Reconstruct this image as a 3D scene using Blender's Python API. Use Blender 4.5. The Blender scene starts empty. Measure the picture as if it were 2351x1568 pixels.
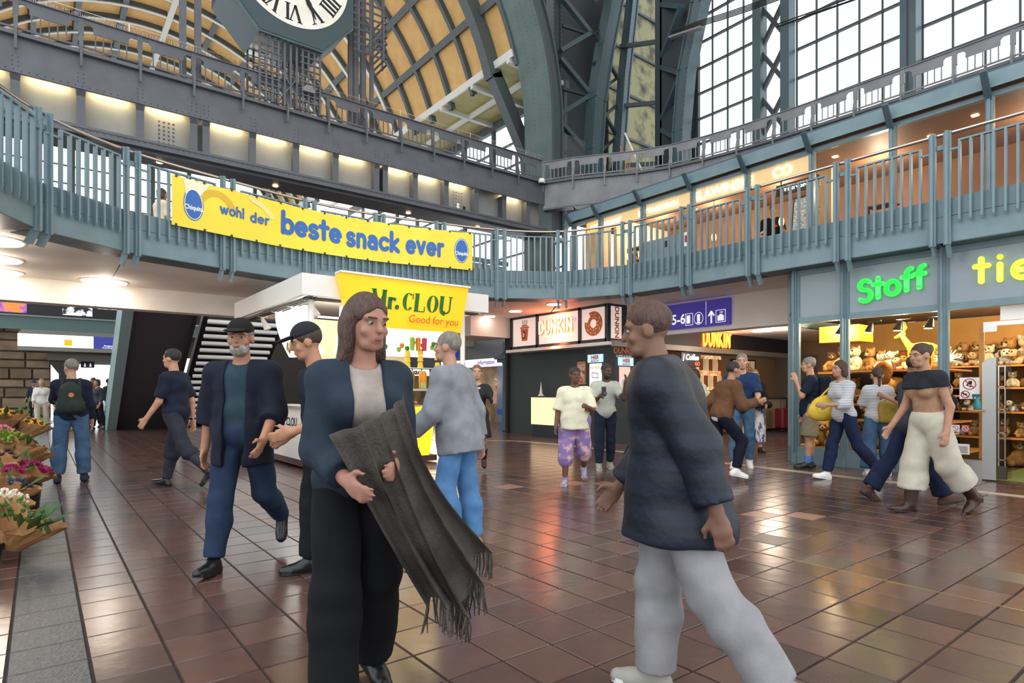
import bpy, math, random
import numpy as np
from mathutils import Vector, Matrix

S = bpy.context.scene
COL = S.collection
R = math.radians
random.seed(7)
rng = np.random.default_rng(7)

# ------------------------------------------------------------------ camera, sky, exposure
cam = bpy.data.objects.new('camera', bpy.data.cameras.new('camera'))
COL.objects.link(cam)
cam.location = (0, 0, 1.25)
cam.rotation_euler = (R(90), 0, R(-37.962))
cam.data.sensor_width = 36
cam.data.lens = 1390 / 2351 * 36
cam.data.shift_y = 116 / 2351
cam.data.clip_end = 300
S.camera = cam
S.view_settings.view_transform = 'Standard'
S.view_settings.look = 'None'
S.view_settings.gamma = 1
S.view_settings.use_curve_mapping = False
S.view_settings.exposure = 0.35
W = bpy.data.worlds.new('overcast_sky')
S.world = W
W.use_nodes = True
W.node_tree.nodes['Background'].inputs[0].default_value = (0.90, 0.96, 1.0, 1)
W.node_tree.nodes['Background'].inputs[1].default_value = 1.7
S.cycles.use_denoising = True
S.cycles.max_bounces = 6
S.cycles.transparent_max_bounces = 16
S.cycles.sample_clamp_indirect = 6


def lamp(name, kind, loc, energy, col=(1, 1, 1), size=.3, rot=(0, 0, 0), spot=None):
    l = bpy.data.lights.new(name, kind)
    l.energy = energy
    l.color = col
    if kind == 'AREA':
        l.shape = 'DISK'
        l.size = size
    else:
        l.shadow_soft_size = size
    if spot:
        l.spot_size = R(spot)
        l.spot_blend = .6
    o = bpy.data.objects.new(name, l)
    o.location = loc
    o.rotation_euler = rot
    COL.objects.link(o)
    return o


# ------------------------------------------------------------------ materials
def lin(c):
    if isinstance(c, str):
        c = [int(c[i:i + 2], 16) for i in (0, 2, 4)]
    r = []
    for x in c[:3]:
        x = x / 255
        r.append(x / 12.92 if x <= .04045 else ((x + .055) / 1.055) ** 2.4)
    return (*r, 1)


MATS = {}


def mat(name, col, rough=.6, metal=0., spec=.5, col2=None, nscale=8., bump=0., bscale=40., emit=0., alpha=1., wave=None,
        stretch=None, contrast=(.35, .65), coat=0., sub=0.):
    """procedural material: base colour, optional second colour mixed by noise (or wave bands), optional bump, optional glow"""
    if name in MATS:
        return MATS[name]
    m = bpy.data.materials.new(name)
    m.use_nodes = True
    N, L = m.node_tree.nodes, m.node_tree.links
    p = N['Principled BSDF']
    p.inputs['Base Color'].default_value = lin(col)
    p.inputs['Roughness'].default_value = rough
    p.inputs['Metallic'].default_value = metal
    p.inputs['Specular IOR Level'].default_value = spec
    p.inputs['Coat Weight'].default_value = coat
    p.inputs['Alpha'].default_value = alpha
    tc = None
    if col2 or bump:
        tc = N.new('ShaderNodeTexCoord')
        mp = N.new('ShaderNodeMapping')
        L.new(tc.outputs['Object'], mp.inputs[0])
        if stretch:
            mp.inputs['Scale'].default_value = stretch
    if col2:
        if wave:
            t = N.new('ShaderNodeTexWave')
            t.bands_direction = wave
            t.inputs['Scale'].default_value = nscale
            t.inputs['Distortion'].default_value = 1.0
        else:
            t = N.new('ShaderNodeTexNoise')
            t.inputs['Scale'].default_value = nscale
            t.inputs['Detail'].default_value = 5
        L.new(mp.outputs[0], t.inputs['Vector'])
        cr = N.new('ShaderNodeValToRGB')
        cr.color_ramp.elements[0].position, cr.color_ramp.elements[1].position = contrast
        cr.color_ramp.elements[0].color = lin(col)
        cr.color_ramp.elements[1].color = lin(col2)
        L.new(t.outputs[0] if wave else t.outputs['Fac'], cr.inputs[0])
        L.new(cr.outputs[0], p.inputs['Base Color'])
        if emit:
            L.new(cr.outputs[0], p.inputs['Emission Color'])
    if bump:
        t2 = N.new('ShaderNodeTexNoise')
        t2.inputs['Scale'].default_value = bscale
        t2.inputs['Detail'].default_value = 3
        L.new(mp.outputs[0], t2.inputs['Vector'])
        b = N.new('ShaderNodeBump')
        b.inputs['Strength'].default_value = bump
        b.inputs['Distance'].default_value = .02
        L.new(t2.outputs['Fac'], b.inputs['Height'])
        L.new(b.outputs[0], p.inputs['Normal'])
    if emit:
        if not col2:
            p.inputs['Emission Color'].default_value = lin(col)
        p.inputs['Emission Strength'].default_value = emit
    MATS[name] = m
    return m


def glass(name, tint='e8f2f0', gloss=.12, rough=.02):
    if name in MATS:
        return MATS[name]
    m = bpy.data.materials.new(name)
    m.use_nodes = True
    N, L = m.node_tree.nodes, m.node_tree.links
    N.remove(N['Principled BSDF'])
    t = N.new('ShaderNodeBsdfTransparent')
    t.inputs[0].default_value = lin(tint)
    g = N.new('ShaderNodeBsdfGlossy')
    g.inputs['Roughness'].default_value = rough
    mx = N.new('ShaderNodeMixShader')
    lw = N.new('ShaderNodeLayerWeight')
    lw.inputs[0].default_value = gloss
    L.new(lw.outputs['Fresnel'], mx.inputs[0])
    L.new(t.outputs[0], mx.inputs[1])
    L.new(g.outputs[0], mx.inputs[2])
    L.new(mx.outputs[0], N['Material Output'].inputs[0])
    MATS[name] = m
    return m


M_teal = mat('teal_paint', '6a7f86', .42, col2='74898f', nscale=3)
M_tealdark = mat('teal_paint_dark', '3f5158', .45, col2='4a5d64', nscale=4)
M_steel = mat('grey_riveted_steel', '4d4f55', .42, col2='56585e', nscale=2.5, bump=.15, bscale=18)
M_steelw = mat('pale_grey_steel', '828285', .5, col2='727276', nscale=2)
M_black = mat('black_paint', '17191c', .4)
M_dark = mat('charcoal_panel', '302c30', .5)
M_white = mat('white_plaster', 'efe7df', .7, col2='e7ddd3', nscale=1.5)
M_whitep = mat('white_panel', 'ece8e2', .45)
M_tan = mat('tan_roof_board', 'dcb274', .7, col2='cfa567', nscale=2)
M_olive = mat('olive_roof_board', 'c4b880', .7, col2='b5a970', nscale=2)
M_ribd = mat('dark_rib_paint', '4c5558', .5)
M_ribw = mat('white_rib_paint', 'd8d8d2', .5)
M_arch = mat('green_arch_paint', '5c6f6c', .5, col2='50625f', nscale=1.2)
M_archd = mat('dark_green_arch_paint', '3e484b', .5)
M_column = mat('dark_green_column_paint', '4c5650', .42, col2='444e49', nscale=3)
M_chrome = mat('polished_steel', 'c9bfb8', .18, 1.)
M_alu = mat('brushed_aluminium', 'b8b6b2', .35, .9)
M_glass = glass('clear_glass')
M_skyglass = glass('skylight_glass', 'fbfdfd', .05, .1)
M_lampw = mat('lamp_glow_warm', 'fff0dc', emit=9.)
M_red = mat('warning_red', 'b8232a', .5)
M_ply = mat('pale_wood', 'c48a4c', .55, col2='b87c3e', nscale=3, stretch=(1, 1, 8))
M_ink = mat('black_ink', '15151a', .7)


# ------------------------------------------------------------------ mesh builder
ORG = {}


class MB:
    def __init__(s):
        s.V, s.F, s.I = [], [], []
        s.mi = 0

    def add(s, vs, fs):
        n = len(s.V)
        s.V += [tuple(v) for v in vs]
        s.F += [tuple(i + n for i in f) for f in fs]
        s.I += [s.mi] * len(fs)
        return s

    def box(s, x0, x1, y0, y1, z0, z1):
        return s.add([(x0, y0, z0), (x1, y0, z0), (x1, y1, z0), (x0, y1, z0), (x0, y0, z1), (x1, y0, z1), (x1, y1, z1), (x0, y1, z1)],
                     [(0, 3, 2, 1), (4, 5, 6, 7), (0, 1, 5, 4), (1, 2, 6, 5), (2, 3, 7, 6), (3, 0, 4, 7)])

    def cbox(s, c, size, rz=0):
        hx, hy, hz = size[0] / 2, size[1] / 2, size[2] / 2
        cs, sn = math.cos(rz), math.sin(rz)
        vs = []
        for z in (-hz, hz):
            for x, y in ((-hx, -hy), (hx, -hy), (hx, hy), (-hx, hy)):
                vs.append((c[0] + x * cs - y * sn, c[1] + x * sn + y * cs, c[2] + z))
        return s.add(vs, [(0, 3, 2, 1), (4, 5, 6, 7), (0, 1, 5, 4), (1, 2, 6, 5), (2, 3, 7, 6), (3, 0, 4, 7)])

    def bar(s, p, q, w, h, up=(0, 0, 1)):
        """straight bar from p to q, w across, h along up"""
        p, q = Vector(p), Vector(q)
        d = (q - p).normalized()
        u = Vector(up)
        sd = d.cross(u)
        if sd.length < 1e-4:
            sd = d.cross(Vector((1, 0, 0)))
        sd.normalize()
        u = sd.cross(d)
        vs = []
        for e in (p, q):
            for a, b in ((-1, -1), (1, -1), (1, 1), (-1, 1)):
                vs.append(e + sd * (a * w / 2) + u * (b * h / 2))
        return s.add(vs, [(0, 1, 2, 3), (7, 6, 5, 4), (0, 4, 5, 1), (1, 5, 6, 2), (2, 6, 7, 3), (3, 7, 4, 0)])

    def tube(s, pts, r, n=8, cap=True):
        pts = [Vector(p) for p in pts]
        rr = r if isinstance(r, (list, tuple)) else [r] * len(pts)
        vs, fs = [], []
        ref = None
        for i, p in enumerate(pts):
            d = (pts[min(i + 1, len(pts) - 1)] - pts[max(i - 1, 0)]).normalized()
            if ref is None:
                ref = Vector((0, 0, 1)) if abs(d.z) < .9 else Vector((1, 0, 0))
            a = d.cross(ref).normalized()
            b = a.cross(d).normalized()
            ref = b
            for k in range(n):
                t = 2 * math.pi * k / n
                vs.append(p + (a * math.cos(t) + b * math.sin(t)) * rr[i])
        for i in range(len(pts) - 1):
            for k in range(n):
                k2 = (k + 1) % n
                fs.append((i * n + k, i * n + k2, (i + 1) * n + k2, (i + 1) * n + k))
        if cap:
            fs.append(tuple(reversed(range(n))))
            fs.append(tuple((len(pts) - 1) * n + k for k in range(n)))
        return s.add(vs, fs)

    def lathe(s, prof, c=(0, 0, 0), n=16):
        vs, fs = [], []
        for r, z in prof:
            for k in range(n):
                t = 2 * math.pi * k / n
                vs.append((c[0] + r * math.cos(t), c[1] + r * math.sin(t), c[2] + z))
        for i in range(len(prof) - 1):
            for k in range(n):
                k2 = (k + 1) % n
                fs.append((i * n + k, i * n + k2, (i + 1) * n + k2, (i + 1) * n + k))
        fs.append(tuple(reversed(range(n))))
        fs.append(tuple((len(prof) - 1) * n + k for k in range(n)))
        return s.add(vs, fs)

    def prism(s, poly, ext):
        n = len(poly)
        e = Vector(ext)
        vs = [Vector(p) for p in poly] + [Vector(p) + e for p in poly]
        fs = [tuple(reversed(range(n))), tuple(range(n, 2 * n))]
        for i in range(n):
            j = (i + 1) % n
            fs.append((i, j, j + n, i + n))
        return s.add(vs, fs)

    def quad(s, a, b, c, d):
        return s.add([a, b, c, d], [(0, 1, 2, 3)])

    def ball(s, c, r, n=8, m=5, sq=(1, 1, 1)):
        vs, fs = [], []
        for i in range(m + 1):
            ph = math.pi * i / m
            for k in range(n):
                t = 2 * math.pi * k / n
                vs.append((c[0] + r * sq[0] * math.sin(ph) * math.cos(t), c[1] + r * sq[1] * math.sin(ph) * math.sin(t), c[2] - r * sq[2] * math.cos(ph)))
        for i in range(m):
            for k in range(n):
                k2 = (k + 1) % n
                fs.append((i * n + k, i * n + k2, (i + 1) * n + k2, (i + 1) * n + k))
        return s.add(vs, fs)

    def mesh(s, name, mats, off=(0, 0, 0), smooth=False):
        me = bpy.data.meshes.new(name)
        V = s.V if not any(off) else [(v[0] - off[0], v[1] - off[1], v[2] - off[2]) for v in s.V]
        me.from_pydata(V, [], s.F)
        for m in (mats if isinstance(mats, (list, tuple)) else [mats]):
            me.materials.append(m)
        if any(s.I):
            me.polygons.foreach_set('material_index', s.I)
        if smooth:
            me.polygons.foreach_set('use_smooth', [True] * len(me.polygons))
        me.update()
        return me

    def build(s, name, mats, parent=None, smooth=False, **kw):
        off = ORG.get(parent, (0, 0, 0)) if parent else (0, 0, 0)
        return link(name, s.mesh(name, mats, off, smooth), parent, **kw)


def link(name, me, parent=None, loc=None, rot=None, scale=None, **kw):
    o = bpy.data.objects.new(name, me)
    COL.objects.link(o)
    if parent:
        o.parent = parent
        ORG[o] = ORG.get(parent, (0, 0, 0))
    if loc is not None:
        o.location = loc
    if rot is not None:
        o.rotation_euler = rot
    if scale is not None:
        o.scale = scale
    for k, v in kw.items():
        o[k] = v
    return o


def thing(name, label, cat, loc=(0, 0, 0), rz=0, group=None):
    o = bpy.data.objects.new(name, None)
    o.empty_display_size = .1
    COL.objects.link(o)
    o.location = loc
    o.rotation_euler = (0, 0, rz)
    ORG[o] = tuple(loc)
    if rz:
        ORG[o] = (0, 0, 0)
    o['label'] = label
    o['category'] = cat
    if group:
        o['group'] = group
    return o


def struct(name, label=None, loc=(0, 0, 0)):
    o = bpy.data.objects.new(name, None)
    COL.objects.link(o)
    o.location = loc
    ORG[o] = tuple(loc)
    o['kind'] = 'structure'
    if label:
        o['label'] = label
    return o


def tag(o, label, cat, group=None):
    o['label'] = label
    o['category'] = cat
    if group:
        o['group'] = group
    return o


def copy_tree(o, parent=None, **kw):
    c = o.copy()
    COL.objects.link(c)
    if parent:
        c.parent = parent
    for k, v in kw.items():
        c[k] = v
    for ch in list(o.children):
        copy_tree(ch, c)
    return c


# ------------------------------------------------------------------ lettering
def arc(cx, cy, rx, ry, a0, a1, n=12):
    return [(cx + rx * math.cos(R(a0 + (a1 - a0) * i / n)), cy + ry * math.sin(R(a0 + (a1 - a0) * i / n))) for i in range(n + 1)]


x_ = .66
GL = {
    'S': (.62, [arc(.32, .74, .25, .22, 40, 270) + arc(.32, .26, .27, .26, 90, -140)]),
    't': (.46, [[(.22, .95), (.22, .05)], [(.02, .66), (.44, .66)]]),
    'o': (.66, [arc(.33, .33, .27, .3, 0, 360, 20)]),
    'f': (.46, [[(.2, .02), (.2, .75)] + arc(.42, .75, .22, .22, 180, 95, 6), [(.02, .62), (.42, .62)]]),
    'i': (.26, [[(.13, .64), (.13, .04)], [(.13, .92), (.13, .93)]]),
    'e': (.66, [[(.08, .34), (.58, .34)] + arc(.33, .33, .26, .3, 2, 310, 18)]),
    'D': (.72, [[(.1, 0), (.1, 1), (.3, 1)] + arc(.3, .5, .34, .5, 90, -90) + [(.1, 0)]]),
    'U': (.72, [[(.1, 1), (.1, .35)] + arc(.36, .35, .26, .35, 180, 360) + [(.62, 1)]]),
    'N': (.76, [[(.1, 0), (.1, 1), (.64, 0), (.64, 1)]]),
    'K': (.7, [[(.1, 0), (.1, 1)], [(.6, 1), (.14, .5), (.62, 0)]]),
    'I': (.28, [[(.12, 0), (.12, 1)]]),
    "'": (.2, [[(.1, 1), (.06, .78)]]),
    'w': (.92, [[(.08, .66), (.27, .04), (.46, .6), (.65, .04), (.84, .66)]]),
    'h': (.62, [[(.1, 0), (.1, 1)], [(.1, .3)] + arc(.31, .4, .21, .24, 180, 0) + [(.52, 0)]]),
    'l': (.24, [[(.1, 0), (.1, 1)]]),
    'd': (.68, [arc(.32, .32, .24, .3, 0, 360, 20), [(.56, 0), (.56, 1)]]),
    'r': (.42, [[(.1, 0), (.1, .64)], [(.1, .34)] + arc(.32, .36, .21, .27, 170, 75, 6)]),
    'b': (.68, [arc(.36, .32, .25, .3, 0, 360, 20), [(.1, 0), (.1, 1)]]),
    's': (.52, [arc(.26, .48, .18, .16, 30, 265, 10) + arc(.25, .17, .2, .16, 85, -150, 10)]),
    'n': (.62, [[(.1, 0), (.1, .64)], [(.1, .3)] + arc(.31, .4, .21, .24, 180, 0) + [(.52, 0)]]),
    'a': (.64, [arc(.3, .22, .22, .2, 0, 360, 16), arc(.3, .42, .23, .22, 140, 0, 8) + [(.53, 0)]]),
    'c': (.6, [arc(.34, .33, .27, .3, 45, 315, 16)]),
    'k': (.6, [[(.1, 0), (.1, 1)], [(.5, .64), (.14, .3), (.54, 0)]]),
    'v': (.6, [[(.06, .66), (.29, .04), (.52, .66)]]),
    ' ': (.34, []),
}


def ribbon(mb, pts, w, P, th=.0, rnd=True):
    """flat band along pts; P(x, y, d) places it"""
    pts = [p for i, p in enumerate(pts) if i == 0 or (abs(p[0] - pts[i - 1][0]) + abs(p[1] - pts[i - 1][1])) > 1e-6]

    def poly(c):
        n = len(c)
        fr = [P(x, y, th) for x, y in c]
        if th <= 0:
            mb.add(fr, [tuple(range(n))])
            return
        bk = [P(x, y, 0) for x, y in c]
        mb.add(fr + bk, [tuple(range(n))] + [(i, i + n, (i + 1) % n + n, (i + 1) % n) for i in range(n)])
    for (x0, y0), (x1, y1) in zip(pts, pts[1:]):
        l = math.hypot(x1 - x0, y1 - y0)
        nx, ny = -(y1 - y0) / l * w / 2, (x1 - x0) / l * w / 2
        poly([(x0 - nx, y0 - ny), (x1 - nx, y1 - ny), (x1 + nx, y1 + ny), (x0 + nx, y0 + ny)])
    if rnd:
        for x, y in pts:
            poly([(x + w / 2 * math.cos(R(36 * k)), y + w / 2 * math.sin(R(36 * k))) for k in range(10)])


def word_w(t, gap=.12):
    return sum(GL[c][0] + gap for c in t) - gap


def word(mb, t, P, size, x0=0, y0=0, w=.17, gap=.12, th=0, rnd=True):
    x = x0
    for c in t:
        g = GL[c]
        for st in g[1]:
            ribbon(mb, [(x + p[0] * size, y0 + p[1] * size) for p in st], w * size, P, th, rnd)
        x += (g[0] + gap) * size
    return x


_dg = None


def text_mesh(body, size, offset=0., ext=0., align='CENTER', shear=0., sx=1.):
    cu = bpy.data.curves.new('lettering', 'FONT')
    cu.body = body
    cu.size = size
    cu.offset = offset
    cu.extrude = ext
    cu.align_x = align
    cu.align_y = 'CENTER'
    cu.shear = shear
    cu.resolution_u = 3
    o = bpy.data.objects.new('lettering', cu)
    COL.objects.link(o)
    dg = bpy.context.evaluated_depsgraph_get()
    me = bpy.data.meshes.new_from_object(o.evaluated_get(dg))
    bpy.data.objects.remove(o)
    bpy.data.curves.remove(cu)
    if sx != 1:
        me.transform(Matrix.Diagonal((sx, 1, 1, 1)))
    return me


def text(name, body, size, m, loc, rz=0, parent=None, offset=0., ext=0.0, rx=90, tilt=0., sx=1., ry=0, shear=0., align='CENTER', **kw):
    """lettering standing upright; rz turns it about z (0 reads from -y side)"""
    me = text_mesh(body, size, offset, ext, align, shear, sx)
    me.materials.clear()
    me.materials.append(m)
    og = ORG.get(parent, (0, 0, 0)) if parent else (0, 0, 0)
    mtx = Matrix.Translation(Vector(loc) - Vector(og)) @ Matrix.Rotation(rz, 4, 'Z') @ Matrix.Rotation(R(rx), 4, 'X') @ Matrix.Rotation(ry, 4, 'Z')
    me.transform(mtx)
    return link(name, me, parent, **kw)


RZ_A = R(-90)   # text on a plane x = const, read from the -x side


# ------------------------------------------------------------------ blended solids (distance fields meshed by surface nets)
def rotm(rx=0, ry=0, rz=0):
    return np.array(Matrix.Rotation(R(rz), 3, 'Z') @ Matrix.Rotation(R(ry), 3, 'Y') @ Matrix.Rotation(R(rx), 3, 'X'))


def cap(a, b, ra, rb=None, cut=None):
    return ('c', np.array(a, float), np.array(b, float), ra, ra if rb is None else rb, cut)


def ell(c, r, M=None, cut=None):
    return ('e', np.array(c, float), np.array(r, float), M, None, cut)


def bx(c, h, r=.01, M=None, cut=None):
    return ('b', np.array(c, float), np.array(h, float), M, r, cut)


def sdf_mesh(prims, vox, k=.03, cuts=(), subs=(), noise=0., nf=9., seed=0, relax=1):
    los, his = [], []
    for p in prims:
        if p[0] == 'c':
            r = max(p[3], p[4])
            los.append(np.minimum(p[1], p[2]) - r)
            his.append(np.maximum(p[1], p[2]) + r)
        else:
            r = np.linalg.norm(p[2]) if p[3] is not None else p[2]
            r = r + (p[4] or 0)
            los.append(p[1] - r)
            his.append(p[1] + r)
    lo = np.min(los, 0) - 3 * vox
    hi = np.max(his, 0) + 3 * vox
    n = np.ceil((hi - lo) / vox).astype(int) + 1
    D = np.full(n, 9., np.float32)
    ax = [lo[i] + vox * np.arange(n[i]) for i in range(3)]

    def ev(p, pl, ph):
        m = k + 2.5 * vox
        i0 = np.maximum(((pl - m - lo) / vox).astype(int), 0)
        i1 = np.minimum(((ph + m - lo) / vox).astype(int) + 2, n)
        sl = tuple(slice(i0[i], i1[i]) for i in range(3))
        X = np.stack(np.meshgrid(ax[0][sl[0]], ax[1][sl[1]], ax[2][sl[2]], indexing='ij'), -1).astype(np.float32)
        if p[0] == 'c':
            a, b = p[1], p[2]
            ab = b - a
            t = np.clip(((X - a) @ ab) / max(ab @ ab, 1e-9), 0, 1)
            d = np.linalg.norm(X - a - t[..., None] * ab, axis=-1) - (p[3] + t * (p[4] - p[3]))
        else:
            Y = X - p[1]
            if p[3] is not None:
                Y = Y @ p[3]
            if p[0] == 'e':
                q = Y / p[2]
                l = np.linalg.norm(q, axis=-1)
                l2 = np.linalg.norm(Y / p[2] ** 2, axis=-1) + 1e-6
                d = l * (l - 1) / l2
            else:
                q = np.abs(Y) - p[2]
                d = np.linalg.norm(np.maximum(q, 0), axis=-1) + np.minimum(q.max(-1), 0) - p[4]
        if p[5]:
            for pt, nr in p[5]:
                nr = np.array(nr, float)
                nr = nr / np.linalg.norm(nr)
                d = np.maximum(d, (X - np.array(pt)) @ nr)
        return sl, d
    for p, pl, ph in zip(prims, los, his):
        sl, d = ev(p, pl, ph)
        E = D[sl]
        if k > 0:
            hh = np.maximum(k - np.abs(E - d), 0) / k
            D[sl] = np.minimum(E, d) - hh * hh * k * .25
        else:
            D[sl] = np.minimum(E, d)
    for p in subs:
        r = max(p[3], p[4]) if p[0] == 'c' else np.linalg.norm(p[2])
        c0, c1 = (np.minimum(p[1], p[2]), np.maximum(p[1], p[2])) if p[0] == 'c' else (p[1], p[1])
        sl, d = ev(p, c0 - r, c1 + r)
        D[sl] = np.maximum(D[sl], -d)
    if cuts:
        G = np.meshgrid(*ax, indexing='ij')
        for pt, nr in cuts:
            nr = np.array(nr, float)
            nr = nr / np.linalg.norm(nr)
            D = np.maximum(D, sum((G[i] - pt[i]) * nr[i] for i in range(3)))
    s = (D < 0)
    cnt = np.zeros(np.array(n) - 1, np.int8)
    C8 = [(a, b, c) for a in (0, 1) for b in (0, 1) for c in (0, 1)]
    for a, b, c in C8:
        cnt += s[a:n[0] - 1 + a, b:n[1] - 1 + b, c:n[2] - 1 + c]
    act = (cnt > 0) & (cnt < 8)
    ijk = np.argwhere(act)
    idx = np.full(act.shape, -1, np.int64)
    idx[act] = np.arange(len(ijk))
    val = {c: D[ijk[:, 0] + c[0], ijk[:, 1] + c[1], ijk[:, 2] + c[2]] for c in C8}
    acc = np.zeros((len(ijk), 3))
    num = np.zeros(len(ijk))
    for c in C8:
        for axd in range(3):
            if c[axd] == 0:
                e = list(c)
                e[axd] = 1
                v0, v1 = val[c], val[tuple(e)]
                cr = (v0 < 0) != (v1 < 0)
                t = np.where(cr, v0 / np.where(cr, v0 - v1, 1), 0)
                pt = np.tile(np.array(c, float), (len(ijk), 1))
                pt[:, axd] += t
                acc += pt * cr[:, None]
                num += cr
    P = lo + vox * (ijk + acc / np.maximum(num, 1)[:, None])
    Q = []
    for axd in range(3):
        o1, o2 = (axd + 1) % 3, (axd + 2) % 3
        sh = [slice(None)] * 3
        s0 = list(sh)
        s1 = list(sh)
        s0[axd] = slice(0, n[axd] - 1)
        s1[axd] = slice(1, n[axd])
        A, B = s[tuple(s0)], s[tuple(s1)]
        e = np.argwhere(A != B)
        e = e[(e[:, o1] > 0) & (e[:, o2] > 0) & (e[:, o1] < n[o1] - 1) & (e[:, o2] < n[o2] - 1)]
        fl = A[e[:, 0], e[:, 1], e[:, 2]]
        q = []
        for d1, d2 in ((1, 1), (0, 1), (0, 0), (1, 0)):
            g = e.copy()
            g[:, o1] -= d1
            g[:, o2] -= d2
            q.append(idx[g[:, 0], g[:, 1], g[:, 2]])
        q = np.stack(q, 1)
        q[~fl] = q[~fl][:, ::-1]
        Q.append(q)
    Q = np.concatenate(Q)
    for _ in range(relax):
        acc = np.zeros_like(P)
        w = np.zeros(len(P))
        for i in range(4):
            for j in (1, 3):
                np.add.at(acc, Q[:, i], P[Q[:, (i + j) % 4]])
                np.add.at(w, Q[:, i], 1)
        P = P * .5 + .5 * acc / np.maximum(w, 1)[:, None]
    if noise:
        g = np.random.default_rng(seed)
        nn = np.cross(P[Q[:, 2]] - P[Q[:, 0]], P[Q[:, 3]] - P[Q[:, 1]])
        vn = np.zeros_like(P)
        for i in range(4):
            np.add.at(vn, Q[:, i], nn)
        vn /= np.linalg.norm(vn, axis=1)[:, None] + 1e-9
        f = np.zeros(len(P))
        for _ in range(4):
            w = g.normal(size=3)
            w = w / np.linalg.norm(w) * nf * 2 * g.uniform(.6, 1.8)
            w[2] *= 1.3
            f += np.sin(P @ w + g.uniform(0, 6) + 1.5 * np.sin(P @ w[[1, 2, 0]] * .7))
        P = P + vn * (f * noise * .35)[:, None]
    return P, Q


def sdf_obj(name, prims, vox, m, parent=None, smooth=True, **kw):
    props = {q: kw.pop(q) for q in list(kw) if q in ('label', 'loc', 'rot', 'scale', 'kind')}
    P, Q = sdf_mesh(prims, vox, **kw)
    if parent:
        P = P - np.array(ORG.get(parent, (0, 0, 0)))
    me = np_mesh(name, P, Q, m, smooth)
    return link(name, me, parent, **props)


def np_mesh(name, P, Q, m, smooth=True):
    me = bpy.data.meshes.new(name)
    nq = len(Q)
    me.vertices.add(len(P))
    me.vertices.foreach_set('co', np.asarray(P, np.float32).ravel())
    me.loops.add(nq * 4)
    me.loops.foreach_set('vertex_index', np.asarray(Q, np.int32).ravel())
    me.polygons.add(nq)
    me.polygons.foreach_set('loop_start', np.arange(0, nq * 4, 4, dtype=np.int32))
    me.polygons.foreach_set('loop_total', np.full(nq, 4, np.int32))
    me.polygons.foreach_set('use_smooth', np.full(nq, smooth))
    me.materials.append(m)
    me.update(calc_edges=True)
    me.validate()
    return me
# ================================================================== FLOOR
P0A, P0B, PT = 2.911, 1.338, .303
M_tiles = [mat('clay_tile_%s' % n, c, .2, col2=c2, nscale=4, spec=.6, bump=.05, bscale=9) for n, c, c2 in
           (('red', '604640', '573f39'), ('brown', '57423b', '503c36'), ('rust', '674c43', '5e453d'), ('dark', '4a3732', '43322e'))]
M_tilepale = mat('clay_tile_pale', '977060', .3, col2='8c6657', nscale=4)
M_tilegreen = mat('clay_tile_grey', '5c524a', .32, col2='554b44', nscale=4)
M_granite = mat('grey_granite', '5b5a58', .38, col2='47464a', nscale=30, bump=.25, bscale=60)
M_grout = mat('dark_grout', '2a2422', .8)
floor = struct('floor')
fb = MB()
fb.box(-14, 26, -3, 60, -.2, -.009)
fb.build('subfloor', M_grout, floor)


def tile_mb(mb, a, b, dz=0.):
    g = .0045
    x0, x1, y0, y1, z = a + g, a + PT - g, b + g, b + PT - g, dz
    e = .004
    mb.add([(x0, y0, -.01), (x1, y0, -.01), (x1, y1, -.01), (x0, y1, -.01), (x0 + e, y0 + e, z), (x1 - e, y0 + e, z), (x1 - e, y1 - e, z), (x0 + e, y1 - e, z)],
           [(4, 5, 6, 7), (0, 1, 5, 4), (1, 2, 6, 5), (2, 3, 7, 6), (3, 0, 4, 7)])


fwd = (math.sin(R(37.962)), math.cos(R(37.962)))
rgt = (fwd[1], -fwd[0])
cells = []
for i in range(-46, 42):
    for j in range(-8, 78):
        a, b = P0A + i * PT, P0B + j * PT
        ca, cb = a + PT / 2, b + PT / 2
        Y = ca * fwd[0] + cb * fwd[1]
        X = ca * rgt[0] + cb * rgt[1]
        if Y < 1.2 or Y > 24 or abs(X) > Y * 1.1 + 1.6:
            continue
        vis = abs(X) < Y * .85 and Y > 2.45
        cells.append((Y + abs(X) * .05 + (0 if vis else 100), i, j, a, b))
cells.sort()
near = set((c[1], c[2]) for c in cells[:300])
tm = MB()
tile_mb(tm, 0, 0)
tile_meshes = [tm.mesh('tile', m) for m in M_tiles + [M_granite, M_tilepale, M_tilegreen]]
fields = MB()
trn = random.Random(3)
odd_dark = {(12, 6), (13, 6), (14, 6), (14, 7), (12, 5), (11, 6), (15, 5)}
odd_pale = {(6, 16), (9, 15), (10, 14), (9, 6), (10, 5)}
for q, i, j, a, b in cells:
    mi = trn.choices((0, 1, 2, 3), (5, 3, 3, 1))[0]
    if i == -10:
        mi = 4
    elif (i, j) in odd_dark:
        mi = 3
    elif (i, j) in odd_pale:
        mi = 5
    elif (i, j) in {(5, 2), (6, 4), (7, -1), (8, 0)}:
        mi = 6
    dz = trn.uniform(-.0006, .0006)
    if (i, j) in near:
        link('granite_tile' if mi == 4 else 'tile', tile_meshes[mi], floor, loc=(a, b, dz))
    else:
        fields.mi = mi
        tile_mb(fields, a, b, dz)
fields.build('tile_field', M_tiles + [M_granite, M_tilepale, M_tilegreen], floor, kind='stuff')
# far floor beyond the modelled joints
ff = MB()
ff.box(-14, 26, 19, 60, -.008, -.004)
ff.build('far_floor', M_tiles[1], floor)
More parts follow.
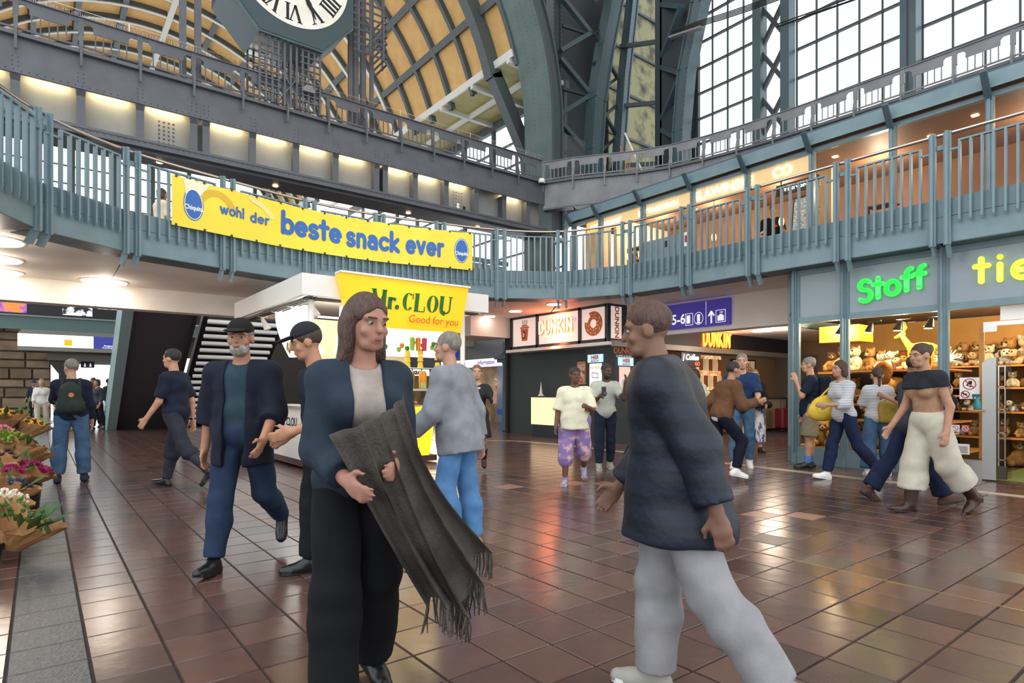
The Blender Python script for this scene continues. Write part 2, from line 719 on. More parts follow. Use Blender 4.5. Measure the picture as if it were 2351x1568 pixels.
# pale stone band following the gallery above, brass expansion strip
BAND = [(2.2, 14.6), (5.6, 14.4), (8.2, 13.6), (9.6, 12.2), (9.75, 10.6), (9.6, 8.5), (9.55, 6.5), (9.42, 5.24), (9.3, 3.0), (9.25, 1.8), (9.25, -.5)]
sb = MB()
for (x0, y0), (x1, y1) in zip(BAND, BAND[1:]):
    l = math.hypot(x1 - x0, y1 - y0)
    nx, ny = (y1 - y0) / l * .1, -(x1 - x0) / l * .1
    sb.prism([(x0 - nx, y0 - ny, -.01), (x0 + nx, y0 + ny, -.01), (x1 + nx, y1 + ny, -.01), (x1 - nx, y1 - ny, -.01)], (0, 0, .0125))
sb.build('stone_band', mat('pale_stone_band', 'a79a8c', .4, col2='998c7f', nscale=6), floor)
MB().box(4.414, 4.426, -1, 2.7, -.005, .0035).build('brass_strip', mat('worn_brass', 'b4a478', .3, .8), floor)

# ================================================================== GALLERY RING
GP = [(-.95, 7.3), (-.75, 8.75), (0, 10.15), (1.1, 10.95), (2.57, 11.38), (4.12, 11.7), (5.59, 11.7), (6.92, 11.44), (8.29, 11.06), (9.5, 10.3),
      (10.12, 8.88), (10.22, 7.41), (10.22, 5.96), (10.23, 4.42), (10.25, 3.08), (10.27, 1.7), (10.27, .3), (10.27, -1.2)]
ZF = 3.40
gal = struct('trim_gallery_fascia', 'teal steel fascia with facets around the oval gallery opening')


def seg(i):
    p, q = GP[i], GP[i + 1]
    l = math.hypot(q[0] - p[0], q[1] - p[1])
    t = ((q[0] - p[0]) / l, (q[1] - p[1]) / l)
    n = (t[1], -t[0])      # towards the hall
    return p, q, l, t, n


def segbox(mb, i, s0, s1, d0, d1, z0, z1):
    p, q, l, t, n = seg(i)
    f = lambda s, d: (p[0] + t[0] * s + n[0] * d, p[1] + t[1] * s + n[1] * d)
    c = [f(s0, d0), f(s1, d0), f(s1, d1), f(s0, d1)]
    mb.prism([(x, y, z0) for x, y in c], (0, 0, z1 - z0))


for i in range(len(GP) - 1):
    l = seg(i)[2]
    segbox_ = MB()
    segbox(segbox_, i, -.01, l + .01, -.08, 0, ZF, 3.765)
    segbox_.build('fascia_panel', M_teal, gal)
    u_ = MB()
    segbox(u_, i, -.01, l + .01, -.08, -.006, 3.773, 4.03)
    u_.build('parapet_panel', M_teal, gal)
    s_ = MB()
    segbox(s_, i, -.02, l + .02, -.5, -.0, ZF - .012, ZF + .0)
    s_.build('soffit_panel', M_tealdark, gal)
# slab under / over the ring
OUT = [(-9, 7.3), (-9, 8.75), (-9, 14.75), (1.1, 14.75), (2.57, 14.75), (4.12, 14.75), (5.59, 16.6), (6.92, 16.6), (8.29, 16.6), (14, 16.6),
       (16.5, 8.88), (16.5, 7.41), (16.5, 5.96), (16.5, 4.42), (16.5, 3.08), (16.5, 1.7), (16.5, .3), (16.5, -1.2)]
cl, fl_ = MB(), MB()
for i in range(len(GP) - 1):
    n0, n1 = seg(max(i - 1, 0))[4], seg(i)[4]
    a, b = GP[i], GP[i + 1]
    c, d = OUT[i + 1], OUT[i]
    n = seg(i)[4]
    a2, b2 = (a[0] - n[0] * .07, a[1] - n[1] * .07), (b[0] - n[0] * .07, b[1] - n[1] * .07)
    cl.add([(*a2, 3.42), (*b2, 3.42), (*c, 3.42), (*d, 3.42), (*a2, 3.6), (*b2, 3.6), (*c, 3.6), (*d, 3.6)], [(0, 1, 2, 3), (4, 7, 6, 5), (2, 6, 7, 3), (0, 4, 5, 1)])
    fl_.add([(*a2, 3.6), (*b2, 3.6), (*c, 3.6), (*d, 3.6), (*a2, 3.75), (*b2, 3.75), (*c, 3.75), (*d, 3.75)], [(4, 5, 6, 7), (0, 3, 2, 1), (2, 6, 7, 3)])
cei = struct('ceiling')
cl.build('plaster_soffit', M_white, cei)
gf = struct('floor_gallery', 'upper gallery floor slab')
fl_.build('slab', M_tiles[1], gf)
# dropped plaster beams
MB().box(-9, 5.4, 14.7, 15.1, 2.97, 3.43).build('plaster_beam', M_white, cei)
MB().box(12.2, 12.6, 5.7, 10.4, 2.66, 3.43).build('plaster_beam', M_white, cei)
MB().box(12.6, 20, 5.7, 10.2, 2.95, 3.0).build('corridor_soffit', M_white, cei)
MB().box(9.6, 11.02, 14.2, 15.6, 2.85, 3.43).build('plaster_beam', M_white, cei)
MB().box(8.6, 9.7, 14.9, 16.4, 3.05, 3.43).build('plaster_beam', M_white, cei)


def ceiling_lamp(x, y, z, r, label):
    t = thing('ceiling_lamp', label, 'ceiling lamp', (x, y, z), group='round lamps in the white soffit')
    MB().lathe([(r + .02, 0), (r + .025, -.012), (r, -.018)], (x, y, z), 24).build('ring', M_whitep, t)
    MB().lathe([(r * .97, -.015), (r * .97, -.03)], (x, y, z), 24).build('diffuser', M_lampw, t)
    if r > .2:
        lamp('ceiling_lamp_light', 'POINT', (x, y - .3, z - .2), 9, (1, .87, .72), .1)


for x, y, r, lb in ((1.0, 14.25, .38, 'large round ceiling lamp beside the plaster beam left of the kiosk'), (-.55, 11.35, .38, 'round ceiling lamp at the left edge under the gallery, front one of three'),
                    (-.6, 12.9, .38, 'round ceiling lamp at the left edge, middle one of three'), (-.62, 14.25, .38, 'round ceiling lamp at the left edge, rear one of three'),
                    (10.0, 12.67, .17, 'small round downlight above the doughnut counter sign, left one in the pinkish soffit'), (9.97, 11.1, .17, 'small round downlight close to the gallery edge above the doughnut picture'),
                    (10.1, 14.0, .17, 'small round downlight beside the stepped white soffit near the kiosk')):
    ceiling_lamp(x, y, 3.42, r, lb)
ceiling_lamp(15.65, 8.9, 2.95, .3, 'oval-looking ceiling lamp in the corridor behind the purple sign')

# balustrade
bal = thing('balustrade', 'teal steel balustrade with paired posts and thin balusters around the gallery', 'railing', (5, 11, 3.4))
bm_ = MB().cbox((0, 0, .56), (.028, .06, 1.12))
bm_.add([(-.014, -.03, 0), (.014, -.03, 0), (.014, .03, 0), (-.014, .03, 0), (-.01, -.01, -.04), (.01, -.01, -.04), (.01, .01, -.04), (-.01, .01, -.04)],
        [(0, 1, 5, 4), (1, 2, 6, 5), (2, 3, 7, 6), (3, 0, 4, 7), (4, 5, 6, 7)])
bmesh_ = bm_.mesh('baluster', M_teal)
pm = MB()
for sx in (-.09, .09):
    pm.cbox((sx, .045, .78), (.035, .11, 1.62))
    pm.cbox((sx, .045, .78), (.09, .03, 1.62))
    pm.prism([(sx - .02, .1, .03), (sx - .02, -.01, .03), (sx - .02, -.13, -.17), (sx - .02, -.03, -.2)], (.04, 0, 0))
pm.box(-.11, .11, 0, .03, 1.35, 1.42)
pmesh = pm.mesh('post', M_teal)
for i in range(len(GP) - 1):
    p, q, l, t, n = seg(i)
    rz = math.atan2(t[1], t[0]) + math.pi      # local +y = towards the hall
    org = ORG[bal]
    nb = 8
    s0, s1 = .24, l - .24
    for k in range(nb):
        s = s0 + (s1 - s0) * k / (nb - 1)
        link('baluster', bmesh_, bal, loc=(p[0] + t[0] * s + n[0] * .05 - org[0], p[1] + t[1] * s + n[1] * .05 - org[1], 3.68 - org[2]), rot=(0, 0, rz))
    tb = MB()
    segbox(tb, i, s0 - .015, s1 + .015, .025, .075, 4.785, 4.81)
    tb.build('top_bar', M_teal, bal)
    for e0, e1 in ((.05, s0), (s1, l - .05)):
        sb_ = MB()
        segbox(sb_, i, e0, e1, .035, .06, 4.68, 4.71)
        sb_.build('link_bar', M_teal, bal)
    if i:
        pr = seg(i - 1)
        ax, ay = t[0] + pr[3][0], t[1] + pr[3][1]
        rz2 = math.atan2(ay, ax) + math.pi
        link('post', pmesh, bal, loc=(p[0] - org[0], p[1] - org[1], ZF - org[2] - .02), rot=(0, 0, rz2))


def catmull(pts, per=8):
    out = []
    for i in range(1, len(pts) - 2):
        p0, p1, p2, p3 = [np.array(p, float) for p in pts[i - 1:i + 3]]
        for k in range(per):
            t = k / per
            out.append(tuple(.5 * ((2 * p1) + (-p0 + p2) * t + (2 * p0 - 5 * p1 + 4 * p2 - p3) * t ** 2 + (-p0 + 3 * p1 - 3 * p2 + p3) * t ** 3)))
    out.append(tuple(pts[-2]))
    return out


RAIL = catmull(GP)
MB().tube([(x, y, 4.95) for x, y in RAIL], .026, 8).build('handrail', M_chrome, bal, smooth=True, label='polished steel handrail tube')

# ================================================================== GIRDER AND UPPER PARAPETS
GB = 16.25
M_web = mat('web_plate_grey', '8b8a86', .5, col2='7f7e7b', nscale=2)
gird = thing('girder', 'long grey riveted plate girder spanning the hall below the clock', 'girder', (4.8, GB, 6.9))
A0, A1 = -5.5, 14.15
MB().box(A0, A1, GB - .04, GB + .02, 7.87, 8.62).build('band_plate', M_steel, gird)
MB().box(A0, A1, GB - .16, GB + .5, 8.6, 8.68).build('deck_flange', M_steel, gird)
MB().box(A0, A1, GB + .34, GB + .4, 6.98, 8.6).build('web', M_web, gird)
lf = MB().box(A0, A1, GB - .16, GB + .5, 6.98, 7.04)
lf.box(A0, A1, GB - .14, GB + .05, 6.86, 6.98)
lf.box(A0, A1, GB + .05, GB + .9, 6.8, 6.86)
lf.build('lower_flange', M_steel, gird)
MB().box(A0, A1, GB + .5, GB + 2.2, 8.5, 8.6).build('walkway', M_tealdark, gird)
stm = MB().box(-.08, .08, 0, .02, 0, .86)
stm.box(-.012, .012, .02, .36, 0, .86)
stm.prism([(-.1, 0, .86), (.1, 0, .86), (.08, -.0, .7), (-.08, 0, .7)], (0, .02, 0))
stmesh = stm.mesh('stiffener', M_steel)
strip = MB().box(-.38, .38, -.02, .02, 0, .02).mesh('light_strip', mat('strip_light_glow', 'ffe6b0', emit=58))
BAYS = [-4.86, -3.76, -2.66, -1.56, -.4, .71, 1.82, 2.93, 3.2, 4.28, 5.38, 6.47, 7.7, 7.97, 8.96, 10.06, 11.2, 12.34, 13.38]
og = ORG[gird]
for k, a in enumerate(BAYS):
    link('stiffener', stmesh, gird, loc=(a - og[0], GB - .02 - og[1], 7.02 - og[2]))
    if k + 1 < len(BAYS) and BAYS[k + 1] - a > .5 and k not in (16,):
        link('light_strip', strip, gird, loc=((a + BAYS[k + 1]) / 2 - og[0], GB + .2 - og[1], 7.99 - og[2]))


def rivet(mb, x, y, z, nrm, r=.02):
    nx, ny = nrm
    tx, ty = -ny, nx
    d = r * .8
    vs = [(x + tx * r, y + ty * r, z), (x, y, z + r), (x - tx * r, y - ty * r, z), (x, y, z - r), (x + nx * d, y + ny * d, z)]
    mb.add(vs, [(0, 1, 4), (1, 2, 4), (2, 3, 4), (3, 0, 4)])


rv = MB()
for k in range(150):
    a = A0 + .13 * k
    if a < A1:
        rivet(rv, a, GB - .04, 7.93, (0, -1))
        rivet(rv, a, GB - .145, 6.95, (0, -1), .014)
for a in BAYS:
    for dz in (0, .09, .18):
        for dx in (-.05, .05):
            rivet(rv, a + dx, GB - .04, 8.02 + dz, (0, -1))
for a0 in (2.25, 10.55):
    for i in range(4):
        for j in range(7):
            rivet(rv, a0 + i * .1, GB + .335, 7.12 + j * .1, (0, -1), .028)
rv.build('rivets', M_steel, gird, kind='stuff')

# path of the right-hand upper beam
BEAM = catmull([(13.6, 17.1), (14.1, 16.25), (14.75, 15.05), (15.6, 13.95), (16.2, 13.0), (16.55, 12.0), (16.8, 10.9), (16.98, 9.6), (17.1, 7.6), (17.17, 5.4), (17.18, 3.0), (17.18, .4), (17.18, -2)], 6)


def resample(pts, step):
    out = [pts[0]]
    acc = 0.
    for p, q in zip(pts, pts[1:]):
        l = math.hypot(q[0] - p[0], q[1] - p[1])
        while acc + l >= step:
            f = (step - acc) / l
            p = (p[0] + (q[0] - p[0]) * f, p[1] + (q[1] - p[1]) * f)
            out.append(p)
            l = math.hypot(q[0] - p[0], q[1] - p[1])
            acc = 0.
        acc += l
    return out


BP = resample(BEAM, 1.1)
bmt = thing('beam', 'pale grey riveted upper beam curving from the girder past the tall windows', 'girder', (17, 8, 7.9))
rv = MB()
for p, q in zip(BP, BP[1:]):
    l = math.hypot(q[0] - p[0], q[1] - p[1])
    t = ((q[0] - p[0]) / l, (q[1] - p[1]) / l)
    n = (t[1], -t[0])

    def bxs(mb, d0, d1, z0, z1):
        f = lambda s, d: (p[0] + t[0] * s + n[0] * d, p[1] + t[1] * s + n[1] * d)
        c = [f(-.01, d0), f(l + .01, d0), f(l + .01, d1), f(-.01, d1)]
        mb.prism([(x, y, z0) for x, y in c], (0, 0, z1 - z0))
    m = MB()
    bxs(m, -.06, 0, 7.72, 8.6)
    m.build('web_plate', M_steelw, bmt)
    m = MB()
    bxs(m, -.9, .1, 8.6, 8.68)
    bxs(m, -.3, .05, 7.68, 7.74)
    m.build('flange', M_steel, bmt)
    for k in range(8):
        for z in (7.82, 8.52):
            rivet(rv, p[0] + t[0] * l * k / 8, p[1] + t[1] * l * k / 8, z, n, .018)
rv.build('rivets', M_steelw, bmt, kind='stuff')


def parapet(root, pts, m):
    """cut-out railing: plate with notches, bent posts, balusters; pts = post positions"""
    og = ORG[root]
    post = MB()
    post.box(-.05, .05, -.02, .05, .35, .72)
    post.prism([(-.035, .0, .4), (-.035, -.04, .3), (-.035, -.11, .06), (-.035, -.07, -.05), (-.035, .05, -.05), (-.035, .05, .4)], (.07, 0, 0))
    post.bar((0, -.11, .06), (0, -.06, -.36), .05, .04)
    postm = post.mesh('post', m)
    balm = MB().box(-.012, .012, -.012, .012, .1, .45).mesh('baluster', m)
    for (p, q) in zip(pts, pts[1:]):
        l = math.hypot(q[0] - p[0], q[1] - p[1])
        rz = math.atan2(q[1] - p[1], q[0] - p[0])
        loc = (p[0] - og[0], p[1] - og[1], 8.68 - og[2])
        pl = MB()
        A = [(0, .70), (l, .70), (l, .6), (l - .17, .6), (l - .22, .55), (l - .22, .43), (.22, .43), (.22, .55), (.17, .6), (0, .6)]
        # split so every face stays convex
        for poly in ([(0, .6), (l, .6), (l, .7), (0, .7)], [(.22, .43), (l - .22, .43), (l - .22, .55), (.22, .55)], [(.22, .55), (l - .22, .55), (l - .17, .6), (.17, .6)]):
            pl.prism([(x, .01, z) for x, z in poly], (0, -.02, 0))
        pl.box(0, l, -.012, .012, .07, .11)
        pl.box(0, l, -.05, .04, .695, .715)
        link('rail_panel', pl.mesh('rail_panel', m), root, loc=loc, rot=(0, 0, rz))
        link('post', postm, root, loc=loc, rot=(0, 0, rz))
        for k in range(5):
            s = .26 + (l - .52) * k / 4
            link('baluster', balm, root, loc=(loc[0] + math.cos(rz) * s, loc[1] + math.sin(rz) * s, loc[2]), rot=(0, 0, rz))


par = thing('parapet_railing', 'dark grey cut-out parapet railing on top of the girder under the clock', 'railing', (4.8, GB, 8.68))
GPP = [(-.39 + 1.101 * k, GB - .1) for k in range(-4, 14)]
parapet(par, GPP, M_steel)
par2 = thing('parapet_railing', 'pale grey cut-out parapet railing on the curved upper beam before the tall windows', 'railing', (17, 8, 8.68))
parapet(par2, BP, M_steelw)
sp = thing('bird_spikes', 'rows of thin wire bird spikes along the girder parapet', 'bird spikes', (4.8, GB - .1, 9.4))
s_ = MB()
srn = random.Random(5)
for k in range(420):
    a = -2 + k * .038
    for sg in (-1, 1):
        s_.bar((a, GB - .1, 9.39), (a + srn.uniform(-.02, .02), GB - .1 + sg * .07, 9.52), .004, .004)
s_.bar((-2, GB - .1, 9.55), (14, GB - .1, 9.55), .008, .008)
for a in (-.3, 1.6, 3.9, 6, 8.4, 10.9, 13.2):
    s_.bar((a, GB - .1, 9.38), (a, GB - .1, 9.58), .02, .02)
s_.build('wires', M_chrome, sp, kind='stuff')

# unseen slab added above the right-hand half to shade the left gallery
MB().box(5.5, 19.5, -14, 16.2, 21, 21.3).build('ceiling_hall_roof', M_tan, None, kind='structure')
for a, b in ((2.28, 16.75), (5.0, 16.75), (9.0, 16.75), (11.6, 16.75)):
    MB().lathe([(.07, 0), (.07, -.015)], (a, b, 6.795), 10).build('underside_light', mat('warm_bulb', 'ffcf8c', emit=14), gird)
m = MB().box(10.66, 10.76, GB + .325, GB + .335, 7.2, 7.38)
m.build('sticker', M_whitep, gird)
MB().box(10.9, 11.0, GB + .325, GB + .335, 7.2, 7.32).build('sticker', M_ink, gird)
gs = struct('window_7', 'pale gridded glazing screen on the gallery below the girder end')
for k in range(9):
    MB().box(9.3 + .5 * k - .02, 9.3 + .5 * k + .02, 17.4, 17.46, 3.75, 5.9).build('mullion', M_ribd, gs)
    for j in range(4):
        if k < 8:
            MB().box(9.32 + .5 * k, 9.78 + .5 * k, 17.42, 17.43, 3.8 + .5 * j, 4.26 + .5 * j).build('pane', mat('frosted_grey_pane', '9aa4ab', .3, col2='7e8990', nscale=2), gs)
MB().box(9.3, 13.4, 17.38, 17.48, 5.8, 5.95).build('head_rail', M_teal, gs)
# ================================================================== CLOCK
CA, CZ, CB = 5.18, 12.26, 15.9
clk = thing('station_clock', 'large dark teal octagonal station clock with cream dial above the girder', 'clock', (CA, CB, 10.4))
hw, hz, ch = 1.62, 1.86, .82
octp = [(-hw + ch, -hz), (hw - ch, -hz), (hw, -hz + .9), (hw, hz - .9), (hw - ch, hz), (-hw + ch, hz), (-hw, hz - .9), (-hw, -hz + .9)]
MB().prism([(CA + x, CB + 1.5, CZ + z) for x, z in octp], (0, -1.5, 0)).build('housing', mat('clock_teal', '33474e', .4), clk)
MB().prism([(CA + x * 1.03, CB + .08, CZ + z * 1.03) for x, z in octp], (0, -.06, 0)).build('front_flange', M_tealdark, clk)
M_dial = mat('cream_dial', 'e9e4d8', .5, col2='ddd6c8', nscale=3)
disc = MB()
disc.prism([(CA + 1.5 * math.cos(R(a)), CB, CZ + 1.5 * math.sin(R(a))) for a in range(0, 360, 5)], (0, -.012, 0))
disc.build('dial', M_dial, clk)
NUM = {'I': [([(0, 0), (0, 1)], 1)], 'V': [([(-.3, 1), (0, 0)], 1), ([(.3, 1), (0, 0)], .45)], 'X': [([(-.3, 1), (.3, 0)], 1), ([(.3, 1), (-.3, 0)], .45)]}
for h_, s in enumerate(('XII', 'I', 'II', 'III', 'IIII', 'V', 'VI', 'VII', 'VIII', 'IX', 'X', 'XI')):
    ang = R(90 - 30 * h_)
    ux, uz = math.cos(ang), math.sin(ang)
    rx, rz_ = uz, -ux
    wd = {'I': .3, 'V': .62, 'X': .66}
    tot = sum(wd[c] for c in s)
    x = -tot / 2
    m = MB()
    P = lambda X, Yy, d: (CA + rx * X + ux * Yy, CB - .013 - d, CZ + rz_ * X + uz * Yy)
    for c in s:
        cx = x + wd[c] / 2
        for pts, w in NUM[c]:
            q = [((cx + px_) * .42, .95 + py * .42) for px_, py in pts]
            ribbon(m, q, .072 * w, P, .004, False)
            for px_, py in pts:
                if not (c == 'V' and py == 0):
                    ribbon(m, [((cx + px_ - .16) * .42, .95 + py * .42), ((cx + px_ + .16) * .42, .95 + py * .42)], .022, P, .004, False)
        x += wd[c]
    m.build('numeral', M_ink, clk)
for nm, ang, ln, w in (('minute_hand', 152, 1.28, .07), ('hour_hand', -40, .85, .1)):
    an = R(90 - ang)
    ux, uz = math.cos(an), math.sin(an)
    P = lambda X, Yy, d: (CA + uz * X + ux * Yy, CB - .03 - d, CZ - ux * X + uz * Yy)
    m = MB()
    for poly in ([(-w * .3, -.2), (w * .3, -.2), (w * .5, ln * .55), (-w * .5, ln * .55)], [(-w * .5, ln * .55), (w * .5, ln * .55), (w * .95, ln * .7), (-w * .95, ln * .7)],
                 [(-w * .95, ln * .7), (w * .95, ln * .7), (w * .5, ln * .82), (-w * .5, ln * .82)], [(-w * .5, ln * .82), (w * .5, ln * .82), (.008, ln), (-.008, ln)]):
        m.prism([P(x, y, 0) for x, y in poly], (0, -.015, 0))
    m.build(nm, M_ink, clk)
for b in (CB + .15, CB + 1.3):
    fr = MB()
    for k in range(11):
        a = CA - .78 + .156 * k
        fr.bar((a, b, 8.7), (a, b, 10.4), .035, .05)
    for k in range(9):
        z = 8.95 + .17 * k
        for s0, s1 in ((-.78, -.25), (.25, .78)):
            fr.bar((CA + s0, b, z), (CA + s1, b, z), .05, .03)
    fr.bar((CA - .25, b, 9.6), (CA + .25, b, 8.9), .03, .03)
    fr.bar((CA + .25, b, 9.6), (CA - .25, b, 8.9), .03, .03)
    fr.build('lattice_support', M_steel, clk)
cg = MB()
for k in range(8):
    z = 10.75 + .2 * k
    cg.tube([(6.85, 15.9, z), (7.75, 15.9, z), (7.95, 16.1, z), (7.95, 17.0, z)], .03, 5)
for p in ((7.0, 15.9), (7.35, 15.9), (7.75, 15.9), (7.95, 16.4)):
    cg.bar((*p, 10.7), (*p, 13.4), .03, .05)
cg.build('side_cage', M_steel, clk)
for a, w in ((2.75, .14), (3.08, .14), (7.02, .1), (7.2, .14), (7.42, .14), (7.68, .1)):
    g = 'upright posts behind the parapet'
    lb = {2.75: 'square steel upright left of the clock, the one farther from it', 3.08: 'square steel upright left of the clock, the one nearer to it', 7.02: 'thin steel upright right of the clock, closest to its housing', 7.2: 'broad steel upright right of the clock, second from its housing', 7.42: 'broad steel upright right of the clock, third from its housing', 7.68: 'thin steel upright right of the clock, farthest from its housing'}[a]
    tag(MB().box(a - w / 2, a + w / 2, GB + .25, GB + .25 + w, 8.6, 15).build('upright_post', M_steel), lb, 'post', g + (' left of the clock' if a < 4 else ' right of the clock'))
t = thing('floodlight', 'small grey floodlight clamped to the girder parapet under the clock', 'floodlight', (5.63, 16.1, 9.2))
MB().prism([(5.48, 15.95, 9.2), (5.78, 15.95, 9.2), (5.8, 15.95, 9.27), (5.7, 15.95, 9.36), (5.56, 15.95, 9.36), (5.46, 15.95, 9.27)], (0, .16, 0)).build('housing', M_steelw, t)
MB().bar((5.63, 16.12, 9.3), (5.63, 16.18, 9.42), .05, .03).build('bracket', M_steel, t)
t = thing('security_camera', 'white dome security camera on the girder corner', 'camera', (13.75, 16.05, 8.62))
MB().lathe([(.1, .12), (.12, .02), (.11, -.03)], (13.78, 15.98, 8.55), 14).build('housing', M_whitep, t, smooth=True)
MB().ball((13.78, 15.98, 8.52), .085, 12, 8).build('dome', M_black, t, smooth=True)

# ================================================================== BARREL VAULT BEYOND THE GIRDER
VC, VZ, VR = 4.8, 10.9, 9.95
RB = [17.9] + [19.25 + 1.63 * k for k in range(18)]
PH = [18.6 + 11.4 * k for k in range(13)]
vault = struct('ceiling_vault', 'tan boarded barrel vault with dark ribs behind the clock')


def vp(ph, r, b):
    return (VC + r * math.cos(R(ph)), b, VZ + r * math.sin(R(ph)))


for i in range(12):
    a0, a1 = PH[i], PH[i + 1]
    m = MB()
    for k in range(3):
        p0, p1 = a0 + (a1 - a0) * k / 3, a0 + (a1 - a0) * (k + 1) / 3
        b0, b1 = 0, 1.63
        q = [vp(p0, VR, 0), vp(p1, VR, 0), vp(p1, VR, b1), vp(p0, VR, b1)]
        q2 = [vp(p0, VR + .08, 0), vp(p1, VR + .08, 0), vp(p1, VR + .08, b1), vp(p0, VR + .08, b1)]
        m.add(q + q2, [(3, 2, 1, 0), (4, 5, 6, 7), (0, 1, 5, 4), (2, 3, 7, 6)])
    me = m.mesh('roof_panel', M_tan)
    for b in RB[:-1]:
        link('roof_panel', me, vault, loc=(0, b, 0))
for k, b in enumerate(RB):
    m, w = MB(), MB()
    big = k == 1
    r0 = VR - (.55 if big else .22)
    for j in range(36):
        p0, p1 = 16 + 148 * j / 36, 16 + 148 * (j + 1) / 36
        for mb_, b0, b1, ra, rb_ in ((m, b - (.22 if big else .09 if k < 7 else .06), b + (.22 if big else .09 if k < 7 else .06), r0, VR + .02),) + (((w, b + .02, b + .2, r0 - .03, r0),) if 5 < k else ()):
            mb_.add([vp(p0, ra, b0), vp(p1, ra, b0), vp(p1, ra, b1), vp(p0, ra, b1), vp(p0, rb_, b0), vp(p1, rb_, b0), vp(p1, rb_, b1), vp(p0, rb_, b1)],
                    [(3, 2, 1, 0), (0, 1, 5, 4), (2, 3, 7, 6)])
    if big:
        for sg in (-1, 1):
            x_ = VC + sg * (VR - .27) * math.cos(R(16))
            m.bar((x_, b, vp(16, VR, 0)[2] + .1), (x_ + sg * 1.75, b, 10.9), .44, .5, (1, 0, 0))
            m.bar((x_ + sg * 1.75, b, 11.0), (x_ + sg * 1.95, b, 7.5), .44, .5, (1, 0, 0))
    m.build('rib', M_ribd, vault)
    if w.V:
        w.build('rib_flange', M_ribw, vault)
for i, ph in enumerate(PH):
    wh = i in (0, 6, 12)
    m = MB()
    p = vp(ph, VR - .12, 0)
    m.bar((p[0], 17.9, p[2]), (p[0], RB[-1], p[2]), .26, .2 if not wh else .34, (math.cos(R(ph)), 0, math.sin(R(ph))))
    m.build('purlin', M_ribw if wh else M_ribd, vault)
for b_, e_ in ((20.5, 180), (28, 200), (38, 200)):
    lamp('vault_uplight', 'AREA', (4.8, b_, 8.9), e_, (1, .93, .82), 2.2, (R(180), 0, 0))  # added fill lights that brighten the vault, no fixtures here
# olive lean-to roof and its side glazing
lean = struct('ceiling_side_aisle', 'olive boarded side roof with white bars right of the vault')
for k in range(8):
    b0 = 18.2 + 1.63 * 1 * k * 1.5
    for a0, a1 in ((14.1, 15.5), (15.5, 16.9)):
        MB().box(a0, a1, b0, b0 + 2.445, 13.9, 13.96).build('roof_panel', M_olive, lean)
    m = MB().box(14.0, 17, b0 - .09, b0 + .09, 13.72, 13.9)
    m.build('cross_bar', M_ribw, lean)
MB().box(15.42, 15.58, 18, 40, 13.74, 13.9).build('long_bar', M_ribw, lean)
MB().box(16.8, 17.0, 18, 40, 13.5, 13.9).build('edge_beam', M_ribd, lean)
wn = struct('window_1', 'tall side aisle glazing behind the girder end')
for k in range(9):
    b0 = 18.2 + 2.445 * k
    MB().box(16.84, 17.0, b0 - .08, b0 + .08, 6, 13.6).build('mullion', M_ribd, wn)
    for j in range(7):
        z = 6.4 + 1.02 * j
        if k < 8:
            MB().box(16.9, 16.92, b0 + .08, b0 + 2.36, z + .03, z + 1.0).build('pane', M_skyglass, wn)
            MB().box(16.86, 16.98, b0 + .08, b0 + 2.36, z - .03, z + .03).build('glazing_bar', M_ribd, wn)
# end gable glazing
gw = struct('window_2', 'far arched gable glazing seen below the girder')
for c in range(9):
    a0 = -4.9 + 2.18 * c
    for j in range(15):
        z = 4.2 + 1.12 * j
        far = max(math.hypot(a - VC, max(z + 1.1 - VZ, 0)) for a in (a0, a0 + 2.18))
        if far < 11.2:
            MB().box(a0 + .1, a0 + 2.08, 47.0, 47.03, z + .04, z + 1.08).build('pane', M_skyglass, gw)
    top = VZ + math.sqrt(max(100 - (a0 - VC) ** 2, 0))
    MB().box(a0 - .12, a0 + .12, 46.85, 47.1, 3.6, max(top, 5)).build('mullion', M_ribd, gw)
for j in range(15):
    z = 4.2 + 1.12 * j
    hwid = math.sqrt(max(100 - max(z - VZ, 0) ** 2, .1))
    MB().box(VC - hwid, VC + hwid, 46.9, 47.06, z - .035, z + .035).build('glazing_bar', M_ribd, gw)

# ================================================================== BIG ARCH BEHIND THE GIRDER, COLUMN BELOW
arch = struct('trim_arch', 'massive green riveted arch rising from the girder corner')
AR, AZ = 9.8, 10.9
m, f_, rv = MB(), MB(), MB()
rv_n = 0
prof = [(AR * math.cos(R(p)), AR * math.sin(R(p))) for p in np.linspace(0, 180, 49)]
pth = [(9.8, 7.0 - AZ), (9.8, 9.2 - AZ)] + prof + [(-9.8, 9.2 - AZ)]
for (x0, z0), (x1, z1) in zip(pth, pth[1:]):
    def out(x, z, d):
        if z <= 0:
            return (x + math.copysign(d, x), z)
        l = math.hypot(x, z)
        return (x * (l + d) / l, z * (l + d) / l)
    o0, o1 = out(x0, z0, .5), out(x1, z1, .5)
    T = lambda p, b: (VC + p[0], b, AZ + p[1])
    m.add([T((x0, z0), 16.35), T((x1, z1), 16.35), T((x1, z1), 17.9), T((x0, z0), 17.9)], [(0, 1, 2, 3)])
    f_.add([T((x0, z0), 16.35), T((x1, z1), 16.35), T(o1, 16.35), T(o0, 16.35), T((x0, z0), 17.9), T((x1, z1), 17.9), T(o1, 17.9), T(o0, 17.9)],
           [(0, 3, 2, 1), (4, 5, 6, 7), (3, 7, 6, 2)])
    for e in (.0, .46):
        q0, q1 = out(x0, z0, e), out(x1, z1, e)
        f_.bar(T(q0, 16.3), T(q1, 16.3), .07, .06, (0, 1, 0))
    for k in range(4):
        xx, zz = x0 + (x1 - x0) * k / 4, z0 + (z1 - z0) * k / 4
        for b in (16.5, 17.0, 17.3, 17.75):
            rv.ball((VC + xx - .0, b, AZ + zz), .022, 5, 2)
m.build('intrados', M_arch, arch)
f_.build('face_ring', M_archd, arch)
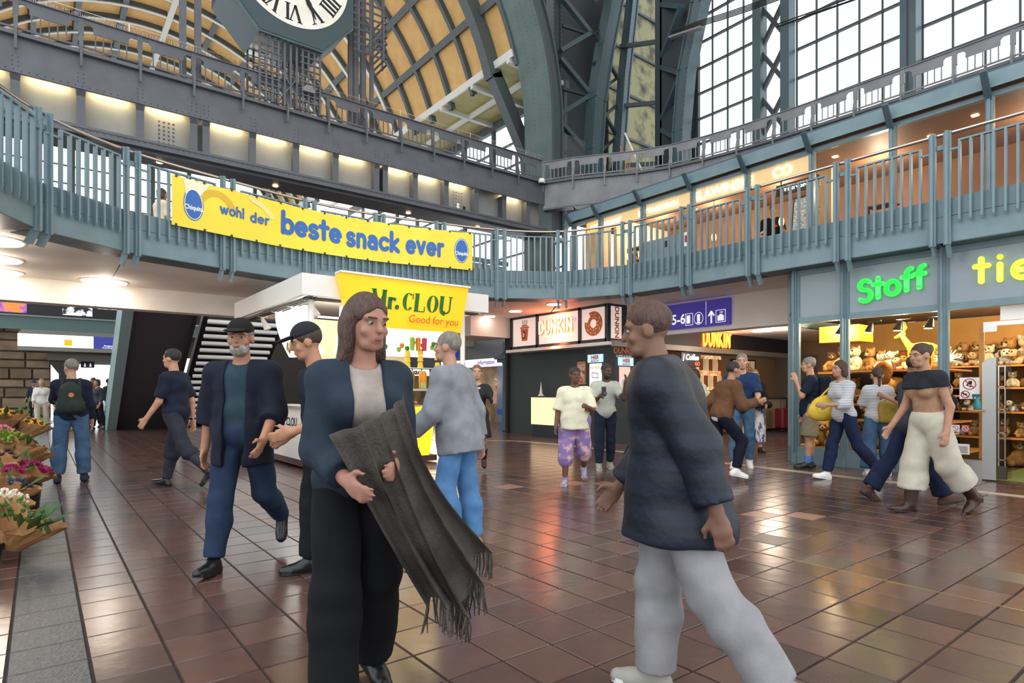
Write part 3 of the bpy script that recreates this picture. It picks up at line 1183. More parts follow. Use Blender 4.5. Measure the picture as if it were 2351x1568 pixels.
rv.build('rivets', M_arch, arch, kind='stuff')


def riveted_column(x0, x1, y0, y1, z0, z1, label):
    c = thing('riveted_column', label, 'column', ((x0 + x1) / 2, (y0 + y1) / 2, z0))
    m = MB().box(x0, x1, y0, y1, z0, z1)
    m.build('shaft', M_column, c)
    m = MB()
    xm, ym = (x0 + x1) / 2, (y0 + y1) / 2
    m.box(xm - .015, xm + .015, y0 - .02, y0, z0, z1)
    m.box(x0 - .02, x0, ym - .015, ym + .015, z0, z1)
    for za, zb in ((z0, z0 + .62),):
        m.box(x0 - .015, x1, y0 - .015, y0, za, zb)
        m.box(x0 - .015, x0, y0 - .015, y1, za, zb)
    m.build('cover_plate', M_column, c)
    rv = MB()
    k = 0
    while z0 + .1 + .17 * k < min(z1, 5.4):
        z = z0 + .1 + .17 * k
        for y in (y0 + .06, ym - .07, ym + .07, y1 - .06):
            rivet(rv, x0 - .012, y, z, (-1, 0), .018)
        for x in (x0 + .06, xm - .07, xm + .07, x1 - .06):
            rivet(rv, x, y0 - .012, z, (0, -1), .018)
        k += 1
    rv.build('rivets', M_column, c, kind='stuff')
    return c


c = riveted_column(14.0, 14.67, 16.25, 17.2, 0, 6.95, 'dark green riveted steel column beside the doughnut counter')
m = MB().box(13.975, 13.985, 16.5, 16.75, 1.35, 2.1)
m.build('notice', M_whitep, c, label='white paper notice')
m = MB()
for k in range(14):
    m.box(13.972, 13.976, 16.54, 16.54 + (.1, .17, .13)[k % 3], 1.4 + .045 * k, 1.415 + .045 * k)
m.build('print', M_ink, c)
m = MB().tube([(13.975, 16.72 + .17 * math.cos(R(a)), .98 + .27 * math.sin(R(a))) for a in range(0, 361, 15)], .018, 5, False)
m.build('oval_cover', M_column, c)
rc = thing('round_pillar', 'round teal pillar with square capital beside the riveted column', 'pillar', (11.9, 15.4, 0))
MB().lathe([(.24, 0), (.23, .05), (.22, 2.15), (.24, 2.2)], (11.9, 15.4, 0), 20).build('shaft', mat('pillar_teal', '4d6068', .35), rc, smooth=True)
m = MB().box(11.55, 12.25, 15.05, 15.75, 2.3, 2.4)
m.box(11.62, 12.18, 15.12, 15.68, 2.2, 2.3)
m.add([(11.65, 15.15, 2.4), (12.15, 15.15, 2.4), (12.15, 15.65, 2.4), (11.65, 15.65, 2.4), (11.8, 15.3, 2.58), (12, 15.3, 2.58), (12, 15.5, 2.58), (11.8, 15.5, 2.58)], [(0, 1, 5, 4), (1, 2, 6, 5), (2, 3, 7, 6), (3, 0, 4, 7)])
m.box(11.75, 12.05, 15.25, 15.55, 2.55, 2.85)
m.build('capital', M_tealdark, rc)

# ================================================================== LATTICE CORNER AND TALL WINDOWS
lat = struct('wall_right_corner', 'lattice steelwork corner between the arch and the tall windows')


def beam_path(name, pts, w, d, m, up, root):
    mb = MB()
    for p, q in zip(pts, pts[1:]):
        mb.bar(p, q, w, d, up)
        for e in (-1, 1):
            u = Vector(up).normalized() * (d / 2)
            dd = (Vector(q) - Vector(p)).normalized()
            sd = dd.cross(Vector(up)).normalized() * (w / 2 * e)
            mb.bar(Vector(p) - u + sd, Vector(q) - u + sd, .06, .08, up)
    o_ = mb.build(name, m, root)
    rb = MB()
    for p, q in zip(pts, pts[1:]):
        p, q = Vector(p), Vector(q)
        n_ = max(int((q - p).length / .16), 1)
        dd = (q - p).normalized()
        sd = dd.cross(Vector(up)).normalized()
        for k in range(n_):
            c_ = p.lerp(q, (k + .5) / n_) - Vector(up) * (d / 2 + .04)
            for e in (-w / 2, w / 2):
                rb.ball(c_ + sd * e, .024, 5, 2)
    rb.build('rivets', M_steelw, o_, kind='stuff')
    return o_


M_latt = mat('lattice_teal', '41545b', .42)
M_lattd = mat('lattice_dark', '2f3a40', .5)
beam_path('arch_leg', [(16.75, 16.5, 8.4), (16.82, 16.5, 10.5), (17.0, 16.5, 12.5), (17.45, 16.5, 14.7), (18.05, 16.5, 17), (18.6, 16.5, 18.5)], .55, .5, M_latt, (0, 1, 0), lat)
beam_path('arch_leg', [(18.25, 16.6, 8.4), (18.4, 16.6, 11), (18.7, 16.6, 14), (19.2, 16.6, 17.3), (19.5, 16.6, 19)], .3, .4, M_latt, (0, 1, 0), lat)
beam_path('arch_leg', [(18.1, 13.35, 8.4), (18.1, 13.32, 10.5), (18.1, 13.1, 12.6), (18.1, 12.55, 14.7), (18.1, 11.9, 16.2), (18.1, 11.2, 17.4)], .4, .5, M_latt, (1, 0, 0), lat)
beam_path('upright', [(15.5, 17.3, 8.6), (15.5, 17.3, 19)], .35, .4, M_lattd, (0, 1, 0), lat)
beam_path('upright', [(18.9, 14.9, 8.6), (18.9, 14.9, 19)], .3, .3, M_lattd, (0, 1, 0), lat)
for z in (9.2, 11.6, 14.0, 16.4):
    for p, q in (((15.6, 17.0, z + 2.3), (16.9, 16.7, z + 1.2)), ((15.6, 17.0, z + .2), (16.9, 16.7, z + 1.2)), ((18.9, 14.9, z + 2.2), (18.2, 13.4, z + 1.1)), ((18.9, 14.9, z), (18.2, 13.4, z + 1.1))):
        MB().bar(p, q, .22, .16).build('diagonal_brace', M_latt, lat)
    MB().bar((15.7, 17.0, z + 1.2), (16.8, 16.8, z + 1.2), .1, .1).build('cross_tie', M_lattd, lat)
    for p, q in (((16.95, 16.6, z), (18.35, 16.7, z + 1.2)), ((18.4, 16.7, z), (17.0, 16.6, z + 1.2)), ((17.0, 16.7, z + 1.2), (18.5, 16.8, z + 2.4))):
        MB().bar(p, q, .12, .1).build('diagonal_brace', M_lattd, lat)
    MB().bar((18.5, 16.6, z + 1.2), (19.3, 15.0, z + 1.0), .14, .14).build('cross_tie', M_lattd, lat)
M_stain = mat('stained_olive_panel', '86825f', .75, col2='3f3d32', nscale=1.6, contrast=(.48, .66))
for k in range(6):
    MB().box(18.9, 22.8, 17.6, 17.66, 8.4 + 1.9 * k, 10.24 + 1.9 * k).build('stained_panel', M_stain, lat)
    MB().box(18.8, 22.9, 17.5, 17.6, 10.24 + 1.9 * k, 10.34 + 1.9 * k).build('panel_bar', M_lattd, lat)
MB().box(15.2, 25, 18.6, 18.7, 8.4, 24).build('rear_panel', mat('shadow_blue_panel', '2c3438', .7), lat)  # dark backdrop panels closing off the sky behind the lattice
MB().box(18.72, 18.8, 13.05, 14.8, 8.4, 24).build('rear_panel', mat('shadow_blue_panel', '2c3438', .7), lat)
nt = MB()
for k in range(26):
    a = 15.35 + k * .06
    nt.bar((a, 16.62, 8.7), (a + .02, 16.62, 10.9), .006, .006)
for k in range(38):
    z = 8.75 + k * .058
    nt.bar((15.35, 16.62, z), (16.9, 16.62, z - .05), .006, .006)
tag(nt.build('bird_net', mat('net_cord', '8d9094', .6)), 'fine grey bird net hung between the arch and the lattice leg', 'net')['kind'] = 'stuff'
tag(MB().tube([(17.2, 15.2, 10.9), (17.55, 14.35, 8.75)], .035, 6).build('white_pole', M_whitep), 'white pole leaning behind the curved parapet', 'pole')
tag(MB().tube([(17.05, 15.3, 10.4), (17.25, 14.75, 8.75)], .025, 6).build('orange_pole', mat('orange_paint', 'd9682a', .5)), 'thin orange pole leaning beside the white pole', 'pole')
tr = thing('cable_tray', 'bundle of dark cables on a bracket crossing the tall windows', 'cable tray', (17.4, 12, 13.4))
TRAY = [(17.4, 13.2, 13.66), (17.4, 12.2, 13.5), (17.4, 11.2, 13.28), (17.4, 10.3, 13.11), (17.4, 9.3, 12.95), (17.4, 8, 12.75)]
MB().tube([(17.4, 9.4, 12.17), (17.4, 7.24, 11.88), (17.4, 4.5, 11.5)], .03, 5).build('cable', M_black, tr)
MB().tube([(17.4, 9.4, 12.25), (17.4, 7.24, 11.96), (17.4, 4.5, 11.58)], .02, 5).build('cable', M_black, tr)
for k in range(5):
    MB().tube([(x, y, z + .045 * k) for x, y, z in TRAY], .018, 5).build('cable', M_black, tr)
MB().bar((17.4, 13.3, 13.64), (17.4, 12.0, 13.4), .2, .06).build('bracket', M_steelw, tr)

WA = 18.6
M_wbar = mat('window_bar', '3b4146', .5)
wins = [(10.63, 13.0, 4), (6.37, 9.41, 5), (2.6, 6.0, 5), (-1.6, 2.3, 6)]
for wi, (b0, b1, nc) in enumerate(wins):
    w = struct('window_%d' % (3 + wi), 'tall gridded window of frosted panes, bay %s from the lattice corner' % ('nearest', 'second', 'third', 'fourth')[wi])
    pw = (b1 - b0) / nc
    for c in range(nc + 1):
        MB().box(WA - .03, WA + .03, b0 + pw * c - .022, b0 + pw * c + .022, 7.6, 18).build('glazing_bar', M_wbar, w)
    for r in range(11):
        z = 8.3 + .9 * r
        MB().box(WA - .05, WA + .05, b0, b1, z - .03, z + .03).build('glazing_bar', M_wbar, w)
        for c in range(nc):
            MB().box(WA - .006, WA + .006, b0 + pw * c + .022, b0 + pw * (c + 1) - .022, z + .03, z + .87).build('pane', M_skyglass, w)
wl = struct('wall_right', 'steel framed wall carrying the tall windows')


def lattice_pier(b0, b1, wide):
    for b in (b0, b1):
        MB().box(WA - .5, WA - .1, b - wide / 2, b + wide / 2, 7.6, 18.5).build('pier_flange', M_latt, wl)
    if b1 - b0 > .7:
        for k in range(7):
            z = 7.9 + 1.45 * k
            MB().bar((WA - .3, b0, z), (WA - .3, b1, z + 1.45), .12, .12).build('diagonal_brace', M_lattd, wl)
            MB().bar((WA - .25, b1, z), (WA - .25, b0, z + 1.45), .12, .12).build('diagonal_brace', M_lattd, wl)
            MB().box(WA - .01, WA + .01, b0 + .14, b1 - .14, z, z + 1.4).build('pane', M_skyglass, wl)


lattice_pier(9.55, 10.48, .28)
lattice_pier(6.08, 6.3, .16)
lattice_pier(2.38, 2.52, .16)
MB().box(WA - .1, WA + .3, -2, 13.2, 6.4, 8.1).build('sill_wall', M_steel, wl)
# ================================================================== BANNER ON THE BALUSTRADE
M_yel = mat('banner_yellow', 'f4d93c', .45, col2='eed236', nscale=1.5)
M_blue = mat('banner_blue', '2f62ad', .5)
M_bwhite = mat('banner_white', 'f3efe0', .5)
RL = np.array(RAIL)
CUM = np.concatenate([[0], np.cumsum(np.linalg.norm(np.diff(RL, axis=0), axis=1))])


def rail_at(s, d):
    i = int(np.clip(np.searchsorted(CUM, s) - 1, 0, len(RL) - 2))
    p, q = RL[i], RL[i + 1]
    t = (q - p) / np.linalg.norm(q - p)
    p = p + t * (s - CUM[i])
    return p[0] + t[1] * d, p[1] - t[0] * d


def s_of(pt):
    return CUM[int(np.argmin(np.linalg.norm(RL - np.array(pt), axis=1)))]


BS0 = s_of((1.594, 11.1))
BS1 = s_of((7.686, 11.26))
BL = BS1 - BS0


def bz(s):
    f = (s - BS0) / BL
    return 3.935 + .02 * f, 4.745 + .03 * f


def bpos(x, y, d):
    """banner frame: x 0..1 along, y 0..1 up"""
    s = BS0 + x * BL
    z0, z1 = bz(s)
    wv = .012 * math.sin(x * 46) * (y - .2) + .008 * math.sin(x * 17 + y * 3)
    X, Y = rail_at(s, .15 + wv + d)
    return (X, Y, z0 + (z1 - z0) * y - .012 * abs(math.sin(x * BL * math.pi / .5)) * max(y - .9, 0) * 10)


ban = thing('banner', 'long yellow advertising banner with blue lettering tied to the gallery balustrade', 'banner', (*rail_at((BS0 + BS1) / 2, .15), 3.93))
m = MB()
NX, NY = 160, 6
vs = [bpos(i / NX, j / NY, 0) for i in range(NX + 1) for j in range(NY + 1)]
m.add(vs, [(i * (NY + 1) + j, (i + 1) * (NY + 1) + j, (i + 1) * (NY + 1) + j + 1, i * (NY + 1) + j + 1) for i in range(NX) for j in range(NY)])
m.build('cloth', M_yel, ban, smooth=True)
PB = lambda x, y, d: bpos(x / BL, y / .81, d + .006)
m = MB()
for t_, xa, xb, sz, yy, w_ in (('wohl', .79, 1.22, .165, .36, .2), ('der', 1.33, 1.68, .165, .34, .2), ('beste', 1.92, 3.17, .37, .27, .24), ('snack', 3.29, 4.43, .37, .25, .24), ('ever', 4.59, 5.42, .37, .25, .24)):
    q_ = (xb - xa) / (word_w(t_, .1) * sz)
    word(m, t_, lambda x, y, d: PB(xa + x * q_, y, d + .005), sz, 0, yy, w_, .1)
m.build('lettering', M_blue, ban)


def ring_face(mb, cx, cy, rx, ry, P, d, n=28):
    mb.add([P(cx + rx * math.cos(2 * math.pi * k / n), cy + ry * math.sin(2 * math.pi * k / n), d) for k in range(n)], [tuple(range(n))])


for cx in (.35, 5.84):
    for mm, rx, ry, d in ((M_blue, .165, .265, .0), (M_bwhite, .152, .25, .002), (M_blue, .14, .238, .004)):
        m = MB()
        ring_face(m, cx, .4, rx, ry, PB, d)
        m.build('emblem', mm, ban)
    me = text_mesh('Chiquita', .105, .003)
    m = MB()
    m.add([PB(cx + v.co.x * .86, .34 + v.co.y, .006) for v in me.vertices], [tuple(p.vertices) for p in me.polygons])
    m.build('lettering', M_bwhite, ban)
# printed peeled fruit at the left end
m = MB()
ribbon(m, arc(BL * .12, .2, BL * .055, .48, 35, 150, 14), .11, PB, 0)
m.build('print', mat('print_gold', 'dcae2c', .5), ban)
m = MB()
m.add([PB(x, y, .001) for x, y in ((.18, .8), (.62, .79), (.36, .42), (.27, .3))], [(0, 1, 2, 3)])
m.build('print', mat('print_cream', 'efe6c6', .5), ban)
m = MB()
ribbon(m, [(BL * .22, .74), (BL * .255, .66), (BL * .285, .5)], .09, PB, 0)
m.build('print', mat('print_pale_yellow', 'ead98a', .5), ban)
m = MB()
for k in range(14):
    for y in (.02, .985):
        x = .012 + .976 * k / 13
        p = bpos(x, y, .004)
        m.cbox(p, (.03, .03, .03))
        if y > .5:
            q = bpos(x, y, -.06)
            m.bar(p, (q[0], q[1], 4.8), .008, .008)
m.build('cable_ties', M_black, ban, kind='stuff')

# ================================================================== RESTAURANT ON THE GALLERY
rest = struct('wall_restaurant', 'teal framed glass front of the restaurant on the gallery')
RB_ = [13.13, 12.03, 10.5, 8.95, 7.5, 6.05, 4.55, 3.08, 1.6, .1]
RA = 12.6
for k, b in enumerate(RB_):
    m = MB().box(RA - .06, RA + .06, b - .05, b + .05, 3.75, 6.22)
    m.box(RA - .1, RA - .06, b - .02, b + .02, 3.75, 6.22)
    m.build('post', M_teal, rest)
    m = MB().prism([(RA - .1, b - .03, 6.15), (RA + .02, b - .03, 6.1), (RA + .32, b - .03, 6.55), (RA + .2, b - .03, 6.55)], (0, .06, 0))
    m.bar((RA - .12, b, 6.18), (RA - .38, b, 6.52), .05, .1, (0, 1, 0))
    m.build('eave_bracket', M_tealdark, rest)
m = MB().box(RA - .02, RA + .1, .1, 13.13, 6.2, 6.28)
m.build('head_rail', M_teal, rest)
m = MB()
m.add([(RA - .12, -1, 6.3), (RA - .12, 13.2, 6.3), (RA + .2, 13.2, 6.42), (RA + .2, -1, 6.42)], [(0, 1, 2, 3)])
m.build('eave_lining', mat('eave_lining', 'cfc3b2', .6), rest)
m = MB().prism([(RA - .16, -1, 6.3), (RA - .16, -1, 6.56), (RA + .1, -1, 6.6), (RA + .1, -1, 6.5)], (0, 14.2, 0))
m.prism([(RA - .16, 13.2, 6.3), (RA - .16, 13.2, 6.56), (RA + .5, 14.1, 6.56), (RA + .5, 14.1, 6.3)], (.1, 0, 0))
m.build('eave_board', M_teal, rest)
MB().box(RA - .1, 17, -1, 13.3, 6.56, 6.62).build('ceiling_restaurant_roof', M_tealdark, None, kind='structure')
for k in range(len(RB_) - 1):
    b1, b0 = RB_[k], RB_[k + 1]
    if k == 4:
        pass
    MB().box(RA + .02, RA + .03, b0 + .06, b1 - .06, 3.95, 6.18).build('pane', glass('shop_glass', 'f0e8de', .16), rest)
    MB().box(RA - .03, RA + .05, b0 + .05, b1 - .05, 3.75, 3.97).build('kick_rail', M_teal, rest)
MB().box(RA - .01, RA + .04, 8.98, 10.46, 3.97, 5.2).build('teal_panel', M_teal, rest)
MB().box(RA - .025, RA - .01, 9.7, 9.78, 4.95, 5.1).build('lock_box', M_black, rest)
m = MB().box(RA - .02, RA - .012, 9.02, 9.2, 4.85, 5.2)
m.build('fire_notice', M_whitep, rest, label='white notice with red symbol')
MB().box(RA - .024, RA - .018, 9.04, 9.18, 4.95, 5.12).build('fire_symbol', M_red, rest)
M_brown = mat('restaurant_brown', '80604a', .6, col2='705340', nscale=1)
MB().box(15.6, 15.7, -1, 13.3, 3.75, 6.5).build('wall_restaurant_rear', M_brown, None, kind='structure')
MB().box(RA + .05, 15.7, -1, 13.3, 6.3, 6.36).build('ceiling_restaurant', M_brown, None, kind='structure')
MB().box(13.2, 15.7, 12.0, 12.1, 3.75, 6.3).build('wall_restaurant_cream', mat('cream_wall', 'f2e4c6', .6), None, kind='structure')
MB().box(RA + .1, RA + .5, 12.1, 12.75, 4.2, 6.2).build('wall_restaurant_cream', mat('cream_wall', 'f2e4c6', .6), None, kind='structure')
MB().box(RA + .08, RA + .52, 11.4, 12.75, 3.76, 4.25).build('trim_wood_dado', M_ply, None, kind='structure')
MB().box(14.0, 14.35, 6.3, 6.6, 3.75, 6.3).build('wall_restaurant_pillar', mat('cream_wall', 'f2e4c6', .6), None, kind='structure')
for k in range(14):
    MB().box(13.4 + .4 * (k % 3), 13.5 + .4 * (k % 3), 1 + .82 * k, 1.1 + .82 * k, 6.285, 6.3).build('trim_downlight', mat('warm_bulb', 'ffcf8c', emit=14), None, kind='structure')
# header lettering
m = thing('restaurant_sign', 'lit white restaurant lettering on the pale header band of the gallery front', 'sign', (RA + .1, 8.5, 5.95))
MB().box(RA + .1, RA + .13, 6.1, 12.7, 5.88, 6.2).build('header_board', mat('header_glow', 'ecdab4', emit=.75), m)
mw = mat('lit_letter_white', 'fff6e4', emit=2.2)
for body, b, sz in (('RESTAURANT', 11.95, .19), ('MITTAGSTISCH', 10.1, .19), ('SLAWINSKE', 8.2, .3), ('CO', 6.75, .3)):
    text('letters', body, sz, mw, (RA + .09, b, 6.03), RZ_A, m, .004, .008)
t = thing('wine_sign', 'dark blue hanging sign with white wine bar lettering inside the gallery restaurant', 'sign', (13.0, 6.6, 5.72))
MB().box(13.0, 13.05, 6.1, 7.05, 5.62, 5.86).build('board', mat('sign_navy', '28324a', .5), t)
text('lettering', 'WEINSKO', .17, mw, (12.99, 6.58, 5.74), RZ_A, t, .003, .004)
for a in (6.2, 6.95):
    MB().box(13.02, 13.03, a, a + .01, 5.86, 6.3).build('cord', M_black, t)
t = thing('menu_screen', 'tall tilted menu screen behind the gallery restaurant glass', 'screen', (12.75, 6.35, 4.2))
MB().prism([(12.75, 6.05, 4.45), (12.75, 6.6, 4.45), (12.8, 6.55, 5.42), (12.8, 6.1, 5.42)], (.06, 0, 0)).build('frame', M_black, t)
MB().prism([(12.742, 6.09, 4.5), (12.742, 6.56, 4.5), (12.79, 6.52, 5.38), (12.79, 6.13, 5.38)], (-.004, 0, 0)).build('screen_face', mat('menu_screen_face', '46525e', .3, col2='c9d4da', nscale=22, stretch=(1, 1, 3), emit=.7), t)
MB().box(12.76, 12.84, 6.25, 6.4, 3.75, 4.47).build('stand', M_black, t)
t = thing('chalkboard', 'black chalkboard in a wooden frame on the cream restaurant wall', 'chalkboard', (13.1, 10.85, 4.7))
MB().box(13.1, 13.14, 10.6, 11.5, 4.45, 5.3).build('frame', mat('oak_frame', '8a5a32', .5), t)
MB().box(13.09, 13.1, 10.65, 11.45, 4.5, 5.25).build('slate', mat('slate_black', '1f1f22', .7), t)
for k, s in enumerate(('Mittagstisch', 'Suppe', 'Pasta', 'und Salate')):
    text('chalk_writing', s, .13, M_whitep, (13.085, 11.05, 5.15 - .17 * k), RZ_A, t, shear=.2)
for b in (10.9, 8.6, 6.9, 11.3):
    t = thing('pendant_lamp', 'glowing amber bulb pendant in the gallery restaurant, %s' % {10.9: 'beside the chalkboard', 8.6: 'behind the teal panel end', 6.9: 'below the wine bar sign', 11.3: 'against the cream wall'}[b], 'pendant lamp', (12.95, b, 5.0))
    MB().box(12.945, 12.955, b - .005, b + .005, 5.15, 6.3).build('cord', M_black, t)
    MB().ball((12.95, b, 5.02), .06, 8, 6, (1, 1, 1.9)).build('bulb', mat('amber_bulb', 'ffc66e', emit=9), t, smooth=True)
t = thing('shelf_rack', 'black metal shelf rack behind the gallery glass beside the pillar', 'shelf', (13.2, 5.0, 3.75))
for b in (4.75, 5.2):
    MB().box(13.2, 13.24, b, b + .03, 3.75, 5.0).build('upright', M_black, t)
for z in (4.0, 4.33, 4.66, 4.97):
    MB().box(13.2, 13.5, 4.75, 5.23, z, z + .02).build('shelf_board', M_black, t)
for i, b in enumerate((11.2, 9.5, 7.6, 5.4, 2.6)):
    lamp('restaurant_light', 'POINT', (14.3, b, 5.9), 80, (1, .86, .7), .15)

# ================================================================== PLUSH SHOP FRONT
FA = 10.6
shop = struct('wall_toy_shop_front', 'teal framed glass front of the plush toy shop under the gallery')
M_frost = mat('frosted_sign_glass', '8d989c', .25, col2='87929a', nscale=1)
for b in (5.38, 4.55, 3.15, .9):
    m = MB().box(FA - .07, FA + .06, b - .035, b + .035, 0, 3.4)
    m.box(FA - .11, FA - .07, b - .012, b + .012, .2, 3.4)
    m.box(FA - .03, FA + .03, b - .07, b + .07, 0, 3.4)
    m.build('post', M_teal, shop)
MB().box(FA - .024, FA + .05, .9, 5.38, 2.46, 2.56).build('transom', M_teal, shop)
MB().box(FA - .024, FA + .05, .9, 5.38, 3.3, 3.395).build('head_rail', M_teal, shop)
MB().box(FA - .05, FA + .12, 3.15, 5.38, 0, .28).build('plinth', M_teal, shop)
MB().box(FA - .06, FA + .1, 2.67, 3.15, 0, .27).build('steel_plinth', M_alu, shop)
for b0, b1 in ((4.6, 5.33), (3.2, 4.5), (.95, 3.1)):
    MB().box(FA, FA + .02, b0, b1, 2.56, 3.3).build('sign_panel', M_frost, shop)
for b0, b1 in ((4.6, 5.33), (3.2, 4.5), (2.67, 3.1)):
    MB().box(FA + .005, FA + .015, b0, b1, .28, 2.46).build('pane', glass('window_glass', 'fbfaf6', .08), shop)
# bevelled corner and flank to the corridor
m = MB()
m.prism([(FA + .02, 5.38, 2.46), (FA + .25, 5.62, 2.46), (FA + .28, 5.59, 2.46), (FA + .05, 5.36, 2.46)], (0, 0, .1))
m.prism([(FA - .02, 5.38, 0), (FA + .22, 5.64, 0), (FA + .28, 5.58, 0), (FA + .05, 5.34, 0)], (0, 0, .28))
m.box(FA + .22, FA + .3, 5.56, 5.64, 0, 3.4)
m.box(FA + .28, 13.3, 5.58, 5.64, 0, .28)
m.box(FA + .28, 13.3, 5.58, 5.64, 2.46, 2.56)
m.build('corner_frame', M_teal, shop)
MB().prism([(FA + .02, 5.4, .28), (FA + .24, 5.62, .28), (FA + .245, 5.615, .28), (FA + .025, 5.395, .28)], (0, 0, 2.2)).build('pane', glass('window_glass'), shop)
MB().box(FA + .3, 13.3, 5.6, 5.61, .28, 2.46).build('pane', glass('window_glass'), shop)
MB().prism([(FA + .02, 5.4, 2.56), (FA + .24, 5.62, 2.56), (FA + .245, 5.615, 2.56), (FA + .025, 5.395, 2.56)], (0, 0, .8)).build('sign_panel', M_frost, shop)
MB().box(FA + .3, 13.3, 5.6, 5.62, 2.56, 3.42).build('sign_panel', M_frost, shop)

sg = thing('shop_sign', 'raised glowing letters reading Stoff tie in green and lime on the grey glass panels', 'sign', (FA, 3.4, 2.8))
PS = lambda x, y, d: (FA - .03 - d, 4.32 - x, 2.74 + y)
M_green = mat('glow_green', '4be06c', emit=.5)
M_lime = mat('glow_lime', 'e2f25a', emit=.6)
x = 0
for c, dy in zip('Stoff', (-.02, .0, .03, .07, .09)):
    m = MB()
    for st in GL[c][1]:
        ribbon(m, [(x + p[0] * .33, dy + p[1] * .33 * 1.05) for p in st], .07, PS, .04)
    m.build('letter', M_green, sg)
    x += (GL[c][0] + .06) * .33
x = 1.56
for c in 'tie':
    m = MB()
    for st in GL[c][1]:
        ribbon(m, [(x + p[0] * .36, .06 + p[1] * .36) for p in st], .07, PS, .04)
    m.build('letter', M_lime, sg)
    x += (GL[c][0] + .22) * .36
x += .02
for c in 'r':
    m = MB()
    for st in GL[c][1]:
        ribbon(m, [(x + p[0] * .36, .08 + p[1] * .36) for p in st], .07, PS, .04)
    m.build('letter', M_lime, sg)
# interior
toy = thing('window_display', 'pale wooden display deck and shelves in the toy shop window', 'display stand', (11.6, 4.3, .28))
M_och = mat('ochre_wall', 'b98a4a', .8, col2='a87a3e', nscale=2)
MB().box(13.3, 13.4, -1.5, 5.6, 0, 2.6).build('wall_toy_shop_rear', M_och, None, kind='structure')
MB().box(10.7, 13.4, -1.5, 5.55, 2.62, 2.68).build('ceiling_toy_shop', mat('shop_ceiling', '6b5138', .8), None, kind='structure')
MB().box(FA + .02, 13.3, -1.5, 2.66, .0, .012).build('floor_toy_shop', mat('green_carpet', '5f6a34', .9, col2='525d2c', nscale=60), None, kind='structure')
MB().box(10.75, 12.6, 3.16, 5.5, .26, .3).build('window_deck', M_ply, toy)
MB().box(12.3, 12.35, 3.7, 5.4, .3, 2.0).build('display_back', mat('display_dark', '3a2a1e', .8), toy)
tag(MB().box(11.3, 11.9, 4.62, 5.3, 2.15, 2.44).build('yellow_box', mat('lit_yellow_box', 'e9b83a', .6)), 'yellow box hanging under the ceiling of the corner toy window', 'box')
for b0, b1, z in ((3.25, 4.35, .78), (3.25, 4.45, 1.2), (3.25, 4.45, 1.62)):
    MB().box(11.1, 12.3, b0, b1 + .3, z - .03, z).build('shelf_board', M_ply, toy)
MB().box(10.75, 10.79, 2.7, 2.76, .28, 2.2).build('wood_post', M_ply, toy)
for b, e in ((4.9, 42), (3.9, 70), (3.35, 40), (2.0, 55), (.6, 50)):
    lamp('display_light', 'POINT', (11.1 if b > 3 else 11.9, b, 2.35), e, (1, .8, .5), .06)
for k, (b, lb) in enumerate(((4.75, 'black spot lamp in the shop window above the yellow box'), (4.28, 'black spot lamp at the top of the middle shop window, left one'), (3.85, 'black spot lamp glaring at the top of the middle shop window'), (3.42, 'black spot lamp at the top of the middle shop window, right one'))):
    t = thing('spot_lamp', lb, 'spot lamp', (10.95, b, 2.4))
    MB().box(10.93, 10.97, b - .15, b + .05, 2.42, 2.44).build('arm', M_black, t)
    sdf_obj('shade', [cap((10.95, b, 2.38), (10.93, b + .03, 2.25), .035, .075, cut=[((10.93, b + .03, 2.25), (0, .2, -1))])], .015, M_black, t, k=0)
    MB().lathe([(.06, 0), (.06, .005)], (10.93, b + .03, 2.238), 12).build('bulb', mat('spot_bulb', 'ffe9b8', emit=30 if k == 2 else 5), t)

# door zone: notices, anti-theft gate, bottle shelf
t = thing('prohibition_notice', 'white notice with two red prohibition rings on the toy shop door glass', 'notice', (FA - .01, 2.83, 1.2))
MB().box(FA - .012, FA - .006, 2.71, 2.95, 1.15, 1.46).build('sheet', M_whitep, t)


def pring(mb, a, b, z, r, w=.012):
    ribbon(mb, [(b + r * math.cos(R(k)), z + r * math.sin(R(k))) for k in range(0, 361, 15)], w, lambda x, y, d: (a - d, x, y), .002, False)
    ribbon(mb, [(b + r * .7, z + r * .7), (b - r * .7, z - r * .7)], w, lambda x, y, d: (a - d, x, y), .002, False)


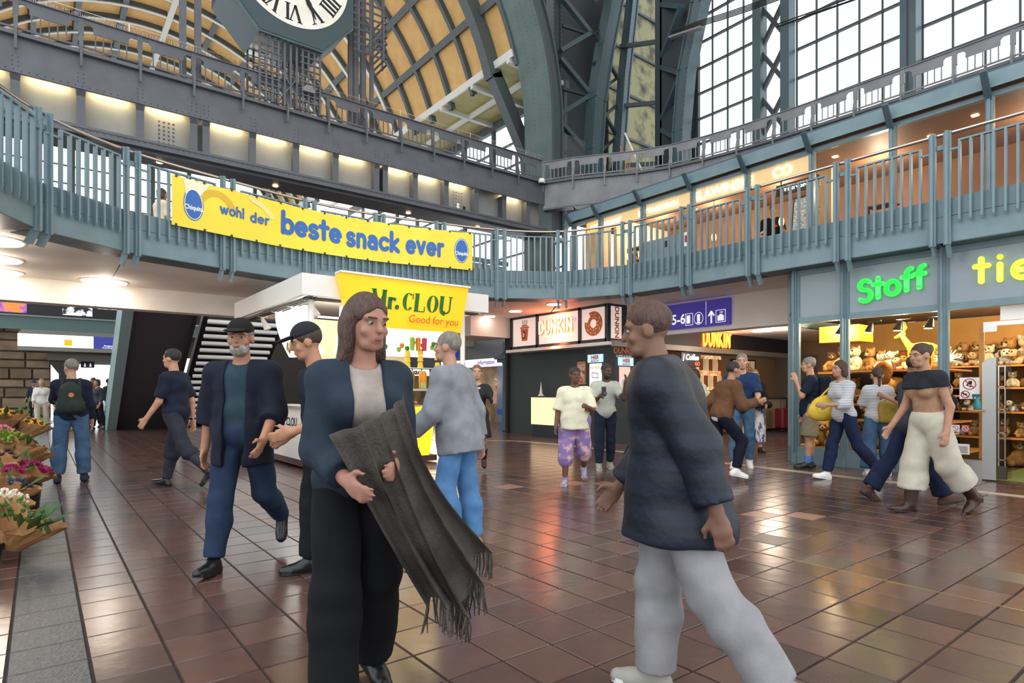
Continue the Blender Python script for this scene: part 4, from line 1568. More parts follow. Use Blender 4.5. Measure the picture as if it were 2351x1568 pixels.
m = MB()
pring(m, FA - .013, 2.83, 1.365, .075)
pring(m, FA - .013, 2.88, 1.215, .05)
m.build('red_ring', M_red, t)
m = MB()
m.box(FA - .016, FA - .013, 2.8, 2.84, 1.36, 1.41)
m.prism([(FA - .013, 2.85, 1.34), (FA - .013, 2.79, 1.34), (FA - .013, 2.82, 1.32)], (-.002, 0, 0))
m.prism([(FA - .013, 2.85, 1.39), (FA - .013, 2.87, 1.34), (FA - .013, 2.84, 1.34)], (-.002, 0, 0))
m.box(FA - .016, FA - .013, 2.86, 2.9, 1.21, 1.228)
for b in (2.862, 2.895):
    m.box(FA - .016, FA - .013, b, b + .006, 1.19, 1.212)
m.box(FA - .016, FA - .013, 2.9, 2.915, 1.22, 1.24)
m.build('pictogram', M_ink, t)
for (b, z, w, h, lb, mm) in ((3.0, .72, .1, .1, 'small white no smoking sticker low on the toy shop door glass', M_whitep), (2.88, .72, .09, .1, 'small red sticker low on the toy shop door glass', mat('sticker_red', 'c25a55', .5)),
                             (2.94, .42, .22, .15, 'white info sheet at the bottom of the toy shop door glass', M_whitep)):
    t = thing('sticker', lb, 'sticker', (FA - .01, b, z))
    MB().box(FA - .012, FA - .006, b - w / 2, b + w / 2, z - h / 2, z + h / 2).build('sheet', mm, t)
    m = MB()
    if w > .2:
        for k in range(7):
            m.box(FA - .015, FA - .012, b - w * .4, b + w * (.2 + .15 * (k % 2)), z - .055 + .015 * k, z - .05 + .015 * k)
        m.build('print', M_ink, t)
    else:
        pring(m, FA - .013, b, z, .035, .006)
        m.build('symbol', M_red if mm is M_whitep else M_whitep, t)
t = thing('security_gate', 'grey anti-theft gate with clear panel standing at the toy shop entrance', 'security gate', (10.5, 2.6, 0))
m = MB().prism([(10.5, 2.66, .02), (10.5, 2.66, 1.66), (10.5, 2.6, 1.72), (10.5, 2.5, 1.74), (10.5, 2.5, .02)], (.08, 0, 0))
m.build('grey_side', M_alu, t)
MB().prism([(10.53, 2.5, .03), (10.53, 2.5, 1.74), (10.53, 2.34, 1.72), (10.53, 2.34, .06)], (.02, 0, 0)).build('clear_panel', glass('acrylic', 'e6e8e4', .2), t)
m = MB()
for b in (2.47, 2.4):
    m.box(10.52, 10.56, b, b + .012, .1, 1.6)
for z in (.3, .68, 1.0, 1.32, 1.6):
    m.box(10.52, 10.56, 2.4, 2.482, z, z + .012)
m.build('antenna_loop', M_chrome, t)
MB().box(10.515, 10.565, 2.39, 2.485, .04, .22).build('foot_box', mat('bronze_plate', '4d4334', .4, .5), t)
t = thing('door_closer_rail', 'bright metal door fitting at the top of the toy shop entrance', 'door fitting', (FA, 2.45, 2.1))
m = MB().box(FA - .04, FA + .02, 2.52, 2.66, 2.1, 2.18)
m.box(FA - .04, FA + .02, 1.0, 2.66, 2.18, 2.24)
m.build('rail', M_chrome, t)
MB().box(FA + .1, FA + .14, 1, 2.5, 2.26, 2.46).build('white_board', M_whitep, t)
t = thing('wall_shelf', 'small wooden ledge by the toy shop door holding a spray bottle', 'shelf', (10.55, 2.7, .98))
MB().box(10.4, 10.58, 2.64, 2.78, .98, 1.0).build('board', M_ply, t)
t = thing('spray_bottle', 'teal spray bottle standing on the small wooden ledge', 'bottle', (10.49, 2.71, 1.0))
MB().lathe([(.042, 0), (.045, .02), (.042, .1), (.02, .16), (.016, .18)], (10.49, 2.71, 1.0), 14).build('bottle_body', mat('teal_plastic', '1d7f84', .3), t, smooth=True)
m = MB().box(10.475, 10.505, 2.68, 2.77, 1.18, 1.22)
m.box(10.483, 10.497, 2.75, 2.765, 1.14, 1.18)
m.build('trigger_head', mat('teal_plastic_dark', '14585e', .4), t)

# ================================================================== DOUGHNUT COUNTER
DA = 11.0
dk = struct('wall_counter_front', 'dark shop front of the doughnut counter under the gallery')
M_frame = mat('anthracite_frame', '2c3235', .4)
t = thing('sign_box', 'anthracite framed sign box with coffee cup, red glowing lettering and bitten doughnut', 'sign', (DA, 12.1, 2.5))
for b in (14.07, 12.9, 11.21, 10.27):
    MB().box(DA - .06, DA + .04, b - .05, b + .05, 2.5, 3.42).build('frame_post', M_frame, t)
for z in (2.5, 3.36):
    MB().box(DA - .06, DA + .04, 10.27, 14.1, z, z + .07).build('frame_rail', M_frame, t)
M_lit = mat('lit_white_panel', 'f3e3dc', emit=.32)
for b0, b1 in ((12.95, 14.02), (11.26, 12.85), (10.32, 11.16)):
    MB().box(DA - .02, DA + .02, b0, b1, 2.57, 3.36).build('lit_panel', M_lit, t)
MB().box(DA, 11.62, 10.2, 10.32, 2.5, 3.42).build('side_box', M_frame, t)
MB().box(11.03, 11.4, 10.185, 10.2, 2.57, 3.36).build('lit_panel', M_lit, t)
M_org = mat('sign_orange', 'c8692a', .5)
PD = lambda x, y, d: (DA - .024 - d, 13.48 - x, y)
m = MB()
for poly in ([(-.12, 2.72), (.12, 2.72), (.17, 3.06), (-.17, 3.06)], [(-.2, 3.07), (.2, 3.07), (.2, 3.12), (-.2, 3.12)], [(-.14, 3.13), (.14, 3.13), (.1, 3.18), (-.1, 3.18)]):
    m.prism([PD(x, y, 0) for x, y in poly], (-.006, 0, 0))
for x in (-.09, 0, .09):
    ribbon(m, [(x, 3.2), (x + .025, 3.235), (x - .01, 3.27), (x + .015, 3.31)], .02, PD, .006)
m.build('cup_picture', M_org, t)
m = MB()
word(m, 'D', lambda x, y, d: PD(x, y, d + .006), .17, -.06, 2.8, .24, th=.003)
m.build('cup_letter', M_bwhite, t)
PN = lambda x, y, d: (DA - .024 - d, 10.74 - x, 2.97 + y)
m = MB()
for k in range(36):
    a0, a1 = R(10 * k), R(10 * k + 10)
    if 118 < 10 * k + 5 < 168:
        ro = .2
    else:
        ro = .31
    m.prism([PN(.11 * math.cos(a0), .11 * math.sin(a0), 0), PN(ro * math.cos(a0), ro * math.sin(a0), 0), PN(ro * math.cos(a1), ro * math.sin(a1), 0), PN(.11 * math.cos(a1), .11 * math.sin(a1), 0)], (-.006, 0, 0))
m.build('doughnut_picture', M_org, t)
m = MB()
drn = random.Random(4)
for k in range(20):
    a = R(18 * k + drn.uniform(-5, 5))
    if 110 < math.degrees(a) < 172:
        continue
    r = .16 if k % 2 else .25
    th_ = drn.uniform(0, 3.1)
    ribbon(m, [(r * math.cos(a) - .025 * math.cos(th_), r * math.sin(a) - .025 * math.sin(th_)), (r * math.cos(a) + .025 * math.cos(th_), r * math.sin(a) + .025 * math.sin(th_))], .022, lambda x, y, d: PN(x, y, d + .006), .003)
m.build('sprinkles', M_bwhite, t, kind='stuff')
M_neon = mat('neon_white_orange', 'ffdcb0', emit=2.2)
M_neonr = mat('neon_red_back', 'ff5a2c', emit=1.7)
sw = 1.44 / word_w("DUNKIN'", .1)
PW = lambda x, y, d: (DA - .05 - d, 12.8 - x, 2.87 + y * 1.0)
for c0, mm, w, d0 in ((0, M_neonr, .3, 0), (1, M_neon, .18, .03)):
    m = MB()
    word(m, 'DUNKIN', lambda x, y, d: PW(x, y * 1.02, d0), sw, 0, 0, w, .1)
    m.build('neon_letters' if c0 else 'letter_backing', mm, t)
m = MB()
word(m, "'", PW, sw, 1.42, 0, .2)
m.build('apostrophe', mat('neon_magenta', 'e65ab4', emit=2), t)
text('lettering', "DUNKIN'", .2, M_org, (11.22, 10.18, 2.95), 0, t, .006, .002, ry=R(-90))
lamp('neon_spill', 'AREA', (10.75, 12.0, 2.95), 16, (1, .25, .1), 1.0, (0, R(-90), 0)).data.shape = 'RECTANGLE'
MB().box(DA - .15, DA + .5, 10.1, 14.2, 2.4, 2.48).build('canopy_edge', M_white, dk)
MB().box(DA - .05, 20, 10.0, 10.12, 2.36, 2.5).build('canopy_edge', mat('dull_metal', '8f8378', .4, .4), dk)
MB().box(11.2, 20, 14.6, 14.7, 0, 3.4).build('wall_counter_rear', mat('deep_brown', '2e2622', .7), None, kind='structure')
MB().box(11.3, 11.36, 11.15, 14.6, 0, 2.4).build('wall_counter_partition', mat('slate_green_wall', '323b3a', .6), None, kind='structure')
MB().box(13.7, 20, 10.9, 10.96, 0, 2.4).build('wall_corridor', mat('ochre_brown_wall', '7d5a38', .7), None, kind='structure')
MB().box(12.6, 20, 10.12, 10.2, 2.48, 3.0).build('trim_sign_header', mat('header_dark', '241c1a', .5), None, kind='structure')
MB().box(20, 20.2, 4, 15, 0, 3.4).build('wall_corridor_end', mat('corridor_grey', '6d6258', .7), None, kind='structure')
c = thing('counter_pillar', 'black square pillar carrying the ordering screens at the counter corner', 'pillar', (11.3, 10.6, 0))
MB().box(11.08, 11.75, 10.1, 11.1, 0, 2.42).build('shaft', mat('pillar_black', '1d1b1b', .4), c)
text('lettering', "DUNKIN'", .2, mat('copper_letter', 'a8642e', .5), (11.42, 10.09, 2.26), 0, c, .008, .003)
text('lettering', 'COFFEE & DONUTS', .075, M_whitep, (11.42, 10.09, 2.13), 0, c, .001, .002)
M_sky = mat('screen_sky', 'a9cfdd', emit=.75)
for nm, lb, fx in (('order_screen', 'upright ordering screen with a blue HIER header on the hall side of the black pillar', 0), ('order_screen', 'upright ordering screen with a blue HIER header on the corridor side of the black pillar', 1)):
    t = thing(nm, lb, 'screen', (11.07, 10.75, 1.4) if fx == 0 else (11.4, 10.08, 1.4))
    if fx == 0:
        MB().box(11.05, 11.08, 10.5, 11.02, 2.0, 2.2).build('header', M_sky, t)
        MB().box(11.05, 11.08, 10.55, 10.95, 1.3, 1.97).build('screen_face', mat('screen_white', 'e9f1f0', emit=.85), t)
        text('lettering', 'HIER', .13, mat('hot_orange', 'd4562c', .5), (11.045, 10.76, 2.12), RZ_A, t, .006)
        text('lettering', 'BESTELLEN', .055, mat('hot_pink', 'b23a72', .5), (11.045, 10.76, 2.03), RZ_A, t, .002)
        text('lettering', 'DUNKIN', .09, mat('hot_yellow', 'e2c02c', .5), (11.045, 10.75, 1.86), RZ_A, t, .003)
        m = MB()
        ribbon(m, [(10.65, 1.6), (10.85, 1.62), (10.85, 1.74), (10.65, 1.72), (10.65, 1.6)], .02, lambda x, y, d: (11.045 - d, x, y), .002)
        m.build('print', mat('hot_violet', '9a5fc0', .5), t)
    else:
        MB().box(11.16, 11.7, 10.06, 10.09, 1.9, 2.1).build('header', M_sky, t)
        MB().box(11.2, 11.58, 10.06, 10.09, 1.25, 1.87).build('screen_face', mat('screen_rose', 'dbb9ae', emit=.6), t)
        text('lettering', 'HIER', .13, mat('hot_orange', 'd4562c', .5), (11.43, 10.055, 2.02), 0, t, .006)
        text('lettering', 'BESTELLEN', .055, mat('hot_pink', 'b23a72', .5), (11.43, 10.055, 1.93), 0, t, .002)
        m = MB()
        for x in (11.32, 11.42, 11.47):
            m.lathe([(.035, 0), (.045, .16), (.03, .17), (.01, .22)], (x, 10.055, 1.35 + .06 * (x > 11.4)), 8)
        m.build('print', mat('screen_drink', 'aebfd6', .5), t)
t = thing('glow_sign', 'second red-orange neon doughnut sign on the dark header along the corridor', 'sign', (15.4, 10.1, 2.6))
sw = 1.45 / word_w("DUNKIN'", .1)
for mm, w, d0, nm in ((mat('neon_deep_orange', 'ff6a14', emit=2.4), .27, 0, 'letter_backing'), (mat('neon_amber', 'ffb43c', emit=3.2), .15, .02, 'neon_letters')):
    m = MB()
    word(m, 'DUNKIN', lambda x, y, d: (14.68 + x, 10.11 - d0, 2.58 + y * 1.5), sw, 0, 0, w, .1)
    m.build(nm, mm, t)
m = MB()
word(m, "'", lambda x, y, d: (14.68 + x, 10.09, 2.58 + y * 1.5), sw, 1.36, 0, .2)
m.build('apostrophe', mat('neon_magenta', 'e65ab4', emit=2), t)
lamp('neon_spill', 'AREA', (15.4, 9.8, 2.75), 7, (1, .3, .1), .8, (R(-90), 0, 0))
t = thing('neon_coffee_sign', 'small white neon coffee to go sign on black under the corridor header', 'sign', (14.1, 10.1, 2.0))
MB().box(13.72, 14.6, 10.12, 10.15, 1.95, 2.34).build('board', M_black, t)
text('lettering', 'J Coffee', .22, mat('neon_white', 'ffffff', emit=3), (14.12, 10.1, 2.2), 0, t, .002, .004, shear=.2)
text('lettering', 'GO', .15, mat('neon_red', 'ff5a3c', emit=2), (14.42, 10.1, 2.03), 0, t, .002, .004)
t = thing('poster', 'tall framed drink poster on the ochre corridor wall beside the counter', 'poster', (17.9, 10.9, 1.8))
MB().box(17.3, 18.7, 10.85, 10.9, 1.1, 2.3).build('frame', M_black, t)
MB().box(17.37, 18.63, 10.84, 10.85, 1.15, 2.26).build('sheet', mat('poster_sheet', 'd9b48f', col2='b9986f', nscale=1.2, emit=.25), t)
mr = mat('poster_red_text', '8c2a22', .5)
text('lettering', 'RED BULL', .19, mr, (18.0, 10.83, 2.1), 0, t, .004)
text('lettering', 'INFUSIONS', .19, mr, (18.0, 10.83, 1.95), 0, t, .004)
m = MB()
m.add([(18.05 + .11 * math.cos(R(a)), 10.83, 1.78 + .1 * math.sin(R(a))) for a in range(0, 360, 20)], [tuple(range(18))])
m.build('badge', mat('poster_badge', 'c23a34', .5), t)
text('lettering', 'NEU', .09, M_whitep, (18.05, 10.825, 1.78), 0, t, .003)
for x, cc in ((17.72, 'd8452e'), (18.2, 'e0a83c'), (18.45, 'd8c9a0')):
    m = MB().prism([(x - .08, 10.83, 1.3), (x + .08, 10.83, 1.3), (x + .13, 10.83, 1.72), (x - .13, 10.83, 1.72)], (0, -.004, 0))
    m.build('print', mat('poster_drink_' + cc, cc, .5), t)
t = thing('menu_board', 'bright cluttered orange menu board behind the corridor customers', 'menu board', (16.1, 10.9, 1.7))
MB().box(15.5, 16.7, 10.84, 10.9, 1.3, 2.36).build('board', mat('menu_board_glow', 'c9762c', col2='f3d9a8', nscale=9, emit=.5), t)
for k in range(10):
    MB().box(15.56 + .24 * (k % 5), 15.74 + .24 * (k % 5), 10.82, 10.84, 1.4 + .5 * (k // 5), 1.75 + .5 * (k // 5)).build('menu_card', mat(('card_cream', 'card_brown')[k % 2], ('f2dfb8', '8a4f22')[k % 2], .5), t)
t = thing('service_counter', 'beige corridor service counter below the drink poster', 'counter', (18, 10.6, 0))
m = MB().box(17.3, 19.6, 10.3, 10.8, .08, 1.02)
m.build('cabinet', mat('beige_counter', '9b8468', .5), t)
MB().box(17.25, 19.6, 10.25, 10.85, 1.02, 1.07).build('top', M_dark, t)
t = thing('suitcase', 'dark red hard suitcase standing by the corridor counter', 'suitcase', (18.55, 9.85, 0))
sdf_obj('shell', [bx((18.55, 9.85, .42), (.2, .1, .28), .04)], .02, mat('suitcase_red', '6e1620', .35), t, k=0)
MB().tube([(18.45, 9.85, .72), (18.45, 9.85, 1.0), (18.65, 9.85, 1.0), (18.65, 9.85, .72)], .012, 6).build('handle', M_black, t)
for x in (18.4, 18.7):
    MB().ball((x, 9.8, .05), .045).build('wheel', M_black, t)
lamp('corridor_light', 'POINT', (15.5, 8.5, 2.4), 40, (1, .78, .6), .3)
lamp('counter_light', 'POINT', (13.0, 12.3, 2.2), 26, (1, .75, .5), .2)
t = thing('serving_counter', 'lit serving counter with black base in front of the dark counter shop', 'counter', (11.2, 12.4, 0))
MB().box(10.95, 11.25, 11.5, 13.1, 0, .35).build('base', M_black, t)
MB().box(10.9, 11.0, 11.5, 13.1, .35, 1.1).build('lit_front', mat('counter_glow', 'f3cfa4', emit=.8), t)
MB().box(10.9, 11.28, 11.45, 13.15, 1.1, 1.14).build('top', M_dark, t)
t = thing('napkin_stand', 'white paper cone standing on the serving counter beside the riveted column', 'paper cone', (11.1, 12.9, 1.14))
MB().lathe([(.1, 0), (.05, .06), (.02, .25), (.005, .4)], (11.1, 12.9, 1.14), 10).build('cone', M_whitep, t)
t = thing('promo_board', 'small red and white promotion board in an oak frame behind the serving counter', 'notice board', (11.28, 11.6, 1.5))
MB().box(11.26, 11.3, 11.3, 11.62, 1.45, 2.05).build('frame', M_ply, t)
MB().box(11.25, 11.26, 11.33, 11.59, 1.5, 1.98).build('sheet', mat('promo_red', '96282a', .5, col2='e8d9c8', nscale=9), t)

# guide sign over the corridor
t = thing('guide_sign', 'violet-blue station guide sign with arrows, 5-6 and pictograms above the corridor', 'sign', (12.15, 8.55, 2.75))
MB().box(12.1, 12.2, 7.65, 9.47, 2.76, 3.36).build('panel', mat('guide_violet', '463a9a', .35, emit=.25), t)
mw2 = mat('sign_white', 'f5f3f7', emit=.5)
text('lettering', '5-6', .33, mw2, (12.09, 9.0, 2.98), RZ_A, t, .006, sx=.9)
PG = lambda x, y, d: (12.092 - d, 9.42 - x, 2.8 + y)
m = MB()
for x, w in ((.12, .03), (1.32, .04)):
    ribbon(m, [(x, .02), (x, .3)], w, PG, .002, False)
    ribbon(m, [(x - .075, .19), (x, .29), (x + .075, .19)], w, PG, .002, False)
for x0, x1 in ((.62, .82), (1.44, 1.68)):
    ribbon(m, [(x0, .03), (x1, .03), (x1, .3), (x0, .3), (x0, .03)], .012, PG, .002, False)
ribbon(m, arc(.98, .165, .12, .14, 0, 360, 20), .012, PG, .002, False)
ribbon(m, [(1.18, .0), (1.18, .54)], .01, PG, .002, False)
m.build('arrows', mw2, t)
m = MB()
for x0, x1, y0, y1 in ((.65, .75, .07, .26), (.94, 1.02, .1, .26), (1.48, 1.64, .06, .18), (1.53, 1.6, .18, .21), (1.54, 1.62, .24, .26)):
    m.prism([PG(x, y, 0) for x, y in ((x0, y0), (x1, y0), (x1, y1), (x0, y1))], (-.002, 0, 0))
m.prism([PG(x, y, 0) for x, y in ((.92, .05), (1.04, .05), (1.01, .09), (.95, .09))], (-.002, 0, 0))
ribbon(m, arc(.7, .2, .012, .018, 0, 360, 8), .01, PG, .004)
m.build('pictograms', mw2, t)

# ================================================================== JUICE KIOSK
ki = thing('juice_kiosk', 'white roofed juice kiosk with yellow glowing front under the gallery edge', 'kiosk', (4.8, 10.8, 0))
m = MB().box(3.2, 6.75, 9.38, 9.44, 2.76, 3.1)
m.box(3.2, 3.26, 9.44, 13.5, 2.76, 3.1)
m.box(6.69, 6.75, 9.44, 13.5, 2.76, 3.1)
m.build('roof_fascia', M_whitep, ki)
MB().box(3.22, 6.73, 9.4, 13.5, 2.98, 3.06).build('roof_deck', M_whitep, ki)
m = MB()
for k in range(3):
    m.box(3.32 + .06 * k, 3.34 + .06 * k, 9.46, 13.4, 2.72, 2.76)
    m.box(3.3, 6.6, 9.5 + .06 * k, 9.52 + .06 * k, 2.72, 2.76)
m.build('lighting_truss', mat('truss_grey', '5a5558', .5), ki)
for x, y in ((3.4, 9.56), (6.24, 9.5), (5.3, 11.7)):
    MB().tube([(x, y, 0), (x, y, 2.8)], .045, 10).build('post', M_whitep, ki, smooth=True)
MB().box(6.15, 6.42, 9.4, 9.62, 0, .62).build('power_box', M_whitep, ki)
M_kglow = mat('kiosk_yellow_glow', 'ffc81e', emit=1.0)
M_kred = mat('kiosk_plinth_brown', '4a2f2a', .5)
MB().box(3.34, 5.2, 9.55, 12.0, .04, .14).build('plinth', M_kred, ki)
MB().box(5.05, 5.66, 9.46, 9.75, .02, .12).build('plinth', M_kred, ki)
MB().box(3.36, 3.42, 9.6, 12, .14, .98).build('counter_side', M_whitep, ki)
MB().box(3.36, 5.1, 9.58, 9.64, .14, .98).build('counter_front', M_whitep, ki)
MB().prism([(5.1, 9.5, .12), (5.52, 9.5, .12), (5.68, 9.5, 1.02), (5.1, 9.5, .98)], (0, .2, 0)).build('glow_panel', M_kglow, ki, label='glowing yellow front panel')
MB().box(3.3, 5.4, 9.5, 10.1, .98, 1.02).build('worktop', M_alu, ki)
MB().box(3.3, 3.9, 10.1, 12.0, .98, 1.02).build('worktop', M_alu, ki)
MB().box(5.0, 6.2, 9.62, 9.9, 1.27, 1.31).build('glass_shelf', M_alu, ki)
for x0, x1, y0, y1 in ((5.0, 6.2, 9.62, 9.63), (5.0, 5.01, 9.62, 9.9)):
    MB().box(x0, x1, y0, y1, 1.31, 1.68).build('display_glass', glass('window_glass'), ki)
MB().bar((5.0, 9.62, 1.68), (6.2, 9.62, 1.68), .015, .015).build('display_rim', M_chrome, ki)
MB().box(5.0, 6.2, 9.62, 9.9, 1.67, 1.685).build('display_top', glass('window_glass'), ki)
# curved lit menu lanterns
M_menu = mat('lit_menu', 'fbfbf7', col2='f6f4ec', nscale=3, emit=1.25)
for c, (x0, y0, dx, dy, ln) in enumerate(((3.42, 9.95, 0, 1, .75), (3.42, 10.72, 0, 1, .75), (3.95, 9.65, 1, 0, 2.0))):
    m = MB()
    for k in range(6):
        z0, z1 = 2.68 - .13 * k, 2.68 - .13 * (k + 1)
        o0, o1 = .32 * (1 - math.cos(k / 6 * 1.35)), .32 * (1 - math.cos((k + 1) / 6 * 1.35))
        f = lambda s, o: (x0 + dx * s + dy * o, y0 + dy * s + dx * o)
        q = [f(0, o0), f(ln, o0), f(ln, o1), f(0, o1)]
        m.add([(*q[0], z0), (*q[1], z0), (*q[2], z1), (*q[3], z1), (q[0][0] + .1 * dy, q[0][1] + .1 * dx, z0), (q[1][0] + .1 * dy, q[1][1] + .1 * dx, z0), (q[2][0] + .1 * dy, q[2][1] + .1 * dx, z1), (q[3][0] + .1 * dy, q[3][1] + .1 * dx, z1)],
              [(0, 1, 2, 3), (7, 6, 5, 4), (0, 3, 7, 4), (1, 5, 6, 2)])
    m.build('menu_lantern', M_menu, ki)
    m = MB()
    krn = random.Random(c)
    for k in range(9):
        s, zz = krn.uniform(.08, ln - .1), krn.uniform(2.0, 2.15)
        o = .32 * (1 - math.cos((2.68 - zz) / .78 * 1.35)) - .01
        X, Y = x0 + dx * s + dy * o, y0 + dy * s + dx * o
        m.mi = k % 3
        m.ball((X, Y, zz), .05, 6, 4, (.2 if dy else 1, .2 if dx else 1, 1.2))
    m.build('menu_picture', [mat('menu_green', '3f8a3c', .5), mat('menu_orange', 'e08a2c', .5), mat('menu_leaf', '8fbf3c', .5)], ki, kind='stuff')
mp = mat('menu_pink', 'c8365e', .5)
text('menu_lettering', 'SHAKES', .13, mp, (4.16, 9.66, 2.32), 0, ki, .002)
text('menu_lettering', 'BABY', .15, mp, (4.25, 9.69, 2.16), 0, ki, .004)
text('menu_lettering', 'SHAKE', .08, mat('menu_green', '3f8a3c', .5), (4.15, 9.63, 2.52), 0, ki, .001)
m = MB()
for k, cc in enumerate(((5.3, 0), (5.42, 1), (5.55, 2))):
    m.mi = cc[1]
    m.lathe([(.04, 0), (.05, .22), (.03, .24)], (cc[0], 9.72, 2.0), 8)
m.build('menu_picture', [mat('menu_leaf', '8fbf3c', .5), mat('menu_orange', 'e08a2c', .5), mp], ki)
for x, y, k in ((3.45, 9.75, 0), (3.45, 10.6, 1), (3.45, 11.5, 2), (3.45, 12.4, 3), (4.1, 9.5, 4)):
    t = sdf_obj('spot_lamp', [cap((x, y, 2.74), (x + .02, y + .02, 2.66), .03), cap((x + .02, y + .02, 2.66), (x + .1, y - .03, 2.48), .04, .075, cut=[((x + .1, y - .03, 2.48), (.08, -.05, -.18))]), bx((x, y, 2.74), (.1, .03, .02), .005)], .018, M_whitep, None, k=.01)
    tag(t, 'white spot lamp hanging under the kiosk roof, %s' % ('at the near corner', 'second along the left side', 'third along the left side', 'farthest along the left side', 'left of the yellow sign')[k], 'spot lamp')
MB().box(4.2, 6.4, 11.9, 12.0, 0, 2.7).build('kiosk_back', mat('kiosk_cream', 'e4cfae', .6), ki)
lamp('kiosk_light', 'POINT', (4.6, 10.7, 2.55), 30, (1, .9, .75), .2)
sgn = thing('kiosk_sign', 'tilted glowing yellow kiosk sign with green serif lettering', 'sign', (5.0, 9.25, 2.33))
T = [(3.72, 9.12, 3.13), (6.12, 9.12, 3.13), (6.06, 9.3, 2.33), (3.92, 9.3, 2.33)]
Tb = [(3.72, 9.37, 3.13), (6.12, 9.37, 3.13), (6.06, 9.37, 2.33), (3.92, 9.37, 2.33)]
m = MB().add(T + Tb, [(3, 2, 1, 0), (4, 5, 6, 7), (0, 4, 7, 3), (1, 2, 6, 5), (2, 3, 7, 6), (0, 1, 5, 4)])
m.build('yellow_box', mat('kiosk_sign_glow', 'fcc81c', .4, emit=.3), sgn)
MB().bar((3.7, 9.2, 3.14), (6.14, 9.2, 3.14), .24, .03).build('top_cap', M_whitep, sgn)


def PK(x, y, d):
    f = (3.13 - y) / .8
    return (x, 9.12 + .18 * f - .008 - d, y)


def serif(mb, c, x, z, h, w):
    k = h * .25
    sv = lambda X, Z: ribbon(mb, [(X - k * .62, Z), (X + k * .62, Z)], h * .05, PK, .004, False)
    if c == 'M':
        ribbon(mb, [(x, z), (x, z + h)], k * .3, PK, .004, False)
        ribbon(mb, [(x, z + h), (x + w / 2, z)], k * .9, PK, .004, False)
        ribbon(mb, [(x + w / 2, z), (x + w, z + h)], k * .3, PK, .004, False)
        ribbon(mb, [(x + w, z), (x + w, z + h)], k, PK, .004, False)
        for X in (x, x + w):
            sv(X, z), sv(X, z + h)
    elif c == 'r':
        ribbon(mb, [(x, z), (x, z + h * .66)], k, PK, .004, False)
        sv(x, z)
        ribbon(mb, [(x, z + h * .45), (x + w * .5, z + h * .62), (x + w * .8, z + h * .55)], k * .5, PK, .004, False)
        ring_face(mb, x + w * .85, z + h * .55, k * .4, k * .4, PK, .005)
    elif c == '.':
        ring_face(mb, x, z + k * .5, k * .55, k * .55, PK, .004)
    elif c == 'L':
        ribbon(mb, [(x, z), (x, z + h)], k, PK, .004, False)
        sv(x, z + h)
        ribbon(mb, [(x - k * .6, z), (x + w, z), ], h * .06, PK, .004, False)
        ribbon(mb, [(x + w, z), (x + w, z + h * .3)], h * .06, PK, .004, False)
    elif c in 'CO':
        n = 36
        for q in range(n):
            a0, a1 = 2 * math.pi * q / n, 2 * math.pi * (q + 1) / n
            if c == 'C' and (math.cos(a0) > .72):
                continue
            ro, ri = (w / 2, h / 2), (w / 2 - k * .98, h / 2 - h * .04)
            mb.add([PK(x + w / 2 + r_[0] * math.cos(a_), z + h / 2 + r_[1] * math.sin(a_), .004) for a_, r_ in ((a0, ro), (a1, ro), (a1, ri), (a0, ri))], [(0, 1, 2, 3)])
        if c == 'C':
            ribbon(mb, [(x + w * .88, z + h * .98), (x + w * .88, z + h * .66)], h * .06, PK, .004, False)
    elif c == 'U':
        ribbon(mb, [(x, z + h), (x, z + h * .25)] + arc(x + w / 2, z + h * .25, w / 2, h * .25, 180, 270, 6), k, PK, .004, False)
        ribbon(mb, arc(x + w / 2, z + h * .25, w / 2, h * .23, 270, 360, 6) + [(x + w, z + h)], k * .4, PK, .004, False)
        sv(x, z + h), sv(x + w, z + h)


m = MB()
x = 4.3
for c, w, g in (('M', .24, .11), ('r', .12, .04), ('.', .06, .05), ('C', .27, .055), ('L', .2, .04), ('O', .29, .065), ('U', .22, .1)):
    serif(m, c, x, 2.64, .29, w * .79)
    x += w * .79 + g
m.build('lettering', mat('clou_green', '1f6b2e', .5), sgn)
text('script_lettering', 'Good for you', .2, mat('clou_orange', 'd05a1c', .5), (5.45, 9.225, 2.5), 0, sgn, .0, .002, rx=78, shear=.3, sx=.9)
lamp('sign_wash', 'AREA', (4.9, 8.9, 3.35), 10, (1, .9, .6), 1.2, (R(-25), 0, 0)).data.shape = 'DISK'
# kiosk goods
for k, (x, y, n) in enumerate(((5.25, 9.8, 7), (5.5, 9.78, 9), (5.85, 9.76, 12))):
    t = thing('cup_stack', 'stack of yellow paper cups upside down on the kiosk display, %s' % ('lowest left one', 'middle one', 'tallest right one')[k], 'cup stack', (x, y, 1.69))
    for j in range(3):
        MB().lathe([(.055, 0), (.042, .1), (.04, .11)], (x, y, 1.69 + (n / 90 + .02) * j), 12).build('paper_cup', mat('cup_yellow', 'f2c82c', .5), t)
for k, (x, cc, lb) in enumerate(((5.3, '8a7a2c', 'tall jug of greenish juice in the kiosk display'), (5.55, 'e0901e', 'tall jug of orange juice in the kiosk display'), (5.85, 'e8a83a', 'tall jug of pale orange juice in the kiosk display'))):
    t = thing('juice_jug', lb, 'jug', (x, 9.78, 1.31))
    MB().lathe([(.06, 0), (.07, .02), (.075, .26), (.06, .3)], (x, 9.78, 1.31), 12).build('juice', mat('juice_' + cc, cc, .2, emit=.2), t, smooth=True)
    MB().lathe([(.062, .3), (.06, .33)], (x, 9.78, 1.31), 12).build('lid', M_whitep, t)
